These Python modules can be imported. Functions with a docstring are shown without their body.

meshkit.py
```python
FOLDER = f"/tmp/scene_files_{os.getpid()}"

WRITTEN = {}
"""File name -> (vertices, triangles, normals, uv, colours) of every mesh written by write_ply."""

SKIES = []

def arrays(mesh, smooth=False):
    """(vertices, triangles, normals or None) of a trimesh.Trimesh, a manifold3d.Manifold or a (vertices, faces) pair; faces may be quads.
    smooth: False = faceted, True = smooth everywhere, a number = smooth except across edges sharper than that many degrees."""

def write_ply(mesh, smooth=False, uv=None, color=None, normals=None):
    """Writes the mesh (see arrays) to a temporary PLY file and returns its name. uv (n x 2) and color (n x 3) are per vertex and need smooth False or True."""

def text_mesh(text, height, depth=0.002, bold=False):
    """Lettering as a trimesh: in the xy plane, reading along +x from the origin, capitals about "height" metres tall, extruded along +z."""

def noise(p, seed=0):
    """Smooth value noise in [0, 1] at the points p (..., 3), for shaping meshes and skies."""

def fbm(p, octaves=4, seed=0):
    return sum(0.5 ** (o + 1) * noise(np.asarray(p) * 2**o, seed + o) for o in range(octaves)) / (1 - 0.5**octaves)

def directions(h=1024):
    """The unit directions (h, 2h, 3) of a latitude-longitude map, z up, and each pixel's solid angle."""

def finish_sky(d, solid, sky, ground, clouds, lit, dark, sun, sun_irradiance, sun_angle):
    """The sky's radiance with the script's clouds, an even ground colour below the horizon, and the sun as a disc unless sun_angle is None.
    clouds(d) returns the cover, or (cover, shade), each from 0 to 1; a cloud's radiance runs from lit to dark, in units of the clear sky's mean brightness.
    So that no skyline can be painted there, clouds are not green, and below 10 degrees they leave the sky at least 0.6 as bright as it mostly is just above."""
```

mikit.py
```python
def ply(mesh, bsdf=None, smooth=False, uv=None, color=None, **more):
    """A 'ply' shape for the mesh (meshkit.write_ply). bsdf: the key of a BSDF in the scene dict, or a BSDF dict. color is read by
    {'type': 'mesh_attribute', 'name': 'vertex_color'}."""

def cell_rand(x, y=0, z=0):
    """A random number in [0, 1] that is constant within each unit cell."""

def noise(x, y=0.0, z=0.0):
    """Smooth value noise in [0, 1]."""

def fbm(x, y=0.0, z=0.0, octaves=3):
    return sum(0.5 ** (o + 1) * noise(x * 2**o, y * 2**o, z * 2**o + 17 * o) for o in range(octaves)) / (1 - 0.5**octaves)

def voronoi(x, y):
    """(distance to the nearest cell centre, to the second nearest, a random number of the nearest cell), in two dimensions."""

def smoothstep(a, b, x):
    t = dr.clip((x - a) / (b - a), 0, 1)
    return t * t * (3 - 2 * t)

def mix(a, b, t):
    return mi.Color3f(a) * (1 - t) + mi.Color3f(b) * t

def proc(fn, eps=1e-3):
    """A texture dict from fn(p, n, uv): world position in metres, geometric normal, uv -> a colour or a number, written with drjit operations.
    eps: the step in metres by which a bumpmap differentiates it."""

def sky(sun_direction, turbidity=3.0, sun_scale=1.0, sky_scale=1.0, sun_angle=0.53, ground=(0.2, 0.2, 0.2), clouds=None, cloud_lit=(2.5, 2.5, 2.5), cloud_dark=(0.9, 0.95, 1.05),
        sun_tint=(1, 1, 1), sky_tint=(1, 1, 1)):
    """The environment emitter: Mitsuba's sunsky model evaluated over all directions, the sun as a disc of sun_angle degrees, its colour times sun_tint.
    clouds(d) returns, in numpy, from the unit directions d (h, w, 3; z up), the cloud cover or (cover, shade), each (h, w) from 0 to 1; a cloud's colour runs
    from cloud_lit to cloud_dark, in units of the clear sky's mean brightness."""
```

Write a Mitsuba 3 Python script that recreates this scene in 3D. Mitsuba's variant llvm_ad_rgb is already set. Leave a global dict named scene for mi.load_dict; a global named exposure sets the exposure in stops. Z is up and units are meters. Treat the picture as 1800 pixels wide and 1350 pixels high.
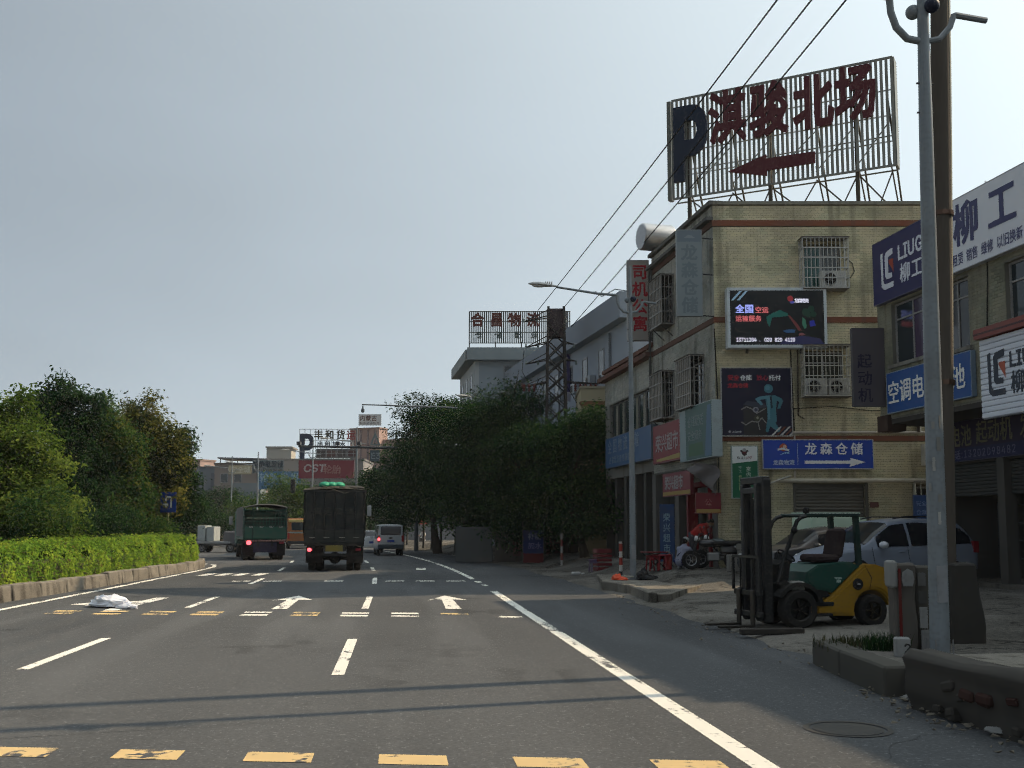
import math, base64, zlib
import numpy as np, trimesh, drjit as dr, mitsuba as mi, mikit, meshkit
import manifold3d as m3
from shapely.geometry import Polygon, box as sbox, LineString, Point
from shapely import affinity
from shapely.ops import unary_union

# ------------------------------------------------------------------ camera, sky, exposure
scene, labels = {}, {}
T4 = mi.ScalarTransform4f
EYE = np.array([0.0, 0.0, 1.65])
_yaw, _pit = math.atan(200 / 1850), math.atan(171 / 1850)
_aim = np.array([math.sin(_yaw) * math.cos(_pit), math.cos(_yaw) * math.cos(_pit), math.sin(_pit)])
scene['camera'] = {'type': 'perspective', 'fov': 51.876, 'fov_axis': 'x', 'near_clip': 0.1, 'far_clip': 5000.0,
                   'principal_point_offset_y': -0.0622,
                   'to_world': T4().look_at(origin=EYE.tolist(), target=(EYE + _aim).tolist(), up=[0, 0, 1])}
SUN = (0.738, 0.157, 0.656)
def veil(d):                              # a thin, even haze of high cloud that brightens towards the sun
    s = np.array(SUN) / np.linalg.norm(SUN); c = d @ s
    low = np.exp(-np.degrees(np.arcsin(np.clip(d[..., 2], 0, 1))) / 10.0)
    shade = 1 - np.exp(-np.degrees(np.arccos(np.clip(c, -1, 1))) / 38.0) - 0.125 * low
    thin = meshkit.fbm(d * [2.2, 2.2, 5.0] + 4.0, 4, 11) - 0.5
    streak = meshkit.fbm(d * [6.0, 2.5, 14.0] + 9.0, 4, 23) - 0.5
    return 0.80 + 0.10 * thin + 0.10 * streak, np.clip(shade + 0.03 * thin + 0.03 * streak, 0, 1)
scene['sky'] = mikit.sky(SUN, turbidity=4.0, sun_scale=1.0, sky_scale=0.82, sun_angle=0.7, sun_tint=(1.0, 0.955, 0.88),
                         ground=(0.14, 0.14, 0.14), clouds=veil, cloud_lit=(12.2, 13.6, 13.7), cloud_dark=(0.06, 0.11, 0.26))
exposure = 1.68

# ------------------------------------------------------------------ materials
def noise_f(p, s, o=3): return mikit.fbm(p.x * s, p.y * s, p.z * s, octaves=o)

def grain(p, n, uv):                       # dirt that is there as matter: blotches, with a fine grain
    a = mikit.smoothstep(0.48, 0.72, noise_f(p, 2.3, 4))
    b = mikit.smoothstep(0.55, 0.75, mikit.noise(p.x * 31, p.y * 31, p.z * 31))
    return 0.22 * a + 0.12 * b + 0.03

def streaks(p, n, uv):                     # rain streaks and grime on old walls
    a = mikit.smoothstep(0.50, 0.78, mikit.fbm(p.x * 4.5, p.y * 4.5, p.z * 0.35, octaves=3))
    b = mikit.smoothstep(0.46, 0.7, noise_f(p, 1.1, 4))
    return 0.42 * a + 0.22 * b + 0.05

# every mesh carries the number of its own colour in its uv; the materials look it up in this table
COLOURS, _NUMBER, _TABLE = [], {}, []
def colour_number(c):
    c = tuple(round(float(x), 3) for x in c)
    if c not in _NUMBER: _NUMBER[c] = len(COLOURS); COLOURS.append(c)
    return _NUMBER[c]
def own(uv):
    if not _TABLE: _TABLE.extend(mi.Float(np.array(COLOURS, np.float32)[:, k]) for k in range(3))
    i = mi.UInt32(dr.floor(uv.x + 0.5))
    return mi.Color3f(*[dr.gather(mi.Float, t, i) for t in _TABLE])
DUST = (0.085, 0.075, 0.062)
def plain(p, n, uv): return own(uv)
def grainy(p, n, uv): return mikit.mix(own(uv), DUST, grain(p, n, uv))
def streaky(p, n, uv): return mikit.mix(own(uv), DUST, streaks(p, n, uv))
def rgb(*c): return {'type': 'rgb', 'value': list(c)}
def painted(look, rough, spec=0.5, metal=0.0, coat=0.0):
    d = {'type': 'principled', 'base_color': mikit.proc(look), 'roughness': rough, 'specular': spec, 'metallic': metal}
    if coat: d |= {'clearcoat': coat, 'clearcoat_gloss': 0.95}
    return {'type': 'twosided', 'b': d}

scene['matte'] = painted(grainy, 0.85, 0.12)
scene['paint'] = painted(grainy, 0.42, 0.32)
scene['gloss'] = painted(plain, 0.22, 0.5, 0.0, 1.0)
scene['metal'] = painted(grainy, 0.38, 0.5, 0.85)
scene['wall'] = painted(streaky, 0.85, 0.12)
def mottled(p, n, uv): return own(uv) * (0.86 + 0.28 * noise_f(p, 0.33, 3))
scene['plaster'] = painted(mottled, 0.85, 0.12)
scene['clean'] = painted(plain, 0.5, 0.3)
scene['dark_glass'] = painted(plain, 0.06, 0.6)
scene['leaf'] = {'type': 'principledthin', 'base_color': mikit.proc(plain), 'roughness': 0.5, 'diff_trans': 0.85, 'spec_trans': 0.0, 'eta': 1.4}

def asphalt_c(p, n, uv):
    big = noise_f(p, 0.16, 4)
    ruts = mikit.fbm(p.x * 0.9, p.y * 0.035, 3.0, octaves=3)
    grit = mikit.noise(p.x * 58, p.y * 58, 0.0)
    speck = mikit.smoothstep(0.80, 0.92, mikit.noise(p.x * 41, p.y * 41, 5.0))
    g = 0.066 + 0.030 * (big - 0.5) + 0.026 * (ruts - 0.5) + 0.024 * (grit - 0.5) + 0.04 * speck
    dust = mikit.smoothstep(0.52, 0.70, mikit.fbm(p.x * 1.1, p.y * 0.11, 9.0, octaves=4))
    oil = mikit.smoothstep(0.62, 0.75, noise_f(p, 0.6, 3)) * mikit.smoothstep(0.4, 0.6, mikit.noise(p.x * 3, p.y * 3, 1.0))
    crack = (1 - mikit.smoothstep(0.0, 0.006, dr.abs(noise_f(p, 0.33, 4) - 0.47))) * mikit.smoothstep(0.5, 0.6, mikit.noise(p.x * 0.21, p.y * 0.13, 4.0))
    g = g + 0.014 * dust - 0.024 * crack - 0.016 * oil
    return mi.Color3f(g * 0.965, g * 1.0, g * 1.03)
def asphalt_b(p, n, uv): return mikit.noise(p.x * 70, p.y * 70, 0.0) * 0.6 + mikit.noise(p.x * 160, p.y * 160, 0.0) * 0.4
scene['asphalt'] = {'type': 'bumpmap', 'arbitrary': mikit.proc(asphalt_b, 0.004), 'scale': 0.004,
                    'b': {'type': 'principled', 'base_color': mikit.proc(asphalt_c), 'roughness': 0.85, 'specular': 0.14}}

def dirt_c(p, n, uv):
    a = noise_f(p, 0.7, 4); b = mikit.noise(p.x * 22, p.y * 22, 0.0); c = mikit.noise(p.x * 75, p.y * 75, 2.0)
    crack = 1 - mikit.smoothstep(0.0, 0.035, dr.abs(noise_f(p, 0.9, 4) - 0.5))
    patch = mikit.smoothstep(0.45, 0.6, mikit.fbm(p.x * 0.45, p.y * 0.45, 7.0, octaves=3))
    g = 0.082 + 0.07 * (a - 0.5) + 0.045 * (b - 0.5) + 0.04 * (c - 0.5) + 0.04 * patch - 0.045 * crack
    return mi.Color3f(g * 1.05, g * 0.98, g * 0.86)
scene['dirt'] = {'type': 'bumpmap', 'arbitrary': mikit.proc(lambda p, n, uv: mikit.fbm(p.x * 14, p.y * 14, 0.0, octaves=3), 0.01), 'scale': 0.02,
                 'b': {'type': 'principled', 'base_color': mikit.proc(dirt_c), 'roughness': 0.95, 'specular': 0.05}}

def concrete_c(p, n, uv):
    a = noise_f(p, 1.6, 4); b = mikit.noise(p.x * 40, p.y * 40, p.z * 40)
    st = mikit.smoothstep(0.5, 0.75, mikit.fbm(p.x * 5, p.y * 5, p.z * 0.9, octaves=3))
    g = 0.150 + 0.12 * (a - 0.5) + 0.05 * (b - 0.5) - 0.07 * st
    return mi.Color3f(g * 1.06, g * 0.97, g * 0.82)
scene['concrete'] = {'type': 'twosided', 'b': {'type': 'bumpmap', 'arbitrary': mikit.proc(lambda p, n, uv: mikit.fbm(p.x * 18, p.y * 18, p.z * 18, octaves=3), 0.008), 'scale': 0.012,
                     'b': {'type': 'principled', 'base_color': mikit.proc(concrete_c), 'roughness': 0.92, 'specular': 0.1}}}

def worn(p, n, uv):                        # road paint rubbed off in flakes and along tyre tracks
    a = noise_f(p, 2.2, 3); b = mikit.noise(p.x * 26, p.y * 26, 0.0); c = mikit.fbm(p.x * 9, p.y * 1.1, 2.0, octaves=3)
    return mikit.smoothstep(0.60, 0.72, 0.45 * a + 0.25 * b + 0.42 * c)
for key, col in (('white_road_paint', (0.62, 0.60, 0.54)), ('yellow_road_paint', (0.50, 0.36, 0.17))):
    scene[key] = {'type': 'blendbsdf', 'weight': mikit.proc(worn), 'bsdf_0': {'type': 'principled', 'base_color': rgb(*col), 'roughness': 0.7, 'specular': 0.3},
                  'bsdf_1': {'type': 'principled', 'base_color': mikit.proc(asphalt_c), 'roughness': 0.85, 'specular': 0.2}}

# ------------------------------------------------------------------ scene helpers
USED = set()
def fresh(name):
    key, i = name, 0
    while key in USED:
        i = COUNT.get(name, 0) + 1; COUNT[name] = i
        key = f'{name}_{i:03d}'
    USED.add(key); return key
COUNT = {}

class Thing:
    """A top-level thing: its key, and the placement of its local frame (x right, y away, z up) in the world."""
    def __init__(s, name, label=None, cat=None, pos=(0, 0, 0), rot=0.0, group=None, kind=None, scale=1.0):
        s.key = fresh(name); c, n = math.cos(math.radians(rot)), math.sin(math.radians(rot))
        s.R = np.array([[c, -n, 0], [n, c, 0], [0, 0, 1.0]]) * scale; s.t = np.array(pos, float)
        d = {}
        if label: d['label'] = label
        if cat: d['category'] = cat
        if group: d['group'] = group
        if kind: d['kind'] = kind
        if d: labels[s.key] = d
    def part(s, name, mesh, mat='matte', col=(0.5, 0.5, 0.5), parent=None, smooth=False, label=None, kind=None, vcol=None, **more):
        key = fresh((parent or s.key) + '__' + name) if name else s.key
        put(key, mesh, mat, col, smooth, s.R, s.t, vcol, **more)
        if label or kind: labels[key] = {k: v for k, v in (('label', label), ('kind', kind)) if v}
        return key
    def parts(s, name, meshes, mat='matte', col=(0.5, 0.5, 0.5), **more):
        return [s.part(name, m, mat, col, **more) for m in meshes]
    def body(s, mesh, mat='matte', col=(0.5, 0.5, 0.5), smooth=False, vcol=None, **more):
        return s.part(None, mesh, mat, col, smooth=smooth, vcol=vcol, **more)

NO_COLOR = {'asphalt', 'dirt', 'concrete', 'white_road_paint', 'yellow_road_paint'}
def put(key, mesh, mat, col, smooth, R, t, vcol=None, **more):
    if hasattr(mesh, 'to_mesh'):
        q = mesh.to_mesh(); mesh = trimesh.Trimesh(np.array(q.vert_properties[:, :3]), np.array(q.tri_verts), process=False)
    elif isinstance(mesh, tuple):
        v, f = np.asarray(mesh[0], float), np.asarray(mesh[1], int)
        if f.shape[1] == 4: f = np.vstack([f[:, [0, 1, 2]], f[:, [0, 2, 3]]])
        mesh = trimesh.Trimesh(v, f, process=False)
    if smooth is not False and smooth is not True:
        mesh.merge_vertices()
        mesh = trimesh.graph.smooth_shade(mesh, angle=math.radians(smooth), facet_minarea=None); smooth = True
    v = np.asarray(mesh.vertices) @ R.T + t
    uv = None
    if mat not in NO_COLOR:
        ix = np.full(len(v), float(colour_number(col))) if vcol is None else np.array([colour_number(c) for c in vcol], float)
        uv = np.column_stack([ix, np.zeros(len(v))])
    scene[key] = mikit.ply(trimesh.Trimesh(v, mesh.faces, process=False), mat, smooth=smooth, uv=uv, **more)

# ------------------------------------------------------------------ mesh helpers
_BF = np.array([[0, 2, 3, 1], [4, 5, 7, 6], [0, 1, 5, 4], [2, 6, 7, 3], [0, 4, 6, 2], [1, 3, 7, 5]])
def box(x0, x1, y0, y1, z0, z1):
    v = np.array([[x, y, z] for x in (x0, x1) for y in (y0, y1) for z in (z0, z1)], float)
    f = np.vstack([_BF[:, [0, 1, 2]], _BF[:, [0, 2, 3]]])[:, ::-1]
    m = trimesh.Trimesh(v, f, process=False)
    return m if m.volume > 0 else trimesh.Trimesh(v, f[:, ::-1], process=False)
def cbox(cx, cy, cz, sx, sy, sz): return box(cx - sx / 2, cx + sx / 2, cy - sy / 2, cy + sy / 2, cz - sz / 2, cz + sz / 2)
def bevel(x0, x1, y0, y1, z0, z1, b=0.02):
    P = []
    for sx in (0, 1):
        for sy in (0, 1):
            for sz in (0, 1):
                c = np.array([(x0, x1)[sx], (y0, y1)[sy], (z0, z1)[sz]]); d = np.array([1 - 2 * sx, 1 - 2 * sy, 1 - 2 * sz]) * b
                for k in range(3):
                    q = c + d; q[k] = c[k]; P.append(q)
    return trimesh.convex.convex_hull(np.array(P))
def cat(*ms):
    ms = [m for g in ms for m in (g if isinstance(g, (list, tuple)) else [g])]
    return trimesh.util.concatenate(ms)
def mv(m, x=0, y=0, z=0, rx=0, ry=0, rz=0):
    m = m.copy()
    for a, ax in ((rx, [1, 0, 0]), (ry, [0, 1, 0]), (rz, [0, 0, 1])):
        if a: m.apply_transform(trimesh.transformations.rotation_matrix(math.radians(a), ax))
    m.apply_translation([x, y, z]); return m
def tube(pts, r, n=8, cap=True):
    """A tube along the points; r one radius or one per point."""
    p = np.asarray(pts, float); r = np.broadcast_to(np.asarray(r, float), (len(p),))
    t = np.gradient(p, axis=0); t /= np.linalg.norm(t, axis=1, keepdims=True) + 1e-12
    a = np.cross(t, np.where(np.abs(t[:, 2:]) < 0.9, [[0, 0, 1.0]], [[1.0, 0, 0]])); a /= np.linalg.norm(a, axis=1, keepdims=True) + 1e-12
    for i in range(1, len(p)):                     # keep the frames from flipping
        if (a[i] @ a[i - 1]) < 0: a[i] = -a[i]
    b = np.cross(t, a); g = np.arange(n) * 2 * np.pi / n
    v = (p[:, None] + r[:, None, None] * (np.cos(g)[None, :, None] * a[:, None] + np.sin(g)[None, :, None] * b[:, None])).reshape(-1, 3)
    i, j = np.meshgrid(np.arange(len(p) - 1), np.arange(n), indexing='ij')
    q = np.stack([i * n + j, i * n + (j + 1) % n, (i + 1) * n + (j + 1) % n, (i + 1) * n + j], -1).reshape(-1, 4)
    f = [np.vstack([q[:, [0, 1, 2]], q[:, [0, 2, 3]]])]
    if cap:
        k = np.arange(1, n - 1)
        f += [np.stack([k * 0, k + 1, k], 1), np.stack([k * 0, k, k + 1], 1) + (len(p) - 1) * n]
    m = trimesh.Trimesh(v, np.vstack(f), process=False)
    return m
def bar(a, b, w, d=None):
    """A square bar from a to b."""
    a, b = np.asarray(a, float), np.asarray(b, float); d = d or w
    z = b - a; L = np.linalg.norm(z); z /= L
    x = np.cross(z, [0, 0, 1] if abs(z[2]) < 0.95 else [0, 1, 0]); x /= np.linalg.norm(x); y = np.cross(z, x)
    m = box(-w / 2, w / 2, -d / 2, d / 2, 0, L)
    M = np.eye(4); M[:3, 0], M[:3, 1], M[:3, 2], M[:3, 3] = x, y, z, a
    m.apply_transform(M); return m
def lathe(prof, n=16):
    """Revolve (r, z) points about z."""
    p = np.asarray(prof, float); g = np.arange(n) * 2 * np.pi / n
    v = np.stack([p[:, 0][:, None] * np.cos(g), p[:, 0][:, None] * np.sin(g), np.repeat(p[:, 1][:, None], n, 1)], -1).reshape(-1, 3)
    i, j = np.meshgrid(np.arange(len(p) - 1), np.arange(n), indexing='ij')
    q = np.stack([i * n + j, i * n + (j + 1) % n, (i + 1) * n + (j + 1) % n, (i + 1) * n + j], -1).reshape(-1, 4)
    return trimesh.Trimesh(v, np.vstack([q[:, [0, 1, 2]], q[:, [0, 2, 3]]]), process=False)
def extrude(poly, d):
    """Shapely polygon in (x, z), extruded from y = 0 to y = d (d may be negative)."""
    geoms = [g for g in getattr(poly, 'geoms', [poly]) if g.area > 1e-9]
    m = cat([trimesh.creation.extrude_polygon(g, abs(d), engine='earcut') for g in geoms])
    v = m.vertices.copy(); out = np.stack([v[:, 0], (v[:, 2] if d > 0 else v[:, 2] - abs(d)), v[:, 1]], 1)
    return trimesh.Trimesh(out, m.faces[:, ::-1], process=False)
def xyz_extrude(poly, z0, z1):
    geoms = [g for g in getattr(poly, 'geoms', [poly]) if g.area > 1e-9]
    m = cat([trimesh.creation.extrude_polygon(g, z1 - z0, engine='earcut') for g in geoms]); m.apply_translation([0, 0, z0]); return m
def sheet(poly, z):
    """A flat sheet of a polygon given in (x, y)."""
    v, f = trimesh.creation.triangulate_polygon(poly, engine='earcut')
    f = np.asarray(f); v = np.column_stack([v, np.full(len(v), z)])
    n = np.cross(v[f[:, 1]] - v[f[:, 0]], v[f[:, 2]] - v[f[:, 0]])[:, 2]
    f[n < 0] = f[n < 0][:, ::-1]
    return trimesh.Trimesh(v, f, process=False)
def frame2d(x0, x1, z0, z1, w): return sbox(x0, z0, x1, z1).difference(sbox(x0 + w, z0 + w, x1 - w, z1 - w))
def mult(m, sx, sy, sz): m = m.copy(); m.vertices = m.vertices * [sx, sy, sz]; return m


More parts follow.
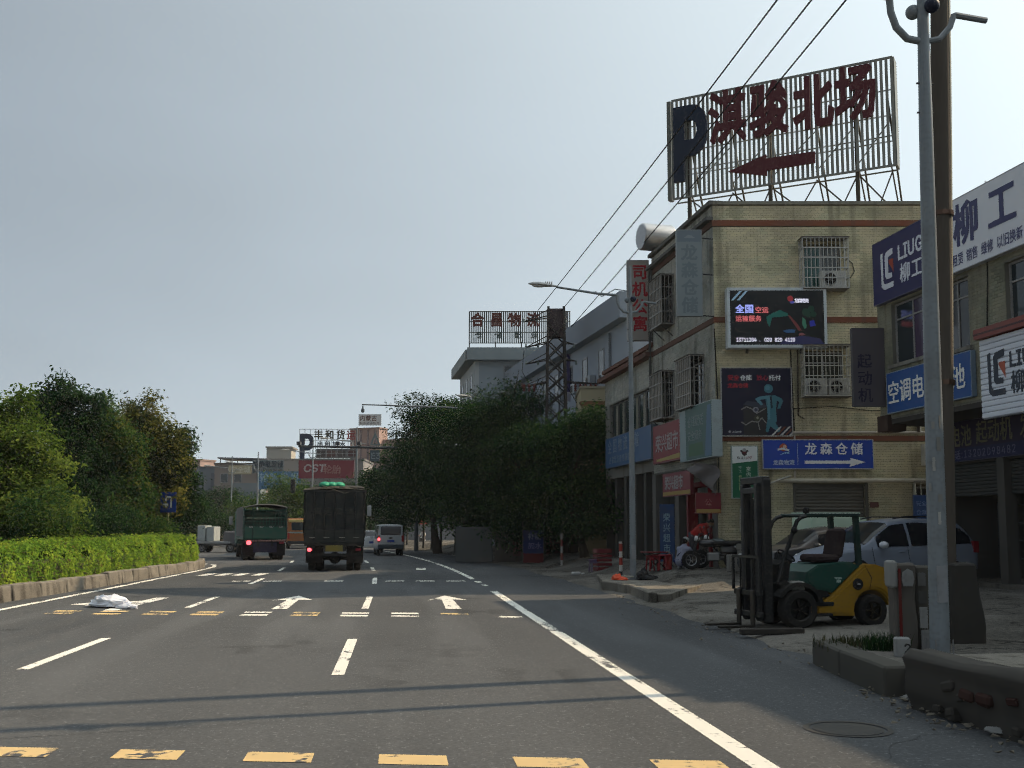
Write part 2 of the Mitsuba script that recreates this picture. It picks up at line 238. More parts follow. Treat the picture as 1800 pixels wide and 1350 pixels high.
# ------------------------------------------------------------------ lettering: outlines of the characters used on the signs, as plain numbers
# per character: advance, then rings; each ring is a count (negative for a hole) and x, y pairs in units of 1/80 em, shifted by 12
CHARS = []
for _w in ["淇骏北场", "龙森仓储", "司机公寓", "合昌物流", "丰和货运", "柳工", "租赁销售维修以旧换新", "空调电瓶池", "起动发话",
           "全国输服务", "安库放心托付", "轮胎批城", "内蒙古", "室外照明", "牛开关插座墙", "配送兴超市荣", "加水补出",
           "P0123456789", "LIUGON", "BCSTE", ":.-"]: CHARS += list(_w)
OUTLINES = [
[80,20,36,25,36,30,46,31,46,64,38,64,38,69,46,70,46,80,52,79,52,70,73,70,73,79,79,79,79,70,88,69,87,64,79,64,79,31,89,30,89,25,-4,52,31,73,31,73,38,52,38,-4,52,44,73,44,73,51,52,51,-4,52,56,73,56,73,64,52,64,8,67,21,70,23,72,24,87,11,88,9,85,6,84,6,75,14,9,34,9,34,10,39,13,46,18,51,24,56,21,50,15,38,6,37,6,6,19,74,22,78,31,74,36,70,32,66,25,71,6,18,10,30,35,31,36,35,32,23,7,22,7,8,15,52,18,56,19,56,28,51,31,49,32,48,29,44,22,48],
[80,26,46,6,43,10,53,14,63,19,57,28,56,28,49,23,48,23,45,26,51,32,55,36,61,46,66,44,64,38,80,38,83,36,78,27,72,19,80,14,88,11,85,6,80,8,74,11,67,15,55,9,47,6,-6,60,33,62,30,67,23,69,25,75,32,75,33,8,70,55,74,57,75,57,86,46,88,43,84,40,77,48,71,55,19,48,63,54,68,61,78,62,80,64,80,68,78,58,64,75,65,75,66,70,73,70,74,74,76,84,64,87,59,84,56,83,57,80,60,59,59,50,58,8,46,43,49,46,60,57,64,55,62,52,50,39,49,39,48,41,24,18,71,18,76,42,76,40,42,44,41,43,24,40,10,38,7,35,6,24,6,23,11,33,11,34,12,37,21,38,36,18,37,18,39,19,48,21,64,26,64,24,42,33,42,35,58,36,70,9,16,18,15,23,16,24,34,28,35,28,35,27,35,24,33,23,17,18],
[80,22,57,78,63,78,64,52,75,59,83,65,87,61,87,60,84,58,64,45,64,15,64,14,82,14,83,18,84,30,90,27,88,14,87,11,84,8,64,8,61,9,58,12,57,17,15,17,17,15,22,16,22,38,31,38,53,17,53,17,59,38,59,38,78,44,78,44,7,38,7,38,24,34,23,18,16],
[80,65,17,17,15,22,26,26,26,54,25,54,16,55,16,60,26,60,26,78,31,78,32,60,40,60,40,55,32,54,32,29,33,29,40,31,41,27,44,29,51,36,57,47,57,48,50,48,45,47,43,52,46,54,54,59,67,70,42,70,42,75,76,76,80,73,67,62,56,54,87,53,86,39,84,20,83,13,81,10,79,7,76,6,67,6,66,12,74,12,76,13,77,15,79,27,81,48,76,48,72,37,66,26,57,14,47,6,43,9,51,16,59,24,66,38,69,46,69,48,63,47,59,38,56,34,46,24,41,26,17,16],
[80,53,15,12,22,17,27,22,31,27,36,39,39,53,39,54,17,55,17,60,39,60,40,68,41,79,47,79,46,60,87,60,87,55,60,54,60,30,64,33,69,38,73,44,77,50,82,48,81,45,73,35,60,21,61,15,62,14,81,14,82,15,83,20,84,22,89,20,87,12,85,9,82,8,61,8,57,9,55,11,54,17,41,10,37,14,45,18,54,24,54,54,45,54,44,46,40,32,37,25,32,18,25,11,20,7,19,7,7,60,74,61,76,64,77,75,69,78,66,74,63,69,67],
[80,27,46,13,55,21,61,31,52,32,52,37,65,37,66,47,71,47,71,37,88,37,88,32,75,31,81,22,87,16,90,14,86,10,84,11,79,16,71,28,71,6,66,6,65,27,64,26,63,24,58,17,50,10,49,9,31,18,49,18,50,23,52,31,56,38,60,43,65,21,65,21,70,48,71,49,80,54,79,55,71,84,70,83,65,61,65,65,61,73,56,82,52,87,50,83,46,82,46,76,48,68,53,60,58,55,63,54,44,49,44,48,63,37,53,25,46,21,45,25,17,11,15,15,22,23,28,31,17,32,16,37,30,37,31,47,36,47,37,37,48,37,48,32,37,31,37,30,46,23,48,21,45,17,39,22,37,23,36,6,31,6,30,25,29,24,24,17,17,10],
[80,50,18,44,15,49,25,54,36,62,44,69,52,80,57,77,56,74,66,64,79,55,90,50,89,49,88,48,85,45,82,46,67,56,61,61,52,70,43,60,33,52,33,51,73,51,73,43,71,30,70,27,66,25,54,25,52,30,64,30,65,31,67,45,36,45,36,17,37,15,40,14,70,14,72,14,74,18,76,25,81,23,80,16,78,11,75,9,71,8,40,8,33,10,31,14,30,49,29,49,19,44],
[80,33,48,36,56,42,64,49,50,50,50,55,62,55,62,65,52,66,52,70,62,71,63,79,68,79,68,71,77,70,78,68,80,71,83,77,88,75,83,65,77,55,88,55,88,50,72,49,65,41,85,41,85,6,80,6,80,10,63,10,62,6,57,6,57,34,51,32,-5,62,15,80,15,80,23,79,24,63,23,-4,62,28,80,28,80,36,63,36,-5,68,55,70,56,76,64,76,65,68,65,14,32,48,32,54,45,53,45,19,47,20,52,23,53,22,54,19,54,18,42,10,40,9,37,13,39,17,39,48,7,36,72,37,73,39,75,46,67,48,64,44,61,39,68,13,14,47,23,62,26,70,29,79,34,78,34,76,31,69,29,62,28,6,23,6,23,49,22,49,17,42],
[80,11,19,74,83,74,83,11,81,8,74,6,65,6,63,12,76,13,77,14,77,68,19,69,4,20,60,68,60,68,55,20,55,6,24,46,62,46,62,20,31,20,30,14,25,14,-4,31,40,31,26,56,26,56,40],
[80,28,40,9,40,10,44,14,47,21,51,33,52,44,52,75,78,75,79,14,80,12,84,12,85,13,86,26,87,26,90,24,90,13,89,9,86,7,77,7,76,7,73,10,72,70,58,70,58,69,57,39,54,23,49,12,45,6,27,15,26,15,27,18,32,23,40,28,55,28,56,16,57,16,62,29,63,30,79,35,79,36,63,47,62,47,57,36,56,36,49,48,36,44,31,38,39,36,41,35,6,30,6,29,43,27,38,22,27,18,21,17,21],
[80,12,65,66,60,75,65,77,68,73,75,62,79,57,88,48,89,47,88,46,84,42,80,46,72,56,25,23,17,27,20,34,30,43,44,49,54,50,54,55,52,55,51,47,38,38,25,35,20,34,19,70,21,68,25,61,34,62,34,66,36,79,20,84,12,85,9,81,7,80,7,74,15,40,13,25,11,12,16,46,28,59,33,66,38,76,38,77,43,75,43,73,39,65,28,49,22,42,21,42,19,44],
[80,13,19,59,19,73,49,73,47,79,52,80,53,79,57,73,86,72,86,59,80,59,80,68,24,67,24,59,34,22,33,49,34,49,38,28,39,28,62,76,62,76,39,55,38,55,34,82,33,82,9,80,7,79,6,69,6,68,10,76,11,77,12,77,28,55,28,55,22,64,22,62,26,66,27,67,25,73,15,69,14,67,17,32,15,32,20,49,21,49,28,28,28,27,6,22,6,-4,55,58,55,53,71,53,71,58,-4,71,43,71,48,55,48,55,43,-4,33,43,49,43,49,48,33,48,-4,33,53,49,53,49,58,33,58],
[80,22,16,50,16,51,21,53,27,56,38,64,49,74,53,80,54,79,58,77,57,74,57,73,66,64,76,58,90,51,85,46,77,50,73,52,72,52,72,48,32,48,32,51,20,45,-5,45,61,35,53,71,53,61,61,53,68,8,28,38,77,38,77,6,71,6,71,10,34,10,33,6,28,6,-4,34,32,34,16,71,16,71,32],
[80,8,22,41,82,41,82,6,76,6,76,9,28,9,28,6,22,6,-4,28,22,28,15,76,15,76,22,-4,28,36,28,28,76,28,76,35,4,28,76,76,76,76,47,28,47,-4,34,52,70,52,70,59,34,59,-5,34,64,69,64,70,65,70,71,34,71],
[80,48,41,48,41,49,45,55,50,64,53,74,55,79,60,78,57,66,88,66,87,43,85,22,83,13,80,8,77,7,67,7,65,12,74,12,76,14,77,16,79,21,80,33,82,60,79,60,78,60,74,44,69,31,65,22,59,14,52,7,48,10,48,11,54,17,62,28,68,42,73,60,67,60,63,49,58,39,52,30,47,24,42,27,46,31,53,41,59,54,61,60,55,60,50,52,45,45,30,15,48,17,58,20,75,25,74,24,63,30,63,30,79,35,79,36,63,44,63,43,57,36,57,36,41,44,43,46,39,45,38,36,35,35,6,30,6,30,33,28,33,17,29,15,33,15,35,16,35,30,39,30,57,22,56,21,51,19,46],
[80,11,72,41,78,41,78,13,84,12,85,22,89,20,88,11,86,8,77,7,74,8,73,11,26,38,64,38,69,60,69,57,78,62,79,67,69,87,69,87,64,60,63,51,51,74,53,73,55,70,59,70,60,74,62,84,50,87,45,84,42,83,42,79,47,75,48,48,45,40,44,39,50,43,52,53,63,4,58,9,58,41,63,41,63,9,10,34,10,39,16,42,21,44,28,44,41,49,41,49,24,45,14,38,6,37,6,9,18,11,18,12,28,29,31,34,33,36,36,33,36,32,27,14,22,7,7,19,74,22,78,32,72,36,69,36,68,32,64,27,68,8,16,52,18,56,19,56,30,50,33,48,31,45,29,44,23,48],
[80,28,16,25,16,31,49,31,49,44,23,44,24,50,49,50,49,62,19,62,19,68,49,68,49,80,55,79,55,68,84,68,84,62,55,62,55,50,81,50,81,44,55,44,55,31,88,31,88,25,55,25,55,6,49,6,49,25],
[80,8,54,72,84,72,84,10,79,10,78,15,61,16,60,9,55,9,-4,60,22,78,22,78,66,61,66,33,14,23,23,35,30,49,30,50,16,50,16,55,31,56,32,56,32,69,19,67,17,72,33,75,47,78,51,74,50,74,38,70,38,56,51,55,51,50,38,50,38,48,51,33,51,32,47,28,41,36,38,40,37,6,32,6,32,40,31,40,24,26,18,18,17,18],
[80,27,42,64,43,65,52,67,54,68,54,79,60,79,60,69,74,73,82,77,85,73,85,72,72,67,60,64,60,57,61,56,80,56,82,59,82,63,87,62,87,59,85,53,82,51,59,51,56,52,54,54,54,62,44,60,8,55,17,57,21,58,21,80,14,86,11,87,10,84,6,69,12,8,28,45,78,45,78,21,72,21,71,40,34,40,33,20,28,20,15,18,10,19,11,23,12,35,15,44,20,46,22,48,26,49,36,55,36,54,24,51,18,47,15,36,10,21,6,19,8,13,16,62,22,66,31,72,38,80,43,78,43,77,36,69,36,49,30,49,30,64,20,58,19,58,18,60],
[80,22,19,6,15,11,21,16,26,20,26,46,16,46,16,52,32,51,32,21,40,15,44,14,52,12,70,12,89,13,87,7,84,6,49,7,40,9,31,15,28,15,27,14,19,6,23,37,51,37,56,88,56,88,51,61,50,54,38,49,29,50,29,75,31,67,44,72,46,82,30,86,22,81,20,78,25,76,26,49,23,42,22,40,27,42,29,45,34,50,43,53,50,4,42,74,82,74,82,69,43,69,7,18,71,21,75,22,75,33,67,35,65,32,61,24,67],
[80,12,67,6,67,72,86,72,86,25,85,22,83,21,75,20,73,25,80,26,80,67,72,67,72,6,30,41,23,39,26,41,29,42,31,42,70,53,76,58,79,59,79,63,76,55,71,47,67,47,30,55,32,56,66,60,66,60,35,59,28,57,20,54,16,47,8,44,6,41,9,41,10,45,13,48,16,52,23,53,26,52,26,44,23,42,22,25,15,25,15,27,17,30,22,43,25,56,25,57,17,57,17,62,25,63,26,79,30,79,31,63,38,62,38,57,31,57,31,54,40,40,37,37,36,36,31,45,30,6,26,6,25,38,21,28,18,21],
[80,12,16,12,16,17,48,18,48,64,21,65,21,70,84,70,84,65,55,64,55,18,88,17,88,12],
[80,8,42,8,42,13,50,14,50,75,81,75,82,14,88,13,88,8,-4,56,14,75,14,75,29,56,29,-4,56,35,75,35,75,50,56,50,-4,56,56,75,56,75,69,56,69,30,15,25,15,26,20,34,28,50,27,51,16,52,16,57,28,57,28,69,18,68,17,72,32,75,42,78,45,74,35,70,35,57,45,57,45,52,35,51,35,50,45,36,42,31,36,40,35,42,34,6,29,6,28,39,22,28,18,21,17,21],
[80,22,38,60,38,64,59,65,59,72,44,72,43,75,67,77,78,79,79,79,82,75,65,72,65,65,87,64,87,60,65,60,65,51,84,51,84,47,42,47,42,51,59,51,59,60,9,54,17,57,21,58,21,76,14,84,10,85,10,82,6,81,6,69,11,9,27,41,78,41,78,20,72,20,71,36,34,36,33,36,33,19,27,19,13,19,10,20,10,36,15,42,18,47,22,48,25,49,33,55,33,54,23,52,19,45,13,37,9,22,5,15,15,63,15,64,19,66,26,71,34,78,35,79,40,78,40,76,34,70,33,45,28,45,28,64,26,64,19,59,18,59],
[80,9,75,62,76,64,80,71,83,77,84,77,87,75,87,73,80,61,79,60,16,48,6,48,56,64,57,65,79,70,79,70,57,86,56,85,9,82,7,71,6,70,9,69,11,80,12,80,23,54,23,53,6,-4,54,28,80,28,80,37,54,37,-6,54,43,54,42,80,42,80,43,80,51,54,51,8,47,74,51,76,52,76,55,71,59,63,59,62,55,60,51,68,12,18,55,15,60,17,63,22,69,26,79,31,78,29,70,45,70,45,65,25,64,22,59,18,55,25,17,34,17,39,28,40,28,50,21,51,21,56,43,56,43,51,34,50,34,40,45,39,45,34,34,34,34,18,35,18,42,21,43,21,43,16,35,11,28,7,25,11,25,12,27,14,28,17,28,34],
[80,31,15,56,25,68,32,79,37,78,34,71,34,70,52,71,52,72,50,78,55,79,60,71,82,70,82,66,59,66,59,61,78,60,78,56,59,56,59,51,78,50,78,47,59,46,59,41,84,40,84,36,32,36,32,33,26,33,26,58,25,58,19,52,-4,32,51,52,51,52,56,32,56,-4,32,61,52,61,52,66,32,66,-4,32,46,32,41,52,41,52,46,8,26,30,79,30,79,6,74,6,73,9,32,9,32,6,26,6,-4,32,25,32,14,73,14,73,25],
[80,36,41,50,41,51,43,53,48,61,53,72,56,79,61,77,57,65,70,65,69,69,65,77,70,79,75,69,75,68,71,66,71,65,87,65,87,60,74,59,74,50,86,49,85,44,74,44,74,34,85,33,86,28,74,28,74,17,88,17,88,12,55,11,55,6,49,6,49,51,47,50,44,46,-4,55,17,68,17,68,28,55,28,-4,55,34,68,34,68,44,55,44,-4,55,50,68,50,68,59,55,59,22,15,51,21,59,27,72,30,79,31,79,35,77,29,63,23,53,33,54,38,62,43,60,34,45,26,35,27,35,41,37,41,33,18,27,16,32,21,36,29,48,17,47,16,48,6,16,16,20,17,42,22,43,22,43,17,17,11],
[80,27,36,57,42,57,47,63,54,72,57,79,58,79,62,78,60,71,84,70,86,69,86,68,82,62,73,51,79,48,89,45,87,41,86,41,76,44,68,48,66,48,56,43,45,40,44,41,43,42,42,44,41,18,37,18,-6,57,65,58,63,65,56,68,54,76,62,78,65,-7,42,57,42,44,54,48,62,52,55,59,54,61,46,54,13,48,6,46,10,47,11,58,13,70,17,79,23,83,26,85,25,88,24,84,20,79,16,67,11,51,6,8,50,22,63,27,72,32,76,35,80,33,72,27,61,21,52,19,8,49,33,61,38,65,41,68,43,72,41,66,36,53,30,52,29,13,14,46,18,52,23,60,28,72,31,79,36,77,34,70,30,62,30,6,24,6,24,49,23,49,17,40],
[80,26,40,10,48,14,55,19,63,30,67,37,69,46,72,61,73,76,79,76,79,68,77,52,75,42,72,34,71,32,71,30,83,17,88,12,89,10,85,7,84,6,79,12,68,25,63,19,59,14,51,9,44,5,7,42,69,43,69,47,71,57,58,59,53,54,50,49,59,12,20,18,24,22,25,26,25,73,31,73,31,26,36,27,49,33,50,33,51,28,28,17,23,14],
[80,8,40,74,83,74,83,6,77,6,76,11,46,12,46,6,40,6,-5,46,18,47,17,76,17,76,41,46,41,-4,46,68,46,47,76,47,76,68,4,21,76,27,76,27,6,21,6],
[80,67,17,31,15,37,25,40,25,57,16,58,16,63,25,63,25,79,31,79,31,63,38,63,39,58,46,65,52,73,55,79,60,79,61,78,59,74,59,73,76,73,80,70,76,64,72,59,82,59,83,35,88,35,88,30,68,30,68,29,76,18,82,14,89,11,89,10,86,6,80,9,74,13,69,18,63,26,59,21,54,16,45,9,38,6,35,9,35,10,40,12,49,18,55,25,58,30,39,30,39,35,44,35,44,54,43,54,39,57,31,57,31,42,38,44,39,39,31,35,31,10,30,8,27,6,19,6,17,11,24,12,25,12,25,33,-5,67,54,66,35,76,35,76,36,76,54,-5,55,67,49,59,65,59,71,66,71,67,-7,50,36,51,35,59,35,60,36,61,42,61,54,50,54],
[80,21,49,10,53,19,56,32,56,71,74,76,81,78,86,74,74,70,62,68,62,53,88,52,88,47,80,47,80,6,74,6,74,47,62,47,61,28,58,15,54,7,53,7,40,16,48,16,52,25,53,24,59,22,64,26,65,26,66,17,66,17,71,32,71,29,78,34,80,35,79,39,71,52,71,52,66,43,66,44,65,48,64,44,53,53,52,53,48,38,47,38,40,52,39,52,34,38,34,38,11,36,9,32,7,27,7,26,9,25,12,31,12,32,13,32,34,16,34,16,39,32,40,32,47,-6,27,53,38,53,42,66,27,66,29,59,30,54,7,45,22,41,29,44,31,46,30,51,19,50,18,47,16,9,16,17,16,18,20,24,23,30,23,31,27,30,26,25,20,15,19,15],
[80,13,18,69,49,70,49,71,46,78,52,80,57,70,86,69,86,54,80,54,80,64,24,64,24,52,18,52,12,18,8,18,13,48,14,48,34,27,34,27,39,78,39,78,34,55,34,55,14,86,13,86,8,8,58,55,59,57,61,59,80,49,85,45,82,41,81,41,69,48,10,22,40,19,45,22,46,33,52,42,59,43,59,46,56,45,54,39,49,25,41],
[80,31,16,49,16,54,32,54,33,21,38,25,40,22,42,34,43,76,86,76,85,9,82,6,72,6,71,7,70,10,70,11,80,11,80,12,80,70,48,70,47,31,44,15,39,6,35,8,35,9,39,17,39,18,35,15,26,8,23,11,26,18,26,48,16,51,44,51,48,61,49,61,57,53,57,53,61,61,62,62,68,66,68,67,62,75,61,75,57,67,57,67,49,77,48,77,44,6,53,37,74,37,74,19,58,18,57,15,53,15,-4,58,23,70,23,70,33,58,33,8,21,74,22,76,25,77,36,66,33,62,32,62,30,64,21,73],
[80,26,22,23,22,68,48,68,48,80,54,79,55,68,81,68,81,27,55,27,55,16,57,13,79,13,81,15,83,26,86,24,89,23,87,13,84,9,81,7,55,7,52,8,51,9,49,13,48,27,29,27,28,22,-4,54,33,75,33,75,45,55,45,-4,54,51,75,51,75,62,55,62,-4,28,33,48,33,48,45,29,45,-4,28,51,48,51,48,62,29,62],
[80,32,49,11,53,15,56,63,56,69,49,70,49,75,87,75,87,70,62,69,62,61,62,58,80,58,80,13,81,12,84,13,85,23,88,22,88,13,87,9,85,7,79,7,77,8,75,10,75,52,61,52,58,18,59,14,72,17,73,12,57,8,52,6,51,6,8,63,42,63,44,67,44,71,31,72,27,72,26,68,25,66,32,32,16,9,16,10,20,17,24,32,24,36,16,36,16,41,24,42,24,57,18,58,18,63,36,63,38,69,41,78,42,79,46,77,47,77,41,63,49,63,49,58,44,57,44,42,51,41,52,36,44,36,43,7,38,6,38,36,30,36,28,26,25,15,20,6,-4,30,42,38,42,38,57,30,57,5,22,76,26,78,30,70,30,67,26,65],
[80,48,36,41,35,46,43,50,44,71,49,71,50,53,51,53,61,57,62,79,67,79,67,60,79,64,81,65,85,64,86,45,84,32,83,30,81,28,78,26,72,27,71,30,70,32,77,32,79,34,79,57,67,53,67,24,62,24,61,50,52,47,50,46,50,16,51,13,53,12,79,12,82,14,84,23,87,22,89,21,88,13,86,10,84,8,80,7,52,6,47,8,45,11,44,16,43,43,8,20,74,22,77,23,78,34,73,37,70,35,66,34,66,30,68,6,18,11,27,26,32,36,34,35,37,33,23,7,10,16,52,16,53,18,56,19,56,29,51,32,49,32,48,30,44,29,44,23,48],
[80,43,14,8,16,11,18,21,20,43,25,43,25,31,29,23,32,20,32,49,16,50,16,55,31,55,31,65,18,65,18,70,31,71,32,79,37,79,37,71,50,70,50,65,37,65,37,55,52,55,52,50,38,49,38,38,52,37,51,32,38,32,38,16,41,15,47,14,89,13,88,9,87,8,49,8,41,9,34,11,29,15,24,20,22,11,19,5,24,55,71,55,76,84,75,84,46,79,46,78,48,62,48,62,26,63,24,81,24,83,27,84,35,89,33,88,24,87,22,85,20,82,18,62,19,59,20,57,21,56,23,56,53,78,54,78,70],
[80,32,49,10,55,17,59,26,61,35,63,48,63,55,53,55,53,61,64,61,64,78,70,78,70,61,87,61,86,28,84,13,83,10,81,8,78,7,66,7,65,9,64,12,76,12,78,14,79,19,80,27,81,55,70,55,68,37,65,26,62,18,58,11,53,6,20,17,48,17,53,51,53,51,48,34,48,30,36,26,24,44,27,44,29,40,40,45,41,53,19,48,17,46,22,44,22,19,16,18,21,19,22,22,29,27,48,4,19,73,50,73,50,68,19,68],
[80,54,15,16,16,17,22,22,33,34,40,46,43,54,43,56,23,55,22,60,23,61,26,67,30,77,36,76,31,62,45,62,47,70,48,79,49,80,55,78,52,62,86,61,86,56,50,55,48,48,48,47,76,47,79,45,77,39,73,32,64,21,65,20,73,16,81,13,88,11,89,10,85,6,80,7,73,9,64,14,60,16,47,10,36,6,34,6,32,10,44,15,54,21,48,28,43,36,42,35,38,29,33,24,22,14,19,12,16,15,-7,46,40,51,33,59,24,66,32,71,40,71,41,47,41,8,66,76,70,78,79,69,80,67,77,64,76,64,73,68,66,75],
[80,26,41,49,41,54,62,55,61,69,43,67,41,72,64,75,80,79,82,77,84,74,68,70,68,55,88,54,88,49,68,49,68,36,84,35,84,6,78,6,78,9,52,9,51,6,46,6,46,35,61,36,61,49,-4,52,15,78,15,78,30,52,30,17,16,49,16,54,32,54,33,22,34,22,40,27,41,26,42,23,42,22,41,21,29,11,26,8,23,12,22,13,25,15,26,18,26,48,5,20,74,24,77,35,66,32,62,31,62],
[80,35,15,49,25,55,38,65,45,72,52,80,56,78,56,77,56,76,64,67,74,59,88,50,90,49,86,44,77,50,77,49,76,45,55,44,55,32,76,32,76,27,55,26,55,13,86,13,86,8,18,8,18,13,49,13,49,26,28,27,28,31,49,32,49,44,28,45,28,50,18,45,-5,40,59,30,50,76,50,64,59,52,71],
[80,8,19,76,85,76,85,6,79,6,79,10,25,9,25,6,19,6,-6,25,15,78,15,79,16,79,70,78,70,25,70,20,30,23,30,27,48,28,48,41,34,42,34,46,48,47,48,58,32,58,32,63,72,63,72,58,55,58,55,47,70,46,70,42,55,41,54,28,74,27,74,23,8,60,38,62,39,64,39,69,34,71,32,71,31,67,29,65,32],
[80,17,40,59,54,68,62,76,65,80,66,79,69,77,68,75,74,69,83,63,90,60,89,59,86,55,80,58,79,54,50,55,50,58,44,55,-6,59,65,54,60,77,60,68,68,65,70,64,70,8,74,6,72,11,80,11,81,12,81,51,85,51,85,9,82,7,4,70,48,75,48,75,19,71,19,11,45,49,66,49,66,9,63,7,57,6,55,11,61,11,61,22,50,22,50,6,45,6,-4,50,38,61,38,61,44,50,44,-4,50,34,50,27,61,27,61,33,37,17,20,16,25,29,29,29,39,20,39,18,39,16,43,18,46,20,53,23,64,16,65,16,70,24,70,25,79,29,79,31,78,30,70,41,70,41,65,28,64,25,53,23,47,23,45,29,45,30,57,34,57,35,45,41,45,41,40,35,39,35,30,41,31,42,26,35,24,35,6,30,6,29,23],
[80,29,51,6,51,76,85,76,85,59,83,56,80,55,69,55,68,59,79,60,79,70,57,70,57,49,85,49,87,48,86,42,83,34,77,20,82,15,86,12,88,11,89,10,86,6,85,6,79,10,72,16,68,12,61,6,57,10,56,6,-6,64,44,68,34,72,27,73,26,76,32,80,43,-7,56,11,58,11,63,15,69,20,62,34,58,43,57,43,18,15,8,18,19,20,34,21,76,44,76,43,9,41,7,38,6,31,6,29,11,36,11,38,12,38,32,38,33,26,33,24,19,21,8,19,6,-4,26,39,38,39,38,52,26,52,-4,38,71,26,71,26,58,38,58],
[80,34,18,41,16,46,32,48,45,52,44,53,39,57,34,61,33,61,30,58,23,54,21,56,20,58,21,59,28,64,34,69,43,80,48,78,47,75,44,72,44,71,77,72,80,70,81,69,74,61,66,55,61,52,61,51,73,49,88,47,85,42,67,44,53,48,36,44,19,41,-7,38,65,45,58,52,55,54,54,63,59,71,66,39,66,29,17,11,27,14,35,18,40,23,44,28,44,29,23,29,22,34,46,35,47,37,48,42,54,42,53,35,81,34,79,17,76,10,72,7,57,7,55,12,69,12,70,12,73,17,75,29,51,29,48,24,45,19,36,12,22,6,20,6],
[80,32,18,48,39,48,46,61,52,60,51,57,47,49,47,48,87,48,87,43,72,42,67,33,60,24,77,16,84,12,85,11,80,6,72,11,60,17,54,19,51,17,42,12,32,8,22,6,19,11,24,12,37,16,45,20,48,22,28,30,34,40,35,42,18,43,-8,37,33,51,27,54,27,60,33,64,41,64,42,43,42,38,34,15,20,54,20,70,48,70,48,71,46,77,46,78,50,79,51,79,56,70,84,70,84,54,79,54,78,64,26,64,25,54],
[80,34,31,18,31,23,59,24,59,32,41,32,38,32,36,37,39,40,45,50,33,51,33,56,47,56,51,64,56,62,55,57,55,56,85,56,85,51,52,50,45,38,59,38,60,46,65,46,66,38,83,38,83,33,66,32,66,24,88,23,88,18,66,18,65,6,60,6,59,18,18,15,9,18,18,21,30,22,71,53,72,51,75,50,78,54,80,55,79,56,78,60,72,88,71,88,66,28,66,28,37,25,21,23,12,20,6],
[80,70,14,10,18,15,22,22,25,38,25,61,16,61,16,66,32,67,31,71,29,78,34,79,37,73,38,69,33,67,51,66,51,61,31,61,31,60,31,50,47,50,48,44,52,51,55,58,59,69,61,79,67,78,64,65,89,64,89,59,83,59,80,44,76,34,73,27,73,26,76,22,83,15,89,11,86,6,84,7,79,10,72,17,69,21,59,11,50,6,47,11,58,18,65,26,65,28,61,40,58,48,52,40,48,43,47,42,46,17,45,11,43,8,40,7,31,7,30,11,30,12,38,12,40,14,42,31,41,44,31,44,30,34,27,19,24,13,19,6,18,6,-7,62,56,67,38,69,34,70,34,74,46,77,59,62,59],
[80,10,73,50,74,51,78,53,79,52,86,34,89,23,84,21,83,21,81,29,78,38,17,36,57,42,57,43,14,46,12,65,13,68,17,69,29,70,29,74,27,74,17,73,13,70,9,66,7,43,7,39,9,37,11,36,15,7,40,73,43,76,45,76,57,66,65,59,61,55,54,61,8,16,21,20,37,23,50,24,51,28,50,26,33,22,19,21,18],
[80,31,45,38,44,43,61,46,61,67,46,65,45,69,64,74,78,78,83,74,67,68,67,47,70,47,87,50,88,45,67,41,67,14,68,13,69,13,81,13,83,17,83,24,84,25,85,25,89,23,88,14,86,10,82,7,67,7,64,8,61,12,61,40,25,17,31,15,37,26,40,26,57,16,58,16,63,26,63,27,79,32,79,33,63,42,63,42,58,33,57,33,42,42,44,43,39,33,36,32,12,30,8,25,6,19,6,17,11,26,12,26,33,25,33],
[80,18,40,56,40,61,72,62,72,78,78,78,78,62,79,62,88,61,88,56,78,55,78,10,76,8,70,6,57,6,55,11,71,12,72,13,72,55,6,45,44,45,45,50,47,62,28,56,25,50,36,14,15,46,21,53,27,61,32,71,36,79,41,77,38,70,33,60,32,6,27,6,27,49,25,48,23,45,19,41],
[80,16,42,50,55,63,60,72,64,80,69,78,69,75,74,66,80,59,88,51,88,50,84,46,74,57,66,69,57,57,48,47,46,46,21,53,49,59,49,59,34,69,40,77,46,81,41,76,37,59,28,59,14,61,13,77,13,79,15,81,24,86,21,85,13,82,9,79,8,60,8,57,8,54,10,53,13,37,17,20,16,25,30,28,30,39,21,39,18,39,17,43,18,45,20,50,24,64,16,64,16,70,25,70,27,76,27,79,28,79,33,78,32,70,44,70,44,64,30,64,24,45,30,45,31,57,36,57,36,45,44,45,44,40,36,39,36,29,39,29,45,30,45,25,36,23,36,6,31,6,30,22],
[80,22,45,45,43,50,45,52,50,59,60,77,61,79,62,79,66,78,66,77,60,64,52,52,78,54,75,59,70,65,74,67,75,67,84,55,89,45,84,43,81,48,75,48,52,46,8,48,38,83,38,83,6,78,6,77,9,54,9,53,6,48,6,-4,54,15,77,15,77,32,54,32,18,14,8,17,17,19,31,20,76,41,76,41,9,40,8,36,6,29,6,27,11,35,12,36,12,36,32,24,32,22,17,19,7,19,6,18,6,-4,25,52,25,39,36,39,36,52,-4,36,71,25,71,25,58,36,58],
[80,21,66,13,66,78,71,78,72,52,75,53,83,60,88,57,78,49,72,44,72,15,72,14,82,14,83,16,84,24,89,22,89,20,87,11,85,8,83,8,70,8,67,9,13,43,12,45,16,45,78,51,78,51,54,62,53,62,48,51,48,51,17,62,21,62,16,59,14,45,7,27,15,35,16,37,26,40,26,57,16,58,16,63,26,63,27,79,32,79,33,63,42,63,41,58,33,57,33,42,34,42,41,44,42,39,33,36,32,10,30,7,26,6,19,6,17,11,26,12,26,34,25,34,17,31],
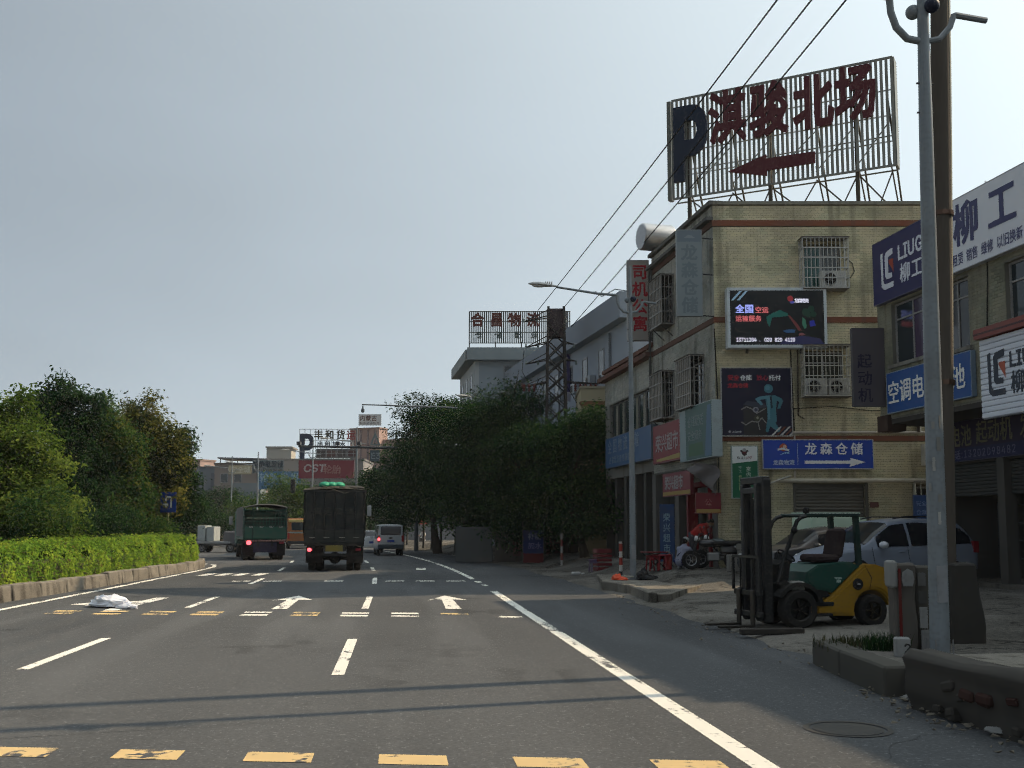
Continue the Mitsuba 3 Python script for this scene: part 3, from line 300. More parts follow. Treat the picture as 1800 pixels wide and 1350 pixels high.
[80,67,33,9,37,17,40,28,42,40,42,67,65,67,66,80,71,79,71,68,72,67,81,67,81,68,79,71,73,76,74,77,77,79,85,71,86,70,83,67,88,67,88,62,72,61,73,38,74,34,75,34,78,42,81,52,86,51,86,48,83,39,76,24,79,15,82,12,83,13,84,15,85,25,89,22,89,15,87,9,85,7,82,6,78,8,74,13,71,18,64,11,58,6,54,10,61,16,69,25,67,41,66,62,47,61,47,51,62,50,62,31,61,25,60,21,57,19,49,20,48,24,55,24,56,25,57,45,47,45,46,30,43,15,37,6,18,17,17,16,22,24,26,24,54,16,55,16,60,24,60,25,78,30,78,31,60,38,60,38,55,31,54,31,28,32,28,38,30,39,25,18,17],
[80,34,20,66,49,66,49,80,55,79,55,66,84,66,83,9,79,6,66,6,65,7,64,10,64,11,77,12,78,13,78,60,55,60,54,52,54,49,76,27,74,25,71,23,63,33,52,43,46,33,37,25,32,22,28,26,35,31,44,41,47,49,49,60,26,60,26,6,20,6],
[80,20,17,70,17,74,35,75,35,79,40,79,41,75,63,75,63,79,69,80,69,75,87,74,87,70,69,69,69,65,63,65,63,69,41,69,40,65,35,65,35,69,59,17,32,32,37,41,41,41,42,23,42,23,46,81,46,81,42,51,41,48,39,56,30,67,36,72,39,73,39,76,35,66,29,66,28,73,20,79,15,85,12,82,7,79,8,68,17,60,26,59,25,60,21,59,13,58,10,54,7,51,6,43,6,43,8,42,11,51,11,54,15,54,19,54,22,45,17,33,11,21,7,18,11,35,17,48,24,52,27,50,29,49,30,38,24,22,18,19,22,34,27,44,32,46,33,46,34,44,36,42,36,36,34,21,28,20,28,19,30,8,20,63,84,63,84,51,79,51,79,58,25,58,25,51,20,51,4,30,54,74,54,74,51,31,51],
[80,20,17,59,17,65,48,65,49,79,55,79,55,65,88,65,88,59,55,59,55,42,79,41,79,6,73,6,73,9,31,10,31,6,25,6,25,42,48,42,48,59,-4,31,36,31,16,73,16,73,36],
[80,16,16,13,49,13,49,24,24,24,24,29,49,30,49,37,55,37,55,30,80,29,80,24,55,24,55,13,87,13,87,8,17,8,14,18,58,18,72,49,73,49,74,47,79,52,80,54,78,57,73,86,72,86,58,81,58,80,67,24,67,23,58,23,27,36,26,42,28,43,36,49,41,54,26,55,26,59,79,59,79,55,50,54,37,43,43,43,66,45,66,46,61,50,61,51,65,53,76,44,80,39,79,37,76,36,72,40,37,38],
[80,13,61,6,61,79,67,79,67,54,70,55,72,53,79,47,89,37,85,33,84,33,76,41,67,49,67,6,32,16,11,16,12,22,15,29,22,37,33,37,34,36,36,26,44,26,45,29,48,41,40,44,50,46,61,32,61,27,50,21,41,20,40,16,44,17,46,20,50,25,60,31,79,35,79,36,78,34,67,50,67,54,66,51,50,45,33,36,20,28,12,20,6],
[80,8,73,22,73,23,78,24,85,15,88,8,84,6,83,6,79,12,29,44,55,45,56,51,58,55,61,57,64,59,70,59,71,46,71,47,76,86,76,84,60,83,56,81,55,77,54,69,54,68,56,68,58,68,59,77,58,78,59,79,65,80,70,79,71,66,71,64,65,61,60,56,55,52,53,47,51,4,48,49,83,49,83,28,49,28,-4,54,33,77,33,77,44,54,44,6,58,17,57,22,62,22,66,11,67,7,61,6,6,39,22,45,22,46,12,46,7,41,6,40,18,6,20,26,20,76,42,76,42,30,25,30,25,26,-4,25,36,37,36,37,51,25,51,-4,25,57,37,57,37,70,25,70,7,16,8,21,16,26,24,28,24,31,22,27,14,21,5],
[80,21,38,9,44,16,46,19,50,30,52,39,52,76,86,76,85,9,84,7,81,6,69,6,67,11,79,12,80,12,80,32,57,31,53,20,48,12,42,5,41,5,41,6,-4,58,51,58,37,80,37,80,51,-4,58,57,80,57,80,70,58,70,6,18,74,44,74,44,27,24,26,24,19,19,19,-4,24,32,39,32,39,48,24,48,-4,24,54,39,54,39,69,24,69],
[80,27,16,34,16,39,50,40,50,59,30,59,27,53,22,46,17,49,22,57,26,65,31,77,36,76,33,65,50,65,50,79,56,80,56,65,83,65,83,59,56,59,56,40,88,39,88,34,56,33,56,6,50,6,50,33],
[80,27,16,40,16,45,35,46,35,68,19,69,20,74,85,74,85,69,70,68,70,46,88,45,88,40,70,39,70,6,64,6,64,40,41,39,39,27,35,19,28,10,23,6,21,6,17,10,21,13,30,23,33,31,35,39,-4,42,46,64,46,64,68,42,68],
[80,48,16,11,28,16,37,22,43,28,46,33,47,36,18,36,18,42,48,42,49,43,49,56,23,57,23,62,38,63,34,70,30,76,35,78,37,76,43,67,43,65,40,63,60,62,64,70,69,79,75,77,74,74,67,63,82,62,82,57,56,56,56,42,87,42,87,36,58,36,62,28,69,22,79,15,88,12,85,7,84,6,80,8,69,14,61,20,53,31,49,24,45,19,33,11,20,6],
[80,46,42,55,42,60,62,61,62,70,46,69,45,74,65,76,81,79,84,74,76,72,68,71,68,61,88,60,88,55,68,55,68,15,80,15,80,26,79,26,70,27,71,31,80,32,80,41,71,42,71,46,85,46,85,6,80,6,80,10,49,9,49,6,44,6,44,45,51,47,56,49,57,48,58,45,58,44,49,41,49,32,58,31,58,27,49,26,49,15,62,15,62,55,25,17,31,15,37,25,40,25,57,17,58,17,63,24,63,25,64,25,79,30,79,31,63,38,63,38,58,31,57,31,41,39,43,40,38,31,35,30,10,27,7,20,6,18,11,24,12,25,12,25,33],
[80,17,15,9,18,18,20,32,21,71,54,71,54,72,51,78,55,80,57,78,62,71,88,71,88,66,27,65,27,42,24,20,20,7,19,6,33,27,8,28,13,54,13,54,25,33,25,32,30,54,31,55,62,60,62,61,39,65,43,67,46,70,52,73,60,78,60,76,50,81,45,88,38,85,35,84,35,74,44,73,45,67,37,65,35,62,37,61,37,61,31,83,30,83,25,61,25,61,13,88,13,88,8,12,28,37,35,46,39,55,40,60,45,60,43,50,53,40,52,38,50,36,41,45,37,39,33,34],
[80,16,38,48,38,52,60,53,60,67,41,68,41,72,60,73,61,80,66,79,66,73,85,72,85,68,66,67,66,53,88,52,88,48,8,42,41,84,41,84,6,79,6,78,9,48,9,47,6,42,6,-4,48,14,78,14,78,36,48,36,7,70,55,70,56,75,62,78,66,82,64,79,59,74,54,4,52,31,74,32,74,19,52,19,-4,57,28,57,23,69,23,69,28,9,45,63,45,64,48,66,54,60,56,57,56,56,53,54,52,54,48,59,19,17,20,15,25,22,28,24,29,24,54,16,55,16,60,24,60,25,78,30,78,30,60,38,60,37,55,30,54,30,32,31,32,38,34,39,29,18,20],
[80,23,56,50,80,51,80,70,57,70,57,76,86,76,86,40,81,39,80,44,62,44,63,13,64,12,81,12,83,15,84,23,84,25,89,23,88,13,85,8,83,6,62,6,58,9,56,13,16,17,76,52,76,52,71,42,71,42,62,50,61,50,7,46,7,45,11,24,12,23,6,19,6,19,61,28,62,28,71,17,71,-4,24,24,24,17,45,17,45,24,-11,24,36,24,29,45,29,45,36,39,37,37,38,36,56,32,56,32,45,31,41,26,34,-5,40,56,40,41,41,40,45,40,45,56,-4,33,71,33,62,37,62,37,71,-6,24,37,25,38,28,43,29,48,29,56,24,56],
[80,22,14,11,22,19,26,21,26,46,16,47,16,52,32,52,32,20,39,16,42,14,50,12,72,12,90,14,88,8,87,7,47,7,41,9,37,11,29,16,27,16,26,15,18,6,39,38,42,38,47,59,47,59,59,40,59,40,64,52,65,45,77,50,79,53,74,57,67,53,65,53,64,67,65,75,79,81,77,74,65,85,64,85,59,65,59,65,47,87,47,87,42,65,41,84,22,84,21,81,18,80,18,78,20,63,35,60,31,55,25,48,20,42,17,38,21,42,23,49,28,56,35,58,41,7,19,75,19,76,23,78,34,66,35,64,30,61,24,69],
[80,4,16,40,88,40,88,35,16,35,8,61,27,61,28,66,30,83,14,87,10,87,9,82,6,76,13,9,63,45,74,63,80,76,86,74,86,73,81,63,70,45,69,44,67,44,9,41,76,46,78,53,62,55,55,55,54,50,52,49,53,48,57,46,64,10,16,10,16,11,23,16,32,25,36,30,42,28,41,26,37,21,22,7,21,6,9,17,69,17,70,21,72,23,71,32,56,34,50,34,49,29,47,23,60],
[80,65,15,8,18,21,20,30,20,43,25,43,25,31,28,24,31,21,31,49,16,49,16,54,30,55,30,64,18,65,18,70,30,70,31,79,36,79,36,70,49,69,49,65,36,64,36,55,50,54,51,52,58,59,61,64,62,71,51,71,51,76,86,76,85,56,84,53,81,50,70,50,69,54,77,55,78,56,80,62,80,71,68,71,66,63,63,56,61,53,55,48,53,47,50,49,37,49,37,38,49,37,50,32,37,32,37,16,41,15,46,14,89,13,88,11,87,8,49,8,41,9,36,10,30,13,24,20,22,12,19,6,4,54,45,84,45,84,20,54,20,-4,60,25,78,25,78,40,60,40],
[80,32,16,62,16,68,50,68,50,69,45,78,50,80,51,80,52,78,57,68,88,68,88,62,55,62,55,51,81,51,81,20,80,18,76,16,64,15,62,20,62,21,74,21,75,45,55,45,55,6,49,6,48,45,30,45,30,15,24,15,24,51,48,51,48,62],
[80,31,15,13,15,14,24,18,33,24,39,29,44,35,44,36,18,36,18,41,49,42,49,52,55,51,55,42,86,41,86,36,59,36,65,29,73,23,81,18,89,14,85,9,81,11,70,18,63,23,55,32,55,6,49,6,49,32,37,20,26,12,19,9,20,17,68,17,73,36,74,36,79,42,79,42,74,62,74,62,79,68,80,68,74,87,73,87,68,68,68,68,61,62,61,62,68,42,68,42,61,36,61,36,68,8,19,59,85,59,85,45,80,45,79,54,25,53,25,45,19,45],
[80,8,58,69,85,69,85,8,79,8,79,12,64,12,63,7,58,7,-4,64,19,79,19,79,63,64,63,29,15,9,22,22,24,28,26,38,28,56,27,58,16,59,16,64,27,65,28,78,33,78,34,65,51,64,50,27,49,13,47,10,44,7,33,7,31,13,41,13,43,15,44,26,46,54,45,58,33,58,31,36,27,18,23,11,19,6],
[80,28,37,12,48,12,49,13,49,79,55,79,56,59,62,47,63,48,71,56,77,64,82,61,80,58,65,42,70,35,79,27,86,22,89,20,90,19,87,16,86,14,85,14,77,20,66,31,56,46,56,12,54,9,50,6,40,6,18,16,18,16,19,19,21,24,26,29,32,33,41,37,51,37,53,18,53,18,59,42,59,44,58,42,48,40,41,32,26,29,22,20,14,19,14],
[80,12,60,6,60,79,66,79,66,54,68,55,73,52,85,42,89,38,85,34,76,41,66,49,66,6,36,15,31,16,32,20,36,29,44,35,52,39,58,39,59,17,60,17,65,33,65,29,71,26,75,27,77,30,79,38,69,35,66,34,65,45,65,48,63,43,54,37,45,41,41,49,49,53,46,45,37,52,29,49,26,48,25,41,33,37,38,36,6,31,6,30,36,27,34,18,26,17,27],
[80,26,20,39,27,39,27,16,48,16,48,44,24,45,24,72,30,72,30,51,48,51,49,79,55,79,55,51,74,50,74,72,80,72,80,45,55,44,55,16,77,16,77,39,83,39,83,6,77,6,77,10,21,10],
[51,15,19,70,41,70,48,69,52,66,55,64,58,56,58,48,57,44,55,40,52,37,48,35,43,33,27,33,26,12,19,12,-10,26,40,43,40,47,42,49,44,51,49,51,54,49,60,46,62,42,64,27,64],
[52,20,18,46,19,55,21,60,27,67,35,71,41,71,48,68,52,64,55,58,58,48,57,31,55,24,52,18,47,13,41,11,35,11,27,14,22,20,19,27,18,35,-18,26,52,25,32,27,25,29,22,32,19,35,18,41,18,44,19,47,22,49,26,51,36,50,50,47,60,44,63,41,64,35,64,32,63,27,57],
[52,12,21,12,21,18,36,19,36,63,23,54,22,54,22,61,35,70,43,70,44,19,57,18,57,12],
[52,29,20,12,20,18,43,44,47,49,48,53,48,57,47,61,42,64,35,65,31,63,28,59,26,54,20,54,21,61,23,64,26,68,33,71,39,71,47,69,52,65,54,61,56,58,55,50,53,46,48,39,31,21,30,19,56,19,56,12],
[52,34,20,19,17,26,24,26,26,22,29,20,34,18,41,18,46,20,48,22,50,27,49,33,45,37,39,40,31,40,31,46,43,61,45,63,20,64,20,70,55,70,55,65,38,45,44,44,48,43,51,41,55,36,57,31,57,26,56,23,53,17,48,14,43,12,31,12,23,15],
[52,18,17,24,17,30,39,70,40,71,46,71,47,70,26,34,25,31,44,31,44,49,51,49,51,31,59,31,59,24,51,24,51,12,44,12,44,24],
[52,37,20,23,20,26,26,26,27,23,31,19,34,18,40,18,46,21,49,28,49,33,48,37,44,41,42,43,33,43,28,41,27,41,20,42,24,70,54,70,54,64,30,64,28,51,28,47,35,50,41,50,48,47,53,43,56,34,56,27,53,19,50,16,44,12,40,11,34,11,29,13,25,15,21,19],
[52,22,20,27,20,36,25,47,41,70,48,70,48,69,33,47,35,47,37,48,44,47,50,44,53,41,56,33,56,27,54,20,49,14,45,12,41,11,33,12,27,15,23,18,21,22,-15,27,32,29,22,32,19,35,18,41,18,44,19,47,22,49,28,49,34,47,38,43,41,40,42,36,42,33,41,29,37],
[52,8,19,64,19,71,56,71,56,64,30,12,24,12,23,13,48,64],
[52,29,18,25,18,30,21,36,25,40,28,42,23,46,20,53,21,60,24,65,28,69,35,71,43,70,50,67,55,60,55,52,53,47,47,42,52,40,57,33,58,30,58,25,55,19,52,15,47,13,42,11,34,11,30,12,25,15,20,20,-15,25,29,27,22,29,20,34,18,42,18,46,19,49,23,50,26,50,30,49,33,44,37,41,38,34,38,30,36,27,33,-15,27,56,28,50,31,47,35,45,40,45,43,46,46,49,48,53,48,57,46,61,44,63,41,64,35,64,31,63,29,60],
[52,21,20,49,20,56,22,63,26,67,33,71,39,71,47,69,52,65,55,59,56,55,56,49,54,42,50,35,35,12,27,12,36,25,43,35,34,34,29,36,23,41,21,45,-15,27,54,28,47,31,42,36,40,40,40,45,42,48,46,49,51,49,57,46,61,44,63,40,65,36,65,31,63,29,60],
[46,6,19,70,26,70,27,19,53,18,53,12,19,12],
[35,12,16,18,26,19,26,64,16,64,16,70,43,70,43,64,34,64,34,19,43,18,43,12,16,12],
[60,22,19,70,26,70,26,30,28,25,32,21,35,19,39,18,45,18,51,21,54,24,56,28,57,70,64,70,64,29,62,22,56,15,48,12,38,11,30,14,23,20,21,23,19,29],
[60,47,17,46,18,51,21,59,23,62,29,67,33,69,39,71,46,71,53,69,58,66,62,62,65,56,66,52,59,52,56,57,52,61,49,63,46,64,40,64,36,63,29,58,26,53,24,44,25,32,28,26,33,21,38,19,46,18,53,21,56,23,59,28,60,34,45,35,45,41,67,41,67,31,65,24,62,20,58,16,51,12,47,11,39,11,32,13,27,16,23,20,20,26,17,36],
[62,23,17,46,20,57,24,63,30,68,39,71,46,71,52,69,56,67,62,62,67,53,68,46,68,36,66,27,62,20,56,15,52,13,46,11,39,11,35,12,27,17,21,24,18,31,17,36,-21,25,48,24,38,26,29,31,22,36,19,40,18,46,18,49,19,54,22,57,25,60,30,62,37,61,45,60,50,57,57,54,60,49,63,46,64,40,64,33,61,27,55],
[60,12,19,70,28,70,51,33,57,24,58,23,58,70,65,70,65,12,56,12,26,60,26,12,19,12],
[52,19,19,70,43,70,51,68,55,63,57,58,57,50,54,46,48,43,48,42,53,40,57,37,59,31,59,24,58,21,56,18,53,15,49,13,44,12,19,12,-10,27,38,27,19,45,19,48,20,51,22,52,26,52,30,51,33,48,36,43,38,-9,26,45,42,45,47,48,50,54,50,56,49,60,47,62,43,64,27,64],
[58,43,17,46,18,51,21,58,24,62,30,68,39,71,46,71,52,69,58,66,61,63,65,57,66,52,59,52,58,55,55,59,49,63,46,64,40,64,36,63,32,60,29,58,26,53,24,44,25,32,27,27,32,22,40,18,46,18,52,21,57,25,59,30,66,30,65,25,61,19,58,16,52,13,46,11,39,11,33,13,27,17,22,22,20,26,17,36],
[51,55,17,25,17,27,23,27,25,23,27,21,31,19,35,18,40,18,44,19,47,20,50,23,51,26,51,31,48,34,45,36,29,41,24,44,20,47,19,50,18,57,19,61,22,65,25,68,31,70,36,72,43,71,48,69,52,67,56,63,58,56,51,56,49,60,46,63,41,65,35,65,30,63,27,60,25,57,25,54,26,52,29,49,35,46,47,43,52,40,55,37,58,31,58,25,55,18,52,15,46,12,41,11,31,12,26,13,22,16,19,20],
[52,8,16,64,16,70,60,70,60,64,42,64,42,12,35,12,34,64],
[48,12,19,70,54,70,54,64,27,64,27,45,52,45,52,39,27,38,26,19,54,18,55,12,19,12],
[22,8,18,18,20,21,24,22,27,19,28,15,25,12,21,12,18,14,8,18,47,18,51,21,54,25,53,28,50,27,46,24,44,20,44],
[22,8,18,15,18,19,21,22,25,21,28,18,27,14,24,12,20,12],
[52,4,25,40,50,40,50,34,25,34],
]
GLYPH = {}
for _c, _d in zip(CHARS, OUTLINES):
    _ext, _holes, _polys, _o = None, [], [], 1
    while _o < len(_d):
        _n = _d[_o]; _pts = np.array(_d[_o + 1:_o + 1 + 2 * abs(_n)], float).reshape(-1, 2) - 12; _o += 1 + 2 * abs(_n)
        if _n > 0:
            if _ext is not None: _polys.append(Polygon(_ext, _holes))
            _ext, _holes = _pts, []
        else: _holes.append(_pts)
    if _ext is not None: _polys.append(Polygon(_ext, _holes))
    GLYPH[_c] = (unary_union([q.buffer(0) for q in _polys]), _d[0])

def glyph(ch, h, bold=0.0, sx=1.0):
    """The outline of a character with its em box h metres tall, its left bottom at the origin."""
    g, adv = GLYPH[ch]
    if bold: g = g.buffer(bold * 80, join_style='mitre').simplify(0.3)
    s = h / 80.0
    return affinity.affine_transform(g, [s * sx, 0, 0, s, 0, 9 * s if ord(ch) > 255 else 12 * s]), adv * s * sx

def write(th, text, x, z, h, col, y=0.0, depth=0.02, bold=0.0, sx=1.0, gap=0.0, parent=None, mat='clean', vertical=False, name='character', join=False, centre=None, italic=0.0):
    """Characters as raised letters on a sign face at depth y (towards the viewer is -y), each a part, or joined as one lettering part."""
    items = []; px, pz = x, z
    for ch in text:
        if ch == ' ':
            px += 0 if vertical else h * sx * 0.5; pz -= h * 0.5 if vertical else 0; continue
        g, adv = glyph(ch, h, bold, sx)
        if italic: g = affinity.skew(g, xs=italic, origin=(0, 0))
        items.append((g, px, pz))
        if vertical: pz -= h * (1 + gap)
        else: px += adv + gap * h
    if centre is not None and items and not vertical:
        w = px - gap * h - x
        items = [(g, a + centre - x - w / 2, b) for g, a, b in items]
    ms = [mv(extrude(g, -depth), a, y, b) for g, a, b in items if not g.is_empty]
    if join: return [th.part('lettering', cat(ms), mat, col, parent=parent)]
    return [th.part(name, m, mat, col, parent=parent) for m in ms]

# ------------------------------------------------------------------ the setting: ground, road with its markings, yard, kerbs, median
rng = np.random.default_rng(7)

def bend(y):                               # the road swings to the left beyond 28 m
    y = np.asarray(y, float); d = np.clip(y - 28, 0, 92)
    return -0.0013 * d * d - np.clip(y - 120, 0, None) * 0.239
def yard_z(x, y):
    t = np.clip((np.asarray(y, float) - 25.5) / 4.0, 0, 1); u = np.clip((np.asarray(x, float) - 6.4) / 2.0, 0, 1) * np.clip((11.2 - np.asarray(x, float)) / 1.4, 0, 1)
    return np.interp(x, [5.3, 7.5, 9.4, 13.0, 40], [0.0, 0.05, 0.13, 0.22, 0.4]) + 0.36 * t * t * (3 - 2 * t) * u * u * (3 - 2 * u)

g = Thing('ground', kind='structure')
g.body(sheet(sbox(-1500, -300, 1500, 2500), -0.06), 'dirt')

road = Thing('road', kind='structure')
ys = np.concatenate([[-30, 0, 28], np.arange(32, 125, 4), [160, 200, 260]])
strip = lambda a, b: Polygon([(bend(y) + a, y) for y in ys] + [(bend(y) + b, y) for y in ys[::-1]])
main = strip(-9.3, 5.45)
side_w = Polygon([(-60, 52.5), (-9, 52.5), (-9, 100), (-75, 100)])
other = strip(-30, -17)
road_poly = unary_union([main, side_w, other, Polygon([(3, 30), (9.0, 36), (8.4, 44), (1.5, 56)]), Polygon([(-20, 75), (40, 82), (40, 93), (-20, 100)])]).buffer(0)
road.body(sheet(road_poly, 0.0), 'asphalt')

def mark(name, pts, mat='white_road_paint', z=0.004):
    road.part(name, sheet(Polygon(pts), z), mat)
def quad(name, x, y0, y1, w, mat='white_road_paint', skew=0.0):
    mark(name, [(x - w / 2 + bend(y0), y0), (x + w / 2 + bend(y0), y0), (x + w / 2 + bend(y1) + skew, y1), (x - w / 2 + bend(y1) + skew, y1)], mat)
for a, b in ((-20, 28.3), (30.7, 31.6), (32.7, 33.7)):
    quad('edge_line', 2.555, a, b, 0.19)
yy = np.arange(35, 84, 3.0)
mark('edge_line', [(2.46 + bend(y), y) for y in yy] + [(2.65 + bend(y), y) for y in yy[::-1]])
for y0 in (2.3, 12.28, 22.3, 32.4, 42.4, 52.4, 62.4):
    quad('lane_dash', -0.66, y0, y0 + 3.95, 0.145)
for y0 in (3.2, 13.17, 23.05, 32.7, 42.7, 52.6):
    quad('lane_dash', -4.38, y0, y0 + 3.6, 0.145)
kl = [(-8.35, -10), (-8.3, 5), (-8.09, 22.8), (-7.97, 31), (-7.86, 43.4), (-7.98, 47.6), (-8.4, 50.2), (-9.2, 52.0), (-10.2, 52.9), (-11.4, 53.2)]
road.part('kerb_line', sheet(LineString(kl).buffer(0.085, cap_style='flat', join_style='mitre'), 0.004), 'white_road_paint')
def arrow(x, y, turn=0.0):
    p = [(-.16, 0), (.16, 0), (.13, 2.9), (.46, 2.75), (0, 4.4), (-.46, 2.75), (-.13, 2.9)]
    mark('lane_arrow', [(x + a, y + b) for a, b in p])
arrow(-2.42, 22.4); arrow(1.17, 22.05)
mark('turn_arrow', [(-5.95, 22.4), (-5.66, 22.4), (-5.46, 26.4), (-5.78, 26.4), (-5.84, 25.3), (-6.55, 24.75), (-6.5, 25.35), (-7.15, 24.3), (-6.35, 23.6), (-6.45, 24.15), (-5.9, 24.55)])
for k in range(-7, 3):                     # rumble bars, laid askew to the lanes
    x = 0.12 + 0.965 * k; y = 7.83 - 0.2 * (x + 0.1)
    if x > -4.2: mark('rumble_bar', [(x - .24, y - .13), (x + .25, y - .23), (x + .25, y + .09), (x - .24, y + .19)], 'yellow_road_paint')
    y = 20.7 - 0.2 * (x - .25)
    for j, dy in enumerate((-.48, .14)):
        if rng.random() < 0.93:
            mark('rumble_bar', [(x + .03 - .26, y + dy), (x + .03 + .27, y + dy - .1), (x + .03 + .27, y + dy + .24), (x + .03 - .26, y + dy + .34)], 'yellow_road_paint' if k in (-7, -6, -5, -4, -2, 1) else 'white_road_paint')
    y = 33.8 - 0.1 * x
    if -6 < k and k not in (-1, -3): mark('rumble_bar', [(x - .3 - .2, y), (x + .1, y), (x + .1, y + .45), (x - .3 - .2, y + .45)])
for x in (-7.1, -6.5, -5.9, -5.2): mark('cross_bar', [(x, 38.6), (x + .35, 38.6), (x + .45, 40.4), (x + .1, 40.4)])
mark('lane_arrow', [(.75, 43.0), (1.15, 43.0), (1.2, 45.4), (.8, 45.4)])
mc = Point(3.72, 8.55).buffer(0.36, 24)
road.part('manhole_cover', cat(sheet(mc.difference(mc.buffer(-.05)), .006), sheet(mc.buffer(-.075), .005)), 'matte', (.062, .06, .056))
road.part('asphalt_patch', sheet(Polygon([(-4.1, 8.9), (-1.2, 9.6), (-.9, 11.6), (-2.6, 12.4), (-4.4, 11.2)]).buffer(.25), 0.002), 'asphalt')

# the dirt verge and the yard that rises towards the buildings
yard = Thing('yard', kind='structure')
xs = np.concatenate([np.arange(4.4, 9.6, 0.2), np.arange(10, 18, 1.0), [22, 28, 40]]); yv = np.concatenate([np.arange(2, 48, 0.4), np.arange(48, 130, 4)])
X, Y = np.meshgrid(xs, yv, indexing='ij')
wob = meshkit.fbm(np.stack([X * 1.3, Y * 1.3, X * 0], -1), 3, 3) - 0.5
edge = 0.35 * (meshkit.noise(np.stack([Y * 0.9, X * 0, X * 0 + 2], -1), 5) - 0.5)
sh = np.clip(1 - (X - 4.4) / 1.6, 0, 1)
Xw = X + bend(Y) * np.clip((Y - 28) / 20, 0, 1) + edge * sh - np.interp(Y, [2, 8, 16, 24], [.35, .1, 0, 0]) * sh + 0.9 * sh
Zw = np.where(X < 5.0, (X - 4.4) / 0.6 * 0.05 - 0.015, 0.035) + yard_z(X, Y) + 0.05 * wob * np.clip((X - 4.4), 0, 1)
n0, n1 = X.shape
ii, jj = np.meshgrid(np.arange(n0 - 1), np.arange(n1 - 1), indexing='ij'); a = ii * n1 + jj
yard.body((np.stack([Xw, Y, Zw], -1).reshape(-1, 3), np.stack([a, a + n1, a + n1 + 1, a + 1], -1).reshape(-1, 4)), 'dirt', smooth=True)

# rubble and litter crumbs along the verge
def crumbs(n, f, s0, s1, seed):
    r = np.random.default_rng(seed); out = []
    for _ in range(n):
        x, y, z = f(r); s = r.uniform(s0, s1)
        m = trimesh.convex.convex_hull(r.normal(size=(8, 3)) * [s, s, s * .5]); out.append(mv(m, x, y, z))
    return cat(out)
gv = Thing('gravel', 'loose crumbs of stone and soil strewn along the dirt verge beside the road', 'gravel', kind='stuff')
gv.body(cat(crumbs(260, lambda r: ((lambda y: (5.25 + r.normal() * .35 - .02 * max(0, 12 - y) * 3, y, .035))(r.uniform(7, 26))), .005, .018, 3),
            crumbs(120, lambda r: (4.75 + r.normal() * .16, r.uniform(7.4, 10.5), .03), .006, .022, 4)), 'matte', (.16, .14, .11))

# kerb of the far corner by the middle lamp post
def rough_block(x0, x1, y0, y1, z0, z1, n=6, amp=.02, seed=0, b=.025):
    m = bevel(x0, x1, y0, y1, z0, z1, b)
    for _ in range(3): m = m.subdivide()
    q = meshkit.fbm(m.vertices * 3.1 + seed, 3, seed) - .5
    m.vertices = m.vertices + m.vertex_normals * (q * amp * 2)[:, None]
    return m
pave = Thing('pavement', kind='structure')
pave.body(xyz_extrude(Polygon([(5.62, 28.6), (6.0, 26.2), (5.78, 23.2), (6.05, 23.2), (7.0, 25.3), (8.6, 28.3), (9.2, 30.2), (6.4, 33.8)]), -.05, .2), 'concrete')
for k, (a, b) in enumerate((((5.56, 28.3), (5.75, 27.2)), ((5.76, 27.12), (5.83, 25.9)), ((5.83, 25.82), (5.74, 24.5)), ((5.74, 24.42), (5.62, 23.0)))):
    d = np.subtract(b, a); L = np.hypot(*d); ang = math.degrees(math.atan2(d[1], d[0]))
    pave.part('kerb_stone', mv(rough_block(0, L, -.09, .09, -.1, .26, seed=k), a[0], a[1], 0, rz=ang), 'concrete')

# the raised island with the near poles: a low kerb, then a higher wall of rubble concrete
isl = Thing('traffic_island', kind='structure')
isl.body(xyz_extrude(Polygon([(5.2, 12.35), (5.0, 10.7), (5.0, 9.6), (5.15, 7.8), (5.3, 4), (9.5, 4), (9.5, 12.6), (6.4, 12.9)]), -.05, .27), 'dirt')
pts = [(5.24, 12.72), (5.07, 11.5), (4.93, 10.1)]
for k in range(2):
    a, b = pts[k], pts[k + 1]; d = np.subtract(b, a); L = np.hypot(*d)
    isl.part('kerb_stone', mv(rough_block(0, L - .015, -.14, .14, -.1, .3, seed=20 + k, amp=.025), a[0], a[1], 0, rz=math.degrees(math.atan2(d[1], d[0]))), 'wall', (.075, .072, .062), smooth=40)
w = rough_block(0, 6.2, -.17, .2, -.1, .52, amp=.13, seed=31, b=.07)
isl.part('rubble_wall', mv(w, 4.86, 9.55, 0, rz=-86), 'wall', (.058, .054, .048), smooth=50)
isl.part('slab', mv(rough_block(0, 5.5, 0, 2.6, .2, .5, amp=.02, seed=33), 5.05, 9.4, 0, rz=-86), 'concrete', smooth=40)

rb = np.random.default_rng(88)
for k in range(34):                        # brick ends and stones set in the rubble wall
    u, zq, L = rb.uniform(.1, 5.6), rb.uniform(.02, .33), rb.uniform(.07, .2)
    m = mv(rough_block(-L / 2, L / 2, -.05, .06, -.035, .04, seed=90 + k, amp=.02, b=.015), 0, 0, 0, rx=rb.uniform(-12, 12), ry=rb.uniform(-14, 14))
    isl.part('stone', mv(mv(m, u, -.15, zq), 4.86, 9.55, 0, rz=-86), 'wall', ((.050, .024, .020), (.045, .041, .036), (.055, .050, .044))[k % 3])
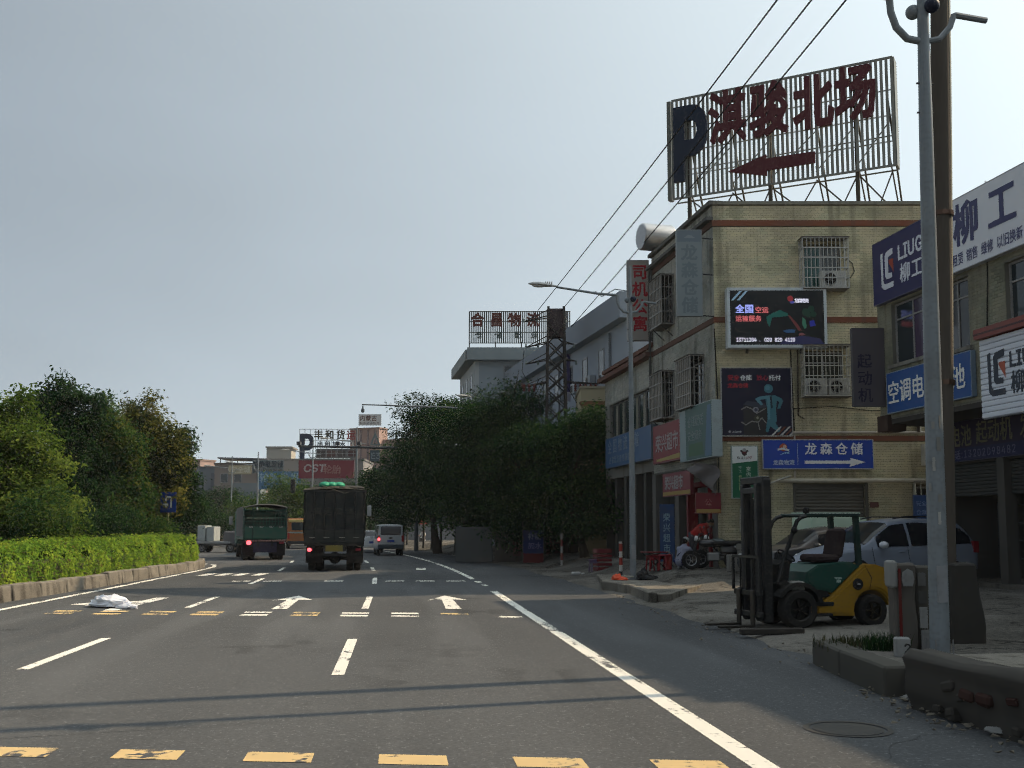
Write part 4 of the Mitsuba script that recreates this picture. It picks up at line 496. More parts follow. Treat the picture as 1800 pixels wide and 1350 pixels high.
# the planted median on the left: kerb stones and soil
med = Thing('median', kind='structure')
base = LineString([(-9.6, 6), (-9.12, 17), (-8.84, 24.9), (-8.4, 32), (-8.1, 43), (-8.15, 46), (-8.55, 48.6), (-9.5, 50.2), (-11, 50.8), (-15.0, 50.5)])
inner = [base.interpolate(s) for s in np.linspace(0, base.length, 60)]
med.body(xyz_extrude(Polygon([(p.x - .3, p.y) for p in inner] + [(-17, 50), (-17, 6)]), -.05, .3), 'dirt')
s = 0.0; k = 0
while s < base.length - 1:
    L = rng.uniform(1.1, 2.0); L = min(L, base.length - s)
    a, b = base.interpolate(s + .03), base.interpolate(s + L - .03)
    d = np.array([b.x - a.x, b.y - a.y]); ln = np.hypot(*d)
    h = .36 + rng.uniform(-.035, .035)
    m = rough_block(0, ln, -.02, .24, -.1, h, seed=50 + k, amp=.03)
    v = m.vertices; v[:, 1] += .12 * np.clip(v[:, 2], 0, 1); m.vertices = v
    med.part('kerb_stone', mv(m, a.x, a.y, 0, rz=math.degrees(math.atan2(d[1], d[0])) + rng.uniform(-.6, .6)), 'concrete', smooth=40)
    s += L; k += 1

# ------------------------------------------------------------------ buildings on the right
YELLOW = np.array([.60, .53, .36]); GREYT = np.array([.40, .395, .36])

def bricks(x0, x1, z0, z1, holes, base, seed, bw=.205, bh=.0745, y=0.0, proud=.012, tone=.12):
    """Glazed wall tiles with recessed joints, (boxes, colours) per tile; courses break joint, holes are (x0, x1, z0, z1)."""
    r = np.random.default_rng(seed); out = []
    rows = int(round((z1 - z0) / bh))
    for k in range(rows):
        a, b = z0 + k * bh + .004, z0 + (k + 1) * bh - .004
        xs = np.arange(x0 - (bw / 2 if k % 2 else 0), x1, bw)
        for x in xs:
            u, v = max(x + .0035, x0), min(x + bw - .0035, x1)
            if v - u < .03: continue
            segs = [(u, v)]
            for h in holes:
                if b > h[2] and a < h[3]:
                    segs = [s for p, q in segs for s in ((p, min(q, h[0])), (max(p, h[1]), q)) if s[1] - s[0] > .02]
            for p, q in segs:
                st = meshkit.fbm(np.array([p * .55, a * .16 + 3, seed * 1.0]), 3, seed)     # weathering runs down the wall
                bl = meshkit.fbm(np.array([p * 1.7, a * 1.7, seed + 9.0]), 3, seed + 1)
                c = base * (1 + tone * (r.random() - .5) * 1.2) * (1 - .30 * np.clip((st - .52) * 3, 0, 1)) * (1 - .30 * np.clip((bl - .52) * 4, 0, 1))
                c = c * np.array([1 - .05 * (bl > .55), 1, 1 - .06 * r.random()])
                out.append((p, q, a, b, y - proud * (0.8 + .4 * r.random()), c))
    return out
def brick_mesh(items, y=0.0):
    n = len(items); A = np.array([i[:5] for i in items])
    p, q, a, b, f = A.T; back = np.full(n, y + .004)
    v = np.stack([np.stack(t, -1) for t in ((p, f, a), (q, f, a), (q, f, b), (p, f, b), (p, back, a), (q, back, a), (q, back, b), (p, back, b))], 1)
    F = np.array([[0, 1, 2], [0, 2, 3], [4, 0, 3], [4, 3, 7], [1, 5, 6], [1, 6, 2], [3, 2, 6], [3, 6, 7], [4, 5, 1], [4, 1, 0]])
    f_ = (F[None] + (np.arange(n) * 8)[:, None, None]).reshape(-1, 3)
    return trimesh.Trimesh(v.reshape(-1, 3), f_, process=False), np.repeat(np.array([i[5] for i in items]), 8, axis=0)
def lay(th, items, wall, single=0, name='tile'):
    """Tiles as parts of a wall: the first ones singly, the rest as one mesh."""
    for it in items[:single]:
        m, c = brick_mesh([it]); th.part(name, m, 'wall', vcol=c, parent=wall)
    m, c = brick_mesh(items[single:]); th.part(name + 's', m, 'wall', vcol=c, parent=wall, kind='stuff')
def wall_slab(x0, x1, z0, z1, holes, y0=0.0, d=.24):
    g = sbox(x0, z0, x1, z1)
    for h in holes: g = g.difference(sbox(h[0], h[2], h[1], h[3]))
    return mv(extrude(g, d), 0, y0, 0)

def ac_unit(th, x, z, y=-.05, w=.74, h=.5, d=.28, faces='front', parent=None, col=(.52, .51, .47)):
    u = th.part('air_conditioner', bevel(x, x + w, y - d, y, z, z + h, .015), 'paint', col, parent=parent)
    cx, cz, r = x + w * .36, z + h / 2, h * .4
    th.part('fan_grille', cat(mv(lathe([(r, 0), (r, .02), (r - .03, .03), (r - .03, 0)], 20), cx, y - d, cz, rx=90), *[tube([(cx - r * math.cos(a), y - d - .02, cz - r * math.sin(a)), (cx + r * math.cos(a), y - d - .02, cz + r * math.sin(a))], .005, 4) for a in np.arange(6) * math.pi / 6]), 'paint', (.3, .3, .29), parent=u)
    th.part('fan', cat(mv(lathe([(0, 0), (r - .03, 0), (r - .03, .004), (0, .004)], 20), cx, y - d - .001, cz, rx=90)), 'matte', (.02, .02, .02), parent=u)
    return u
def window(th, x0, x1, z0, z1, y=.10, cols=3, rows=(.72,), frame=(.42, .42, .41), glass=(.02, .025, .03), curtain=None, name='window'):
    w = th.part(name, extrude(frame2d(x0, x1, z0, z1, .05), .06).apply_translation([0, y, 0]), 'paint', frame)
    ms = [box(x0 + (x1 - x0) * k / cols - .02, x0 + (x1 - x0) * k / cols + .02, y + .005, y + .055, z0 + .05, z1 - .05) for k in range(1, cols)]
    ms += [box(x0 + .05, x1 - .05, y + .002, y + .052, z0 + (z1 - z0) * t - .02, z0 + (z1 - z0) * t + .02) for t in rows]
    if ms: th.part('frame', cat(ms), 'paint', frame, parent=w)
    for k in range(cols):
        a, b = x0 + (x1 - x0) * k / cols + .02, x0 + (x1 - x0) * (k + 1) / cols - .02
        th.part('pane', box(a, b, y + .03, y + .036, z0 + .04, z1 - .04), 'dark_glass', np.array(glass) * (1 + .5 * (k % 2)) if curtain is None or k not in curtain else curtain[k], parent=w)
    return w
def cage(th, x0, x1, z0, z1, d=.42, bars=11, hbars=4, col=(.40, .40, .38), sheet_sides=None, y=0.0):
    """An anti-theft window cage of square bars."""
    f = y - d; ms = []
    for z in np.linspace(z0, z1, hbars + 2): ms += [bar((x0, f, z), (x1, f, z), .028), bar((x0, y, z), (x0, f, z), .025), bar((x1, y, z), (x1, f, z), .025)]
    c = th.part('window_cage', cat(ms), 'paint', col)
    for x in np.linspace(x0, x1, bars): th.part('bar', bar((x, f, z0), (x, f, z1), .02), 'paint', col, parent=c)
    for x in (x0, x1):
        for t in np.linspace(y - d * .75, y - .05, 3): th.part('bar', bar((x, t, z0), (x, t, z1), .02), 'paint', col, parent=c)
    th.part('roof_sheet', box(x0 - .04, x1 + .04, f - .06, y, z1 + .02, z1 + .035), 'matte', (.16, .15, .14), parent=c)
    th.part('floor_sheet', box(x0, x1, f, y, z0 - .03, z0 - .012), 'matte', (.16, .15, .14), parent=c)
    if sheet_sides: th.part('sheet', box(x0 + .03, x1 - .03, f + .018, f + .024, z0 + .02, z1 - .02), 'matte', sheet_sides, parent=c)
    return c

# --- the yellow corner building: front wall (facing the camera) and side wall along the road
yb = Thing('yellow_building', 'three-storey corner building with yellow tiled front wall and red bands', 'building', (9.35, 30.2, 0), -6.2)
W1, W2, DOOR, WR = (2.72, 3.82, 8.86, 10.16), (2.66, 3.80, 5.62, 6.92), (2.30, 4.33, .2, 2.98), (5.85, 7.4, 1.95, 2.9)
holes = [W1, W2, DOOR, WR]
fw = yb.part('front_wall', wall_slab(0, 8.6, .0, 11.45, holes), 'wall', (.20, .175, .115))
bands = ((10.74, 10.92), (7.79, 7.96), (4.24, 4.40))
it = []
zs = [.2] + [z for b in bands for z in b][::-1]
for a, b in ((.2, 4.24), (4.40, 7.79), (7.96, 10.74), (10.92, 11.40)): it += bricks(0.0, 8.6, a, b, holes, YELLOW, 3)
near_it = [i for i in it if 4.2 < i[0] < 5.6 and 4.6 < i[2] < 7.6]; rest = [i for i in it if not (4.2 < i[0] < 5.6 and 4.6 < i[2] < 7.6)]
lay(yb, near_it + rest, fw, 300)
for a, b in bands: yb.part('band', box(-.03, 8.6, -.035, .0, a, b), 'wall', (.20, .075, .045), parent=fw)
yb.part('coping', box(-.06, 8.6, -.06, .30, 11.40, 11.50), 'wall', (.22, .21, .17), parent=fw)
yb.part('core', box(.25, 8.6, .26, 12, 0, 11.2), 'wall', (.2, .19, .17))
# side wall, built in its own frame: x runs along the wall towards the camera
sb = Thing('side', pos=(9.35, 30.2, 0), rot=-86.96); sb.key = yb.key
sh = [(-3.6, -.3, .3, 3.55), (-6.2, -4.0, .3, 3.55), (-2.25, -.95, 5.5, 6.9), (-5.1, -3.9, 5.4, 6.8), (-5.1, -3.95, 8.6, 10.15)]
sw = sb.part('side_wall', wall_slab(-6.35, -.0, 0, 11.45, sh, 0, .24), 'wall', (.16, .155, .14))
it = []
for a, b in ((3.6, 7.79), (7.96, 10.74), (10.92, 11.40)): it += bricks(-6.3, 0.0, a, b, sh, GREYT, 8)  # same tile as the front, its shade put into the greyer colour
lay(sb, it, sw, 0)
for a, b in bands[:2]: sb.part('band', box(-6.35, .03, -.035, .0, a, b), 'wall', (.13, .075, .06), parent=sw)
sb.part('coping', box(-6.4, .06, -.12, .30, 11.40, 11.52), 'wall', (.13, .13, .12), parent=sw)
sb.part('parapet_ledge', box(-6.4, .04, -.22, .0, 10.92, 11.02), 'wall', (.12, .12, .115), parent=sw)
for x in (-6.28, -3.75, -.2): sb.part('pillar', box(x - .22, x + .2, -.02, .5, 0, 3.58), 'wall', (.13, .125, .115), parent=sw)
window(yb, *W1, cols=2, rows=(.75,), glass=(.03, .10, .085), curtain={1: (.05, .055, .05)})
window(yb, *W2, cols=2, rows=(.75,), glass=(.03, .035, .03))
window(yb, *WR, cols=3, rows=(), glass=(.02, .02, .02))
c = cage(yb, 2.57, 3.92, 8.76, 10.26, .45, 12, 4); ac_unit(yb, 3.12, 8.79, -.08)
c = cage(yb, 2.54, 3.90, 5.54, 7.02, .45, 12, 4, (.44, .43, .38)); ac_unit(yb, 2.60, 5.57, -.08, .62); ac_unit(yb, 3.26, 5.57, -.08, .62)
c = cage(yb, 5.76, 7.5, 1.85, 3.0, .2, 12, 2, (.5, .48, .4))
yb.part('weather_cable', tube([(3.98, -.03, 9.75), (4.16, -.03, 9.6), (4.22, -.03, 9.35), (4.1, -.03, 9.15), (3.95, -.03, 9.12)], .012, 5), 'matte', (.05, .05, .045))
wind_ac = Thing('side', pos=(9.35, 30.2, 0), rot=-6.2); wind_ac.key = yb.key
ac_unit(wind_ac, 5.98, 2.95 + .55, -.12, .75, .62, .3, col=(.5, .48, .42))
# roller shutter, cornice pipe and cables on the front wall
rs = yb.part('roller_shutter', box(DOOR[0], DOOR[1], .10, .13, .1, 2.98), 'metal', (.13, .12, .10))
for k in range(26): yb.part('slat', mv(tube([(DOOR[0] + .02, .09, .34 + .1 * k), (DOOR[1] - .02, .09, .34 + .1 * k)], .043, 6), 0, .01, 0), 'paint', (.15, .14, .12), parent=rs)
yb.part('door_frame', cat(box(DOOR[0] - .08, DOOR[0], -.03, .1, .1, 3.02), box(DOOR[1], DOOR[1] + .10, -.03, .1, .1, 3.02)), 'paint', (.09, .085, .07), parent=rs)
yb.part('cornice_pipe', tube([(1.75, -.14, 3.06), (8.5, -.14, 3.08)], .065, 8), 'paint', (.50, .46, .36))
yb.part('conduit', cat(tube([(2.05, -.06, 4.49), (8.5, -.06, 4.50)], .04, 6), tube([(6.0, -.06, 4.5), (6.0, -.06, 4.85)], .04, 6), tube([(6.45, -.06, 4.5), (6.45, -.06, 4.87)], .04, 6), tube([(2.3, -.05, 4.5), (2.28, -.05, 3.1)], .025, 6)), 'paint', (.48, .43, .36))
yb.part('downpipe', cat(tube([(5.95, -.1, 4.5), (5.95, -.1, 5.1), (5.7, -.1, 5.2)], .045, 6), tube([(2.45, -.05, 7.0), (2.42, -.05, 5.0), (2.6, -.05, 4.9)], .02, 5)), 'matte', (.06, .045, .035))
yb.part('cable', cat(tube([(2.3, -.04, 5.2), (3.4, -.04, 5.27), (4.6, -.04, 5.14), (6.6, -.04, 5.17)], .012, 5), tube([(-.02, -.05, 7.6), (.06, -.05, 5.0), (.02, -.05, 2.2)], .02, 5), tube([(2.24, -.04, 7.0), (2.3, -.04, 4.4)], .02, 5)), 'matte', (.03, .028, .025))
for x, z in ((.34, 10.15), (1.42, 9.5), (2.02, 10.35), (5.1, 4.02), (5.1, 3.65), (1.45, 6.75)): yb.part('bolt', mv(lathe([(0, -.03), (.03, -.03), (.035, 0)], 8), x, -.02, z, rx=90), 'matte', (.02, .02, .02))
yb.part('wall_plate', box(4.47, 4.72, -.05, -.013, 2.28, 2.44), 'paint', (.12, .05, .045))
yb.part('meter_box', bevel(.62, 1.12, -.2, -.02, 1.55, 2.28, .015), 'paint', (.42, .40, .33))
yb.part('awning_stay', cat(tube([(1.4, -.3, 2.95), (2.1, -.25, 3.2)], .03, 5), tube([(1.35, -.3, 2.9), (1.3, -.3, .6)], .03, 5)), 'paint', (.42, .40, .34))
# side wall: barred cages, shop fronts
for x0, x1, z0, z1 in ((-2.35, -.92, 5.4, 6.95), (-5.2, -3.85, 5.35, 6.9), (-5.1, -3.75, 8.5, 10.15)):
    window(sb, x0 + .1, x1 - .05, z0 + .1, z1 - .1, cols=2)
    cage(sb, x0, x1, z0, z1, .46, 9, 3, (.30, .29, .27), sheet_sides=(.235, .215, .185))
    sb.parts('support', [bar((x0 + .2, -.4, z0 - .03), (x0 + .2, -.0, z0 - .4), .03), bar((x1 - .2, -.4, z0 - .03), (x1 - .2, 0, z0 - .4), .03)], 'matte', (.08, .08, .08))
sb.part('downpipe', cat(tube([(-6.25, -.12, 11), (-6.25, -.12, 5.3)], .05, 6), tube([(-6.05, -.1, 11), (-6.05, -.1, 8.3)], .03, 6)), 'matte', (.09, .09, .085))
sb.part('shop_interior', cat(box(-6.3, 0, 6.6, 6.7, 0, 3.6), box(-6.3, 0, .2, 6.6, 3.5, 3.6), box(-6.35, -6.25, .3, 6.6, 0, 3.5), box(-.2, -.02, .3, 6.6, 0, 3.5)), 'matte', (.20, .195, .18))
sb.part('shop_door', cat(bevel(-4.3, -3.75, .4, .48, .3, 2.7, .02), bevel(-3.7, -3.0, .4, .47, .3, 2.7, .02)), 'paint', (.085, .08, .065))
sb.part('door_surround', cat(box(-2.75, -2.6, -.03, .3, .3, 3.0), box(-.75, -.6, -.03, .3, .3, 3.0), box(-2.75, -.6, -.03, .3, 2.95, 3.1)), 'paint', (.22, .015, .02))
sb.part('shop_counter', cat(bevel(-2.2, -1.0, 1.0, 1.5, .3, 1.2, .02), box(-2.5, -.9, 2.4, 2.58, .6, 2.6)), 'matte', (.11, .09, .075))
# water drum on the roof
wd = Thing('water_tank', 'steel water drum lying on the roof edge beside the vertical grey sign', 'tank', (9.7, 36.3, 11.5))
wd.body(mv(lathe([(0, 0), (.44, 0), (.48, .05), (.48, 1.15), (.44, 1.2), (0, 1.2)], 20), 0, 0, .55, rx=90, rz=-80), 'metal', (.5, .5, .5), smooth=40)
wd.part('cradle', cat(box(-.3, .2, -.5, .5, -.02, .12)), 'matte', (.1, .1, .1))

# --- the two-storey wing behind it
lw = Thing('two_storey_wing', 'low two-storey wing with a red-edged roof and tall curtained windows beyond the yellow building', 'building', (9.03, 36.45, 0), -86.96)
lh = [(-6.3, -.35, 4.75, 6.75), (-6.6, -.3, .3, 3.7)]
w = lw.part('wall', wall_slab(-7.0, 0, 0, 8.2, lh), 'wall', (.25, .245, .225))
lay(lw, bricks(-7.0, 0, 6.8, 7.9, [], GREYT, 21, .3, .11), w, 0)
lw.part('core', box(-7.0, 0, .9, 9, 3.7, 7.9), 'wall', (.2, .2, .19))
lw.part('gable_wall', box(-7.0, -6.75, .24, 9, 0, 8.2), 'wall', (.36, .32, .22))
lw.part('roof_edge', cat(box(-7.15, .05, -.32, .0, 7.78, 7.95), box(-7.15, .05, -.10, .05, 8.15, 8.3)), 'wall', (.15, .075, .06))
for k in range(6):
    x = -6.2 + k * .98
    lw_w = lw.part('window', mv(extrude(frame2d(x, x + .9, 4.78, 6.72, .045), .05), 0, .1, 0), 'paint', (.08, .08, .075))
    lw.part('pane', box(x + .045, x + .44, .13, .137, 4.82, 6.68), 'dark_glass', (.02, .03, .035), parent=lw_w)
    lw.part('curtain', box(x + .46, x + .855, .13, .137, 4.82, 6.68), 'matte', ((.24, .23, .19), (.2, .2, .16))[k % 2], parent=lw_w)
lw.part('shop_interior', cat(box(-6.9, 0, 6.6, 6.7, 0, 3.8), box(-6.9, 0, .2, 6.6, 3.7, 3.8)), 'matte', (.20, .195, .18))
for k, x in enumerate((-6.7, -5.3, -3.9, -2.5, -1.2, -.1)): lw.part('pillar', box(x - .18, x + .14, -.02, .3, 0, 3.7), 'wall', (.065, .065, .06))
for k, x in enumerate((-6.4, -5.05, -3.6, -2.25)): lw.part('shop_door', bevel(x, x + .95, .25, .32, .25, 3.0, .02), 'paint', ((.09, .085, .08), (.05, .055, .10))[k % 2])

# --- the near two-storey building on the right
nb = Thing('tiled_building', 'near two-storey tiled building with boards along its eaves above open shops', 'building', (12.76, 26.65, 0), -86.96)
NW = [(.72, 2.42, 5.9, 7.5), (2.95, 4.15, 5.82, 7.46), (5.5, 7.3, 5.75, 7.4), (8.5, 10.2, 5.75, 7.4)]
w = nb.part('upper_wall', wall_slab(0, 38, 4.5, 9.1, NW), 'wall', (.20, .195, .165))  # runs on unseen behind the camera, lengthened to block sky
lay(nb, bricks(0.0, 7.6, 4.55, 7.6, NW, np.array([.30, .29, .22]), 33), w, 0)
nb.part('gable_wall', box(0, .24, .24, 3.6, 4.5, 9.1), 'wall', (.3, .29, .25))
nb.part('core', box(.1, 38, .9, 3.4, 4.55, 9.0), 'wall', (.2, .2, .18))
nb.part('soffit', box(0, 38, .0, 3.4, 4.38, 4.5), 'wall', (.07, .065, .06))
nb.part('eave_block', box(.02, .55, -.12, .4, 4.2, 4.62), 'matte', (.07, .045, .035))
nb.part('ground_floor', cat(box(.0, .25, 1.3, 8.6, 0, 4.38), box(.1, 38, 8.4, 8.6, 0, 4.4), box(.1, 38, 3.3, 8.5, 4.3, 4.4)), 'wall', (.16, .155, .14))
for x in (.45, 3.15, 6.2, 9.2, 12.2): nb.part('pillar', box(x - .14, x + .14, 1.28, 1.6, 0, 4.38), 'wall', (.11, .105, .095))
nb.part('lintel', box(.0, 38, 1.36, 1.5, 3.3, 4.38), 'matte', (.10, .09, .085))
for k, ww in enumerate(NW):
    window(nb, *ww, cols=2 if k < 2 else 3, rows=(.74,), frame=(.30, .30, .29), glass=(.03, .04, .045), curtain={0: (.06, .06, .065), 1: (.015, .015, .015)} if k == 1 else {1: (.07, .05, .09)} if k == 0 else None)
    nb.part('sill', box(ww[0] - .1, ww[1] + .1, -.09, .05, ww[2] - .09, ww[2]), 'wall', (.25, .24, .21))
for k, (a, b) in enumerate(((.6, 3.0), (3.3, 6.05), (6.35, 9.05))):
    r_ = nb.part('roller_shutter', box(a, b, 1.50, 1.53, 2.47, 3.3), 'metal', (.06, .063, .06))
    for j in range(9): nb.part('slat', tube([(a, 1.485, 2.52 + j * .088), (b, 1.485, 2.52 + j * .088)], .04, 6), 'paint', (.065, .068, .065), parent=r_)
nb.part('shelf', cat(*[box(1.0, 2.6, 2.6, 3.0, .9 + .45 * k, .93 + .45 * k) for k in range(4)], *[box(1.0 + 1.55 * k, 1.05 + 1.55 * k, 2.6, 3.0, .4, 2.35) for k in range(2)]), 'paint', (.07, .075, .075))
nb.part('floor', box(0, 38, 1.2, 8.4, .0, .36), 'concrete')
nb.part('cable', tube([(4.95, -.03, 8.0), (4.9, -.03, 7.0), (4.8, -.03, 5.9)], .015, 5), 'matte', (.05, .05, .045))
nb.part('aerial', cat(tube([(4.2, .5, 9.1), (4.2, .5, 9.7), (4.6, .5, 9.45)], .015, 4)), 'metal', (.4, .4, .4))

# ------------------------------------------------------------------ signs, boards and the screen
def board(th, w, h, d=.08, frame=.03, face=(.1, .1, .2), rim=(.5, .5, .5), mat='paint', facemat='clean'):
    """A box sign in its local frame: its face towards -y at y = -d, its left bottom at the origin."""
    th.part('case', bevel(0, w, -d + .006, 0, 0, h, .008), mat, rim)
    f = th.part('face', box(frame, w - frame, -d - .002, -d + .010, frame, h - frame), facemat, face)
    if frame: th.part('rim', extrude(frame2d(0, w, 0, h, frame), .02).apply_translation([0, -d - .008, 0]), mat, rim)
    return f
FR = -6.2; SD = -86.96
def on_front(x, z, d=.0): c, s = math.cos(math.radians(FR)), math.sin(math.radians(FR)); return (9.35 + x * c + d * s, 30.2 + x * s - d * c, z)
def on_side(x, z, d=.0): c, s = math.cos(math.radians(SD)), math.sin(math.radians(SD)); return (9.35 + x * c + d * s, 30.2 + x * s - d * c, z)
def on_near(x, z, d=.0): c, s = math.cos(math.radians(SD)), math.sin(math.radians(SD)); return (12.76 + x * c + d * s, 26.65 + x * s - d * c, z)
def glow(r, g, b, k=1.0): return {'emitter': {'type': 'area', 'radiance': rgb(r * k, g * k, b * k)}}
def flat(th, pts, y, col, mat='clean', parent=None, name='print', d=.002): return th.part(name, extrude(Polygon(pts).buffer(0), -d).apply_translation([0, y, 0]), mat, col, parent=parent)
def disc(x, z, r, n=24, sx=1.0): return [(x + r * sx * math.cos(a), z + r * math.sin(a)) for a in np.arange(n) * 2 * math.pi / n]

# the lit screen on the yellow front wall
s = Thing('led_screen', 'lit advertising screen in a pale frame on the yellow tiled wall', 'screen', on_front(.31, 6.97, .04), FR)
f = board(s, 2.94, 1.80, .34, .085, (.012, .014, .016), (.55, .60, .62))
Y = -.343
k = .16
for text, x, z, h, c, b in (('全国', .24, 1.03, .27, (.30, .36, 1.0), .03), ('空运', .82, 1.03, .20, (.85, .05, .06), .02), ('运输服务', .24, .78, .19, (.85, .05, .06), .02)):
    s.part('lettering', cat([mv(extrude(glyph(ch, h, b)[0], -.004), x + i * h * 1.02, Y, z) for i, ch in enumerate(text)]), 'clean', (.3, .3, .3), parent=f, **glow(*c, k * (1.6 if c[2] > .5 else 1.0)))
s.part('lettering', cat([mv(extrude(glyph(ch, .14, .02)[0], -.004), 1.98 + i * .1, Y, 1.34) for i, ch in enumerate('龙森物流')] + [mv(extrude(glyph(ch, .15, .03, .8)[0], -.004), .24 + i * .076, Y, .16) for i, ch in enumerate('13711284 . 020 820 4120') if ch != ' ']), 'clean', (.3, .3, .3), parent=f, **glow(.8, .8, 1.0, k * 1.5))
s.part('stripe', cat([extrude(Polygon([(.12 + a, 1.42), (.20 + a, 1.42), (.45 + a, 1.70), (.37 + a, 1.70)]), -.004).apply_translation([0, Y, 0]) for a in (0, .17)]), 'clean', (.4, .6, .75), parent=f)
for pts, c in ((disc(1.87, 1.47, .09, 16), (.55, .06, .07)), (disc(1.92, 1.36, .045, 12, 1.5), (.15, .15, .6)),
               ([(1.15, .92), (1.30, 1.02), (1.55, 1.13), (1.78, 1.03), (1.80, .95), (1.60, .92), (1.32, .90), (1.27, .70), (1.24, .62), (1.17, .75)], (.02, .16, .13)),
               ([(1.78, .98), (1.86, .95), (2.08, .70), (2.18, .52), (2.10, .50), (1.98, .68)], (.22, .05, .05)),
               ([(1.62, .50), (1.80, .55), (2.0, .54), (1.98, .45), (1.75, .44)], (.05, .14, .30)),
               ([(2.1, .42), (2.2, .45), (2.3, .38), (2.1, .36)], (.30, .10, .11)),
               ([(2.22, .92), (2.30, .85), (2.34, .62), (2.28, .55), (2.20, .70)], (.08, .26, .17)),
               ([(2.42, .80), (2.56, .82), (2.60, .66), (2.44, .62)], (.04, .05, .45)),
               ([(1.5, .10), (2.85, .10), (2.72, .28), (2.2, .36), (1.7, .26)], (.05, .05, .14))):
    flat(s, pts, Y, c, parent=f, d=.003)
for x, z, r in ((2.32, 1.06, .12), (2.48, 1.16, .10), (2.55, 1.0, .09), (2.4, .98, .08)): flat(s, disc(x, z, r, 10), Y - .001 * r * 10, (.018, .06, .038), parent=f)
s.parts('bracket', [box(.6, .66, -.1, 0, -.12, 0), box(2.2, 2.26, -.1, 0, -.12, 0)], 'matte', (.06, .06, .06))

# the poster with the leaning figure
s = Thing('poster_board', 'dark poster board of a blue figure leaning on a safe, below the lit screen', 'poster', on_front(.13, 4.37, .04), FR)
f = board(s, 2.11, 2.06, .07, .028, (.013, .012, .032), (.42, .41, .38)); Y = -.073
for t, x, c in (('安全', .20, (.40, .02, .03)), ('仓库', .57, (.78, .80, .80)), ('放心', 1.06, (.34, .02, .04)), ('托付', 1.43, (.78, .80, .80))): write(s, t, x, 1.66, .18, c, Y, .003, .02, parent=f)
write(s, '龙森仓储', .20, 1.44, .155, (.40, .02, .03), Y, .003, .02, parent=f)
tl, td, tm = (.10, .24, .30), (.02, .10, .13), (.055, .17, .21)
flat(s, [(.66, .04), (.66, .95), (.78, 1.06), (1.28, .98), (1.36, .86), (1.36, .04)], Y, (.030, .028, .028), parent=f)
flat(s, [(.66, .95), (.78, 1.06), (1.28, .98), (1.36, .86), (1.1, .84)], Y - .001, (.045, .05, .07), parent=f)
for p in ([(.60, .80), (.75, .88), (.95, .80), (1.05, .68), (1.3, .82)], [(.60, .42), (.72, .34), (.9, .45), (1.08, .42), (1.20, .55), (1.32, .40)], [(1.08, .42), (1.13, .2)]):
    s.part('print', extrude(LineString(p).buffer(.016, 3), -.002).apply_translation([0, Y - .002, 0]), 'clean', (.22, .21, .20), parent=f)
flat(s, disc(1.02, .79, .085), Y - .004, (.24, .24, .27), parent=f); flat(s, disc(1.03, .79, .05), Y - .007, (.06, .06, .09), parent=f)
flat(s, disc(1.06, .54, .10, 6), Y - .004, (.05, .05, .03), parent=f); flat(s, disc(1.07, .55, .04), Y - .007, (.26, .26, .20), parent=f)
fig = [[(1.30, 1.17), (1.42, 1.22), (1.62, 1.22), (1.66, 1.10), (1.62, .80), (1.64, .45), (1.56, .36), (1.50, .55), (1.66, .30), (1.78, .14), (1.70, .10), (1.44, .30), (1.38, .12), (1.30, .14), (1.36, .5), (1.36, .82)],
       [(1.40, 1.22), (1.18, 1.19), (1.02, 1.13), (1.02, 1.08), (1.18, .92), (1.24, .94), (1.22, 1.0), (1.14, 1.08), (1.36, 1.12)], [(1.60, 1.22), (1.78, 1.14), (1.84, 1.05), (1.74, .82), (1.66, .82), (1.72, 1.02), (1.62, 1.08)]]
for i, p in enumerate(fig): flat(s, p, Y - .0045 - .001 * i, (tm, tl, tm)[i], parent=f)
flat(s, [(1.36, 1.2), (1.46, 1.21), (1.44, .5), (1.38, .5)], Y - .0075, tl, parent=f); flat(s, [(1.44, 1.20), (1.50, 1.20), (1.52, .86), (1.48, .82)], Y - .0075, (.01, .03, .045), parent=f)
flat(s, disc(1.41, 1.42, .135), Y - .005, tm, parent=f); flat(s, disc(1.38, 1.44, .07), Y - .0085, tl, parent=f)
for a in range(5):
    x = 1.46 + a * .13; flat(s, [(x, .03), (x + .07, .03), (min(x + .33, 2.07), .29 if x + .33 < 2.07 else .29 - (x + .33 - 2.07)), (min(x + .26, 2.07), .29 if x + .26 < 2.07 else .29 - (x + .26 - 2.07))], Y - .009, ((.45, .43, .42), (.13, .04, .02))[a % 2], parent=f)
s.part('print', cat([mv(extrude(glyph(ch, .07, .02)[0], -.002), .32 + i * .065, Y, .1) for i, ch in enumerate('龙森仓储')] + [extrude(Polygon(disc(.24, .14, .04, 6)), -.002).apply_translation([0, Y, 0])]), 'clean', (.34, .34, .36), parent=f)

# the blue arrow sign
s = Thing('arrow_sign', 'blue sign with white characters and a white arrow pointing right', 'sign', on_front(1.31, 3.40, .06), FR)
f = board(s, 3.27, .88, .10, .025, (.025, .065, .36), (.45, .46, .48)); Y = -.103
write(s, '龙森仓储', 1.24, .42, .37, (.80, .80, .80), Y, .006, .018, gap=.22, parent=f)
s.part('arrow', extrude(Polygon([(1.24, .16), (2.58, .16), (2.55, .07), (3.02, .21), (2.58, .33), (2.58, .25), (1.24, .25)]), -.006).apply_translation([0, Y, 0]), 'clean', (.80, .80, .80), parent=f)
write(s, '龙森物流', .30, .12, .16, (.50, .56, .66), Y, .004, .012, parent=f)
s.part('divider', box(1.03, 1.045, Y - .003, Y, .13, .76), 'clean', (.35, .42, .56), parent=f)
flat(s, disc(.62, .64, .115, 24), Y, (.42, .10, .05), parent=f, name='emblem'); flat(s, disc(.66, .67, .05), Y - .003, (.62, .42, .34), parent=f, name='emblem')
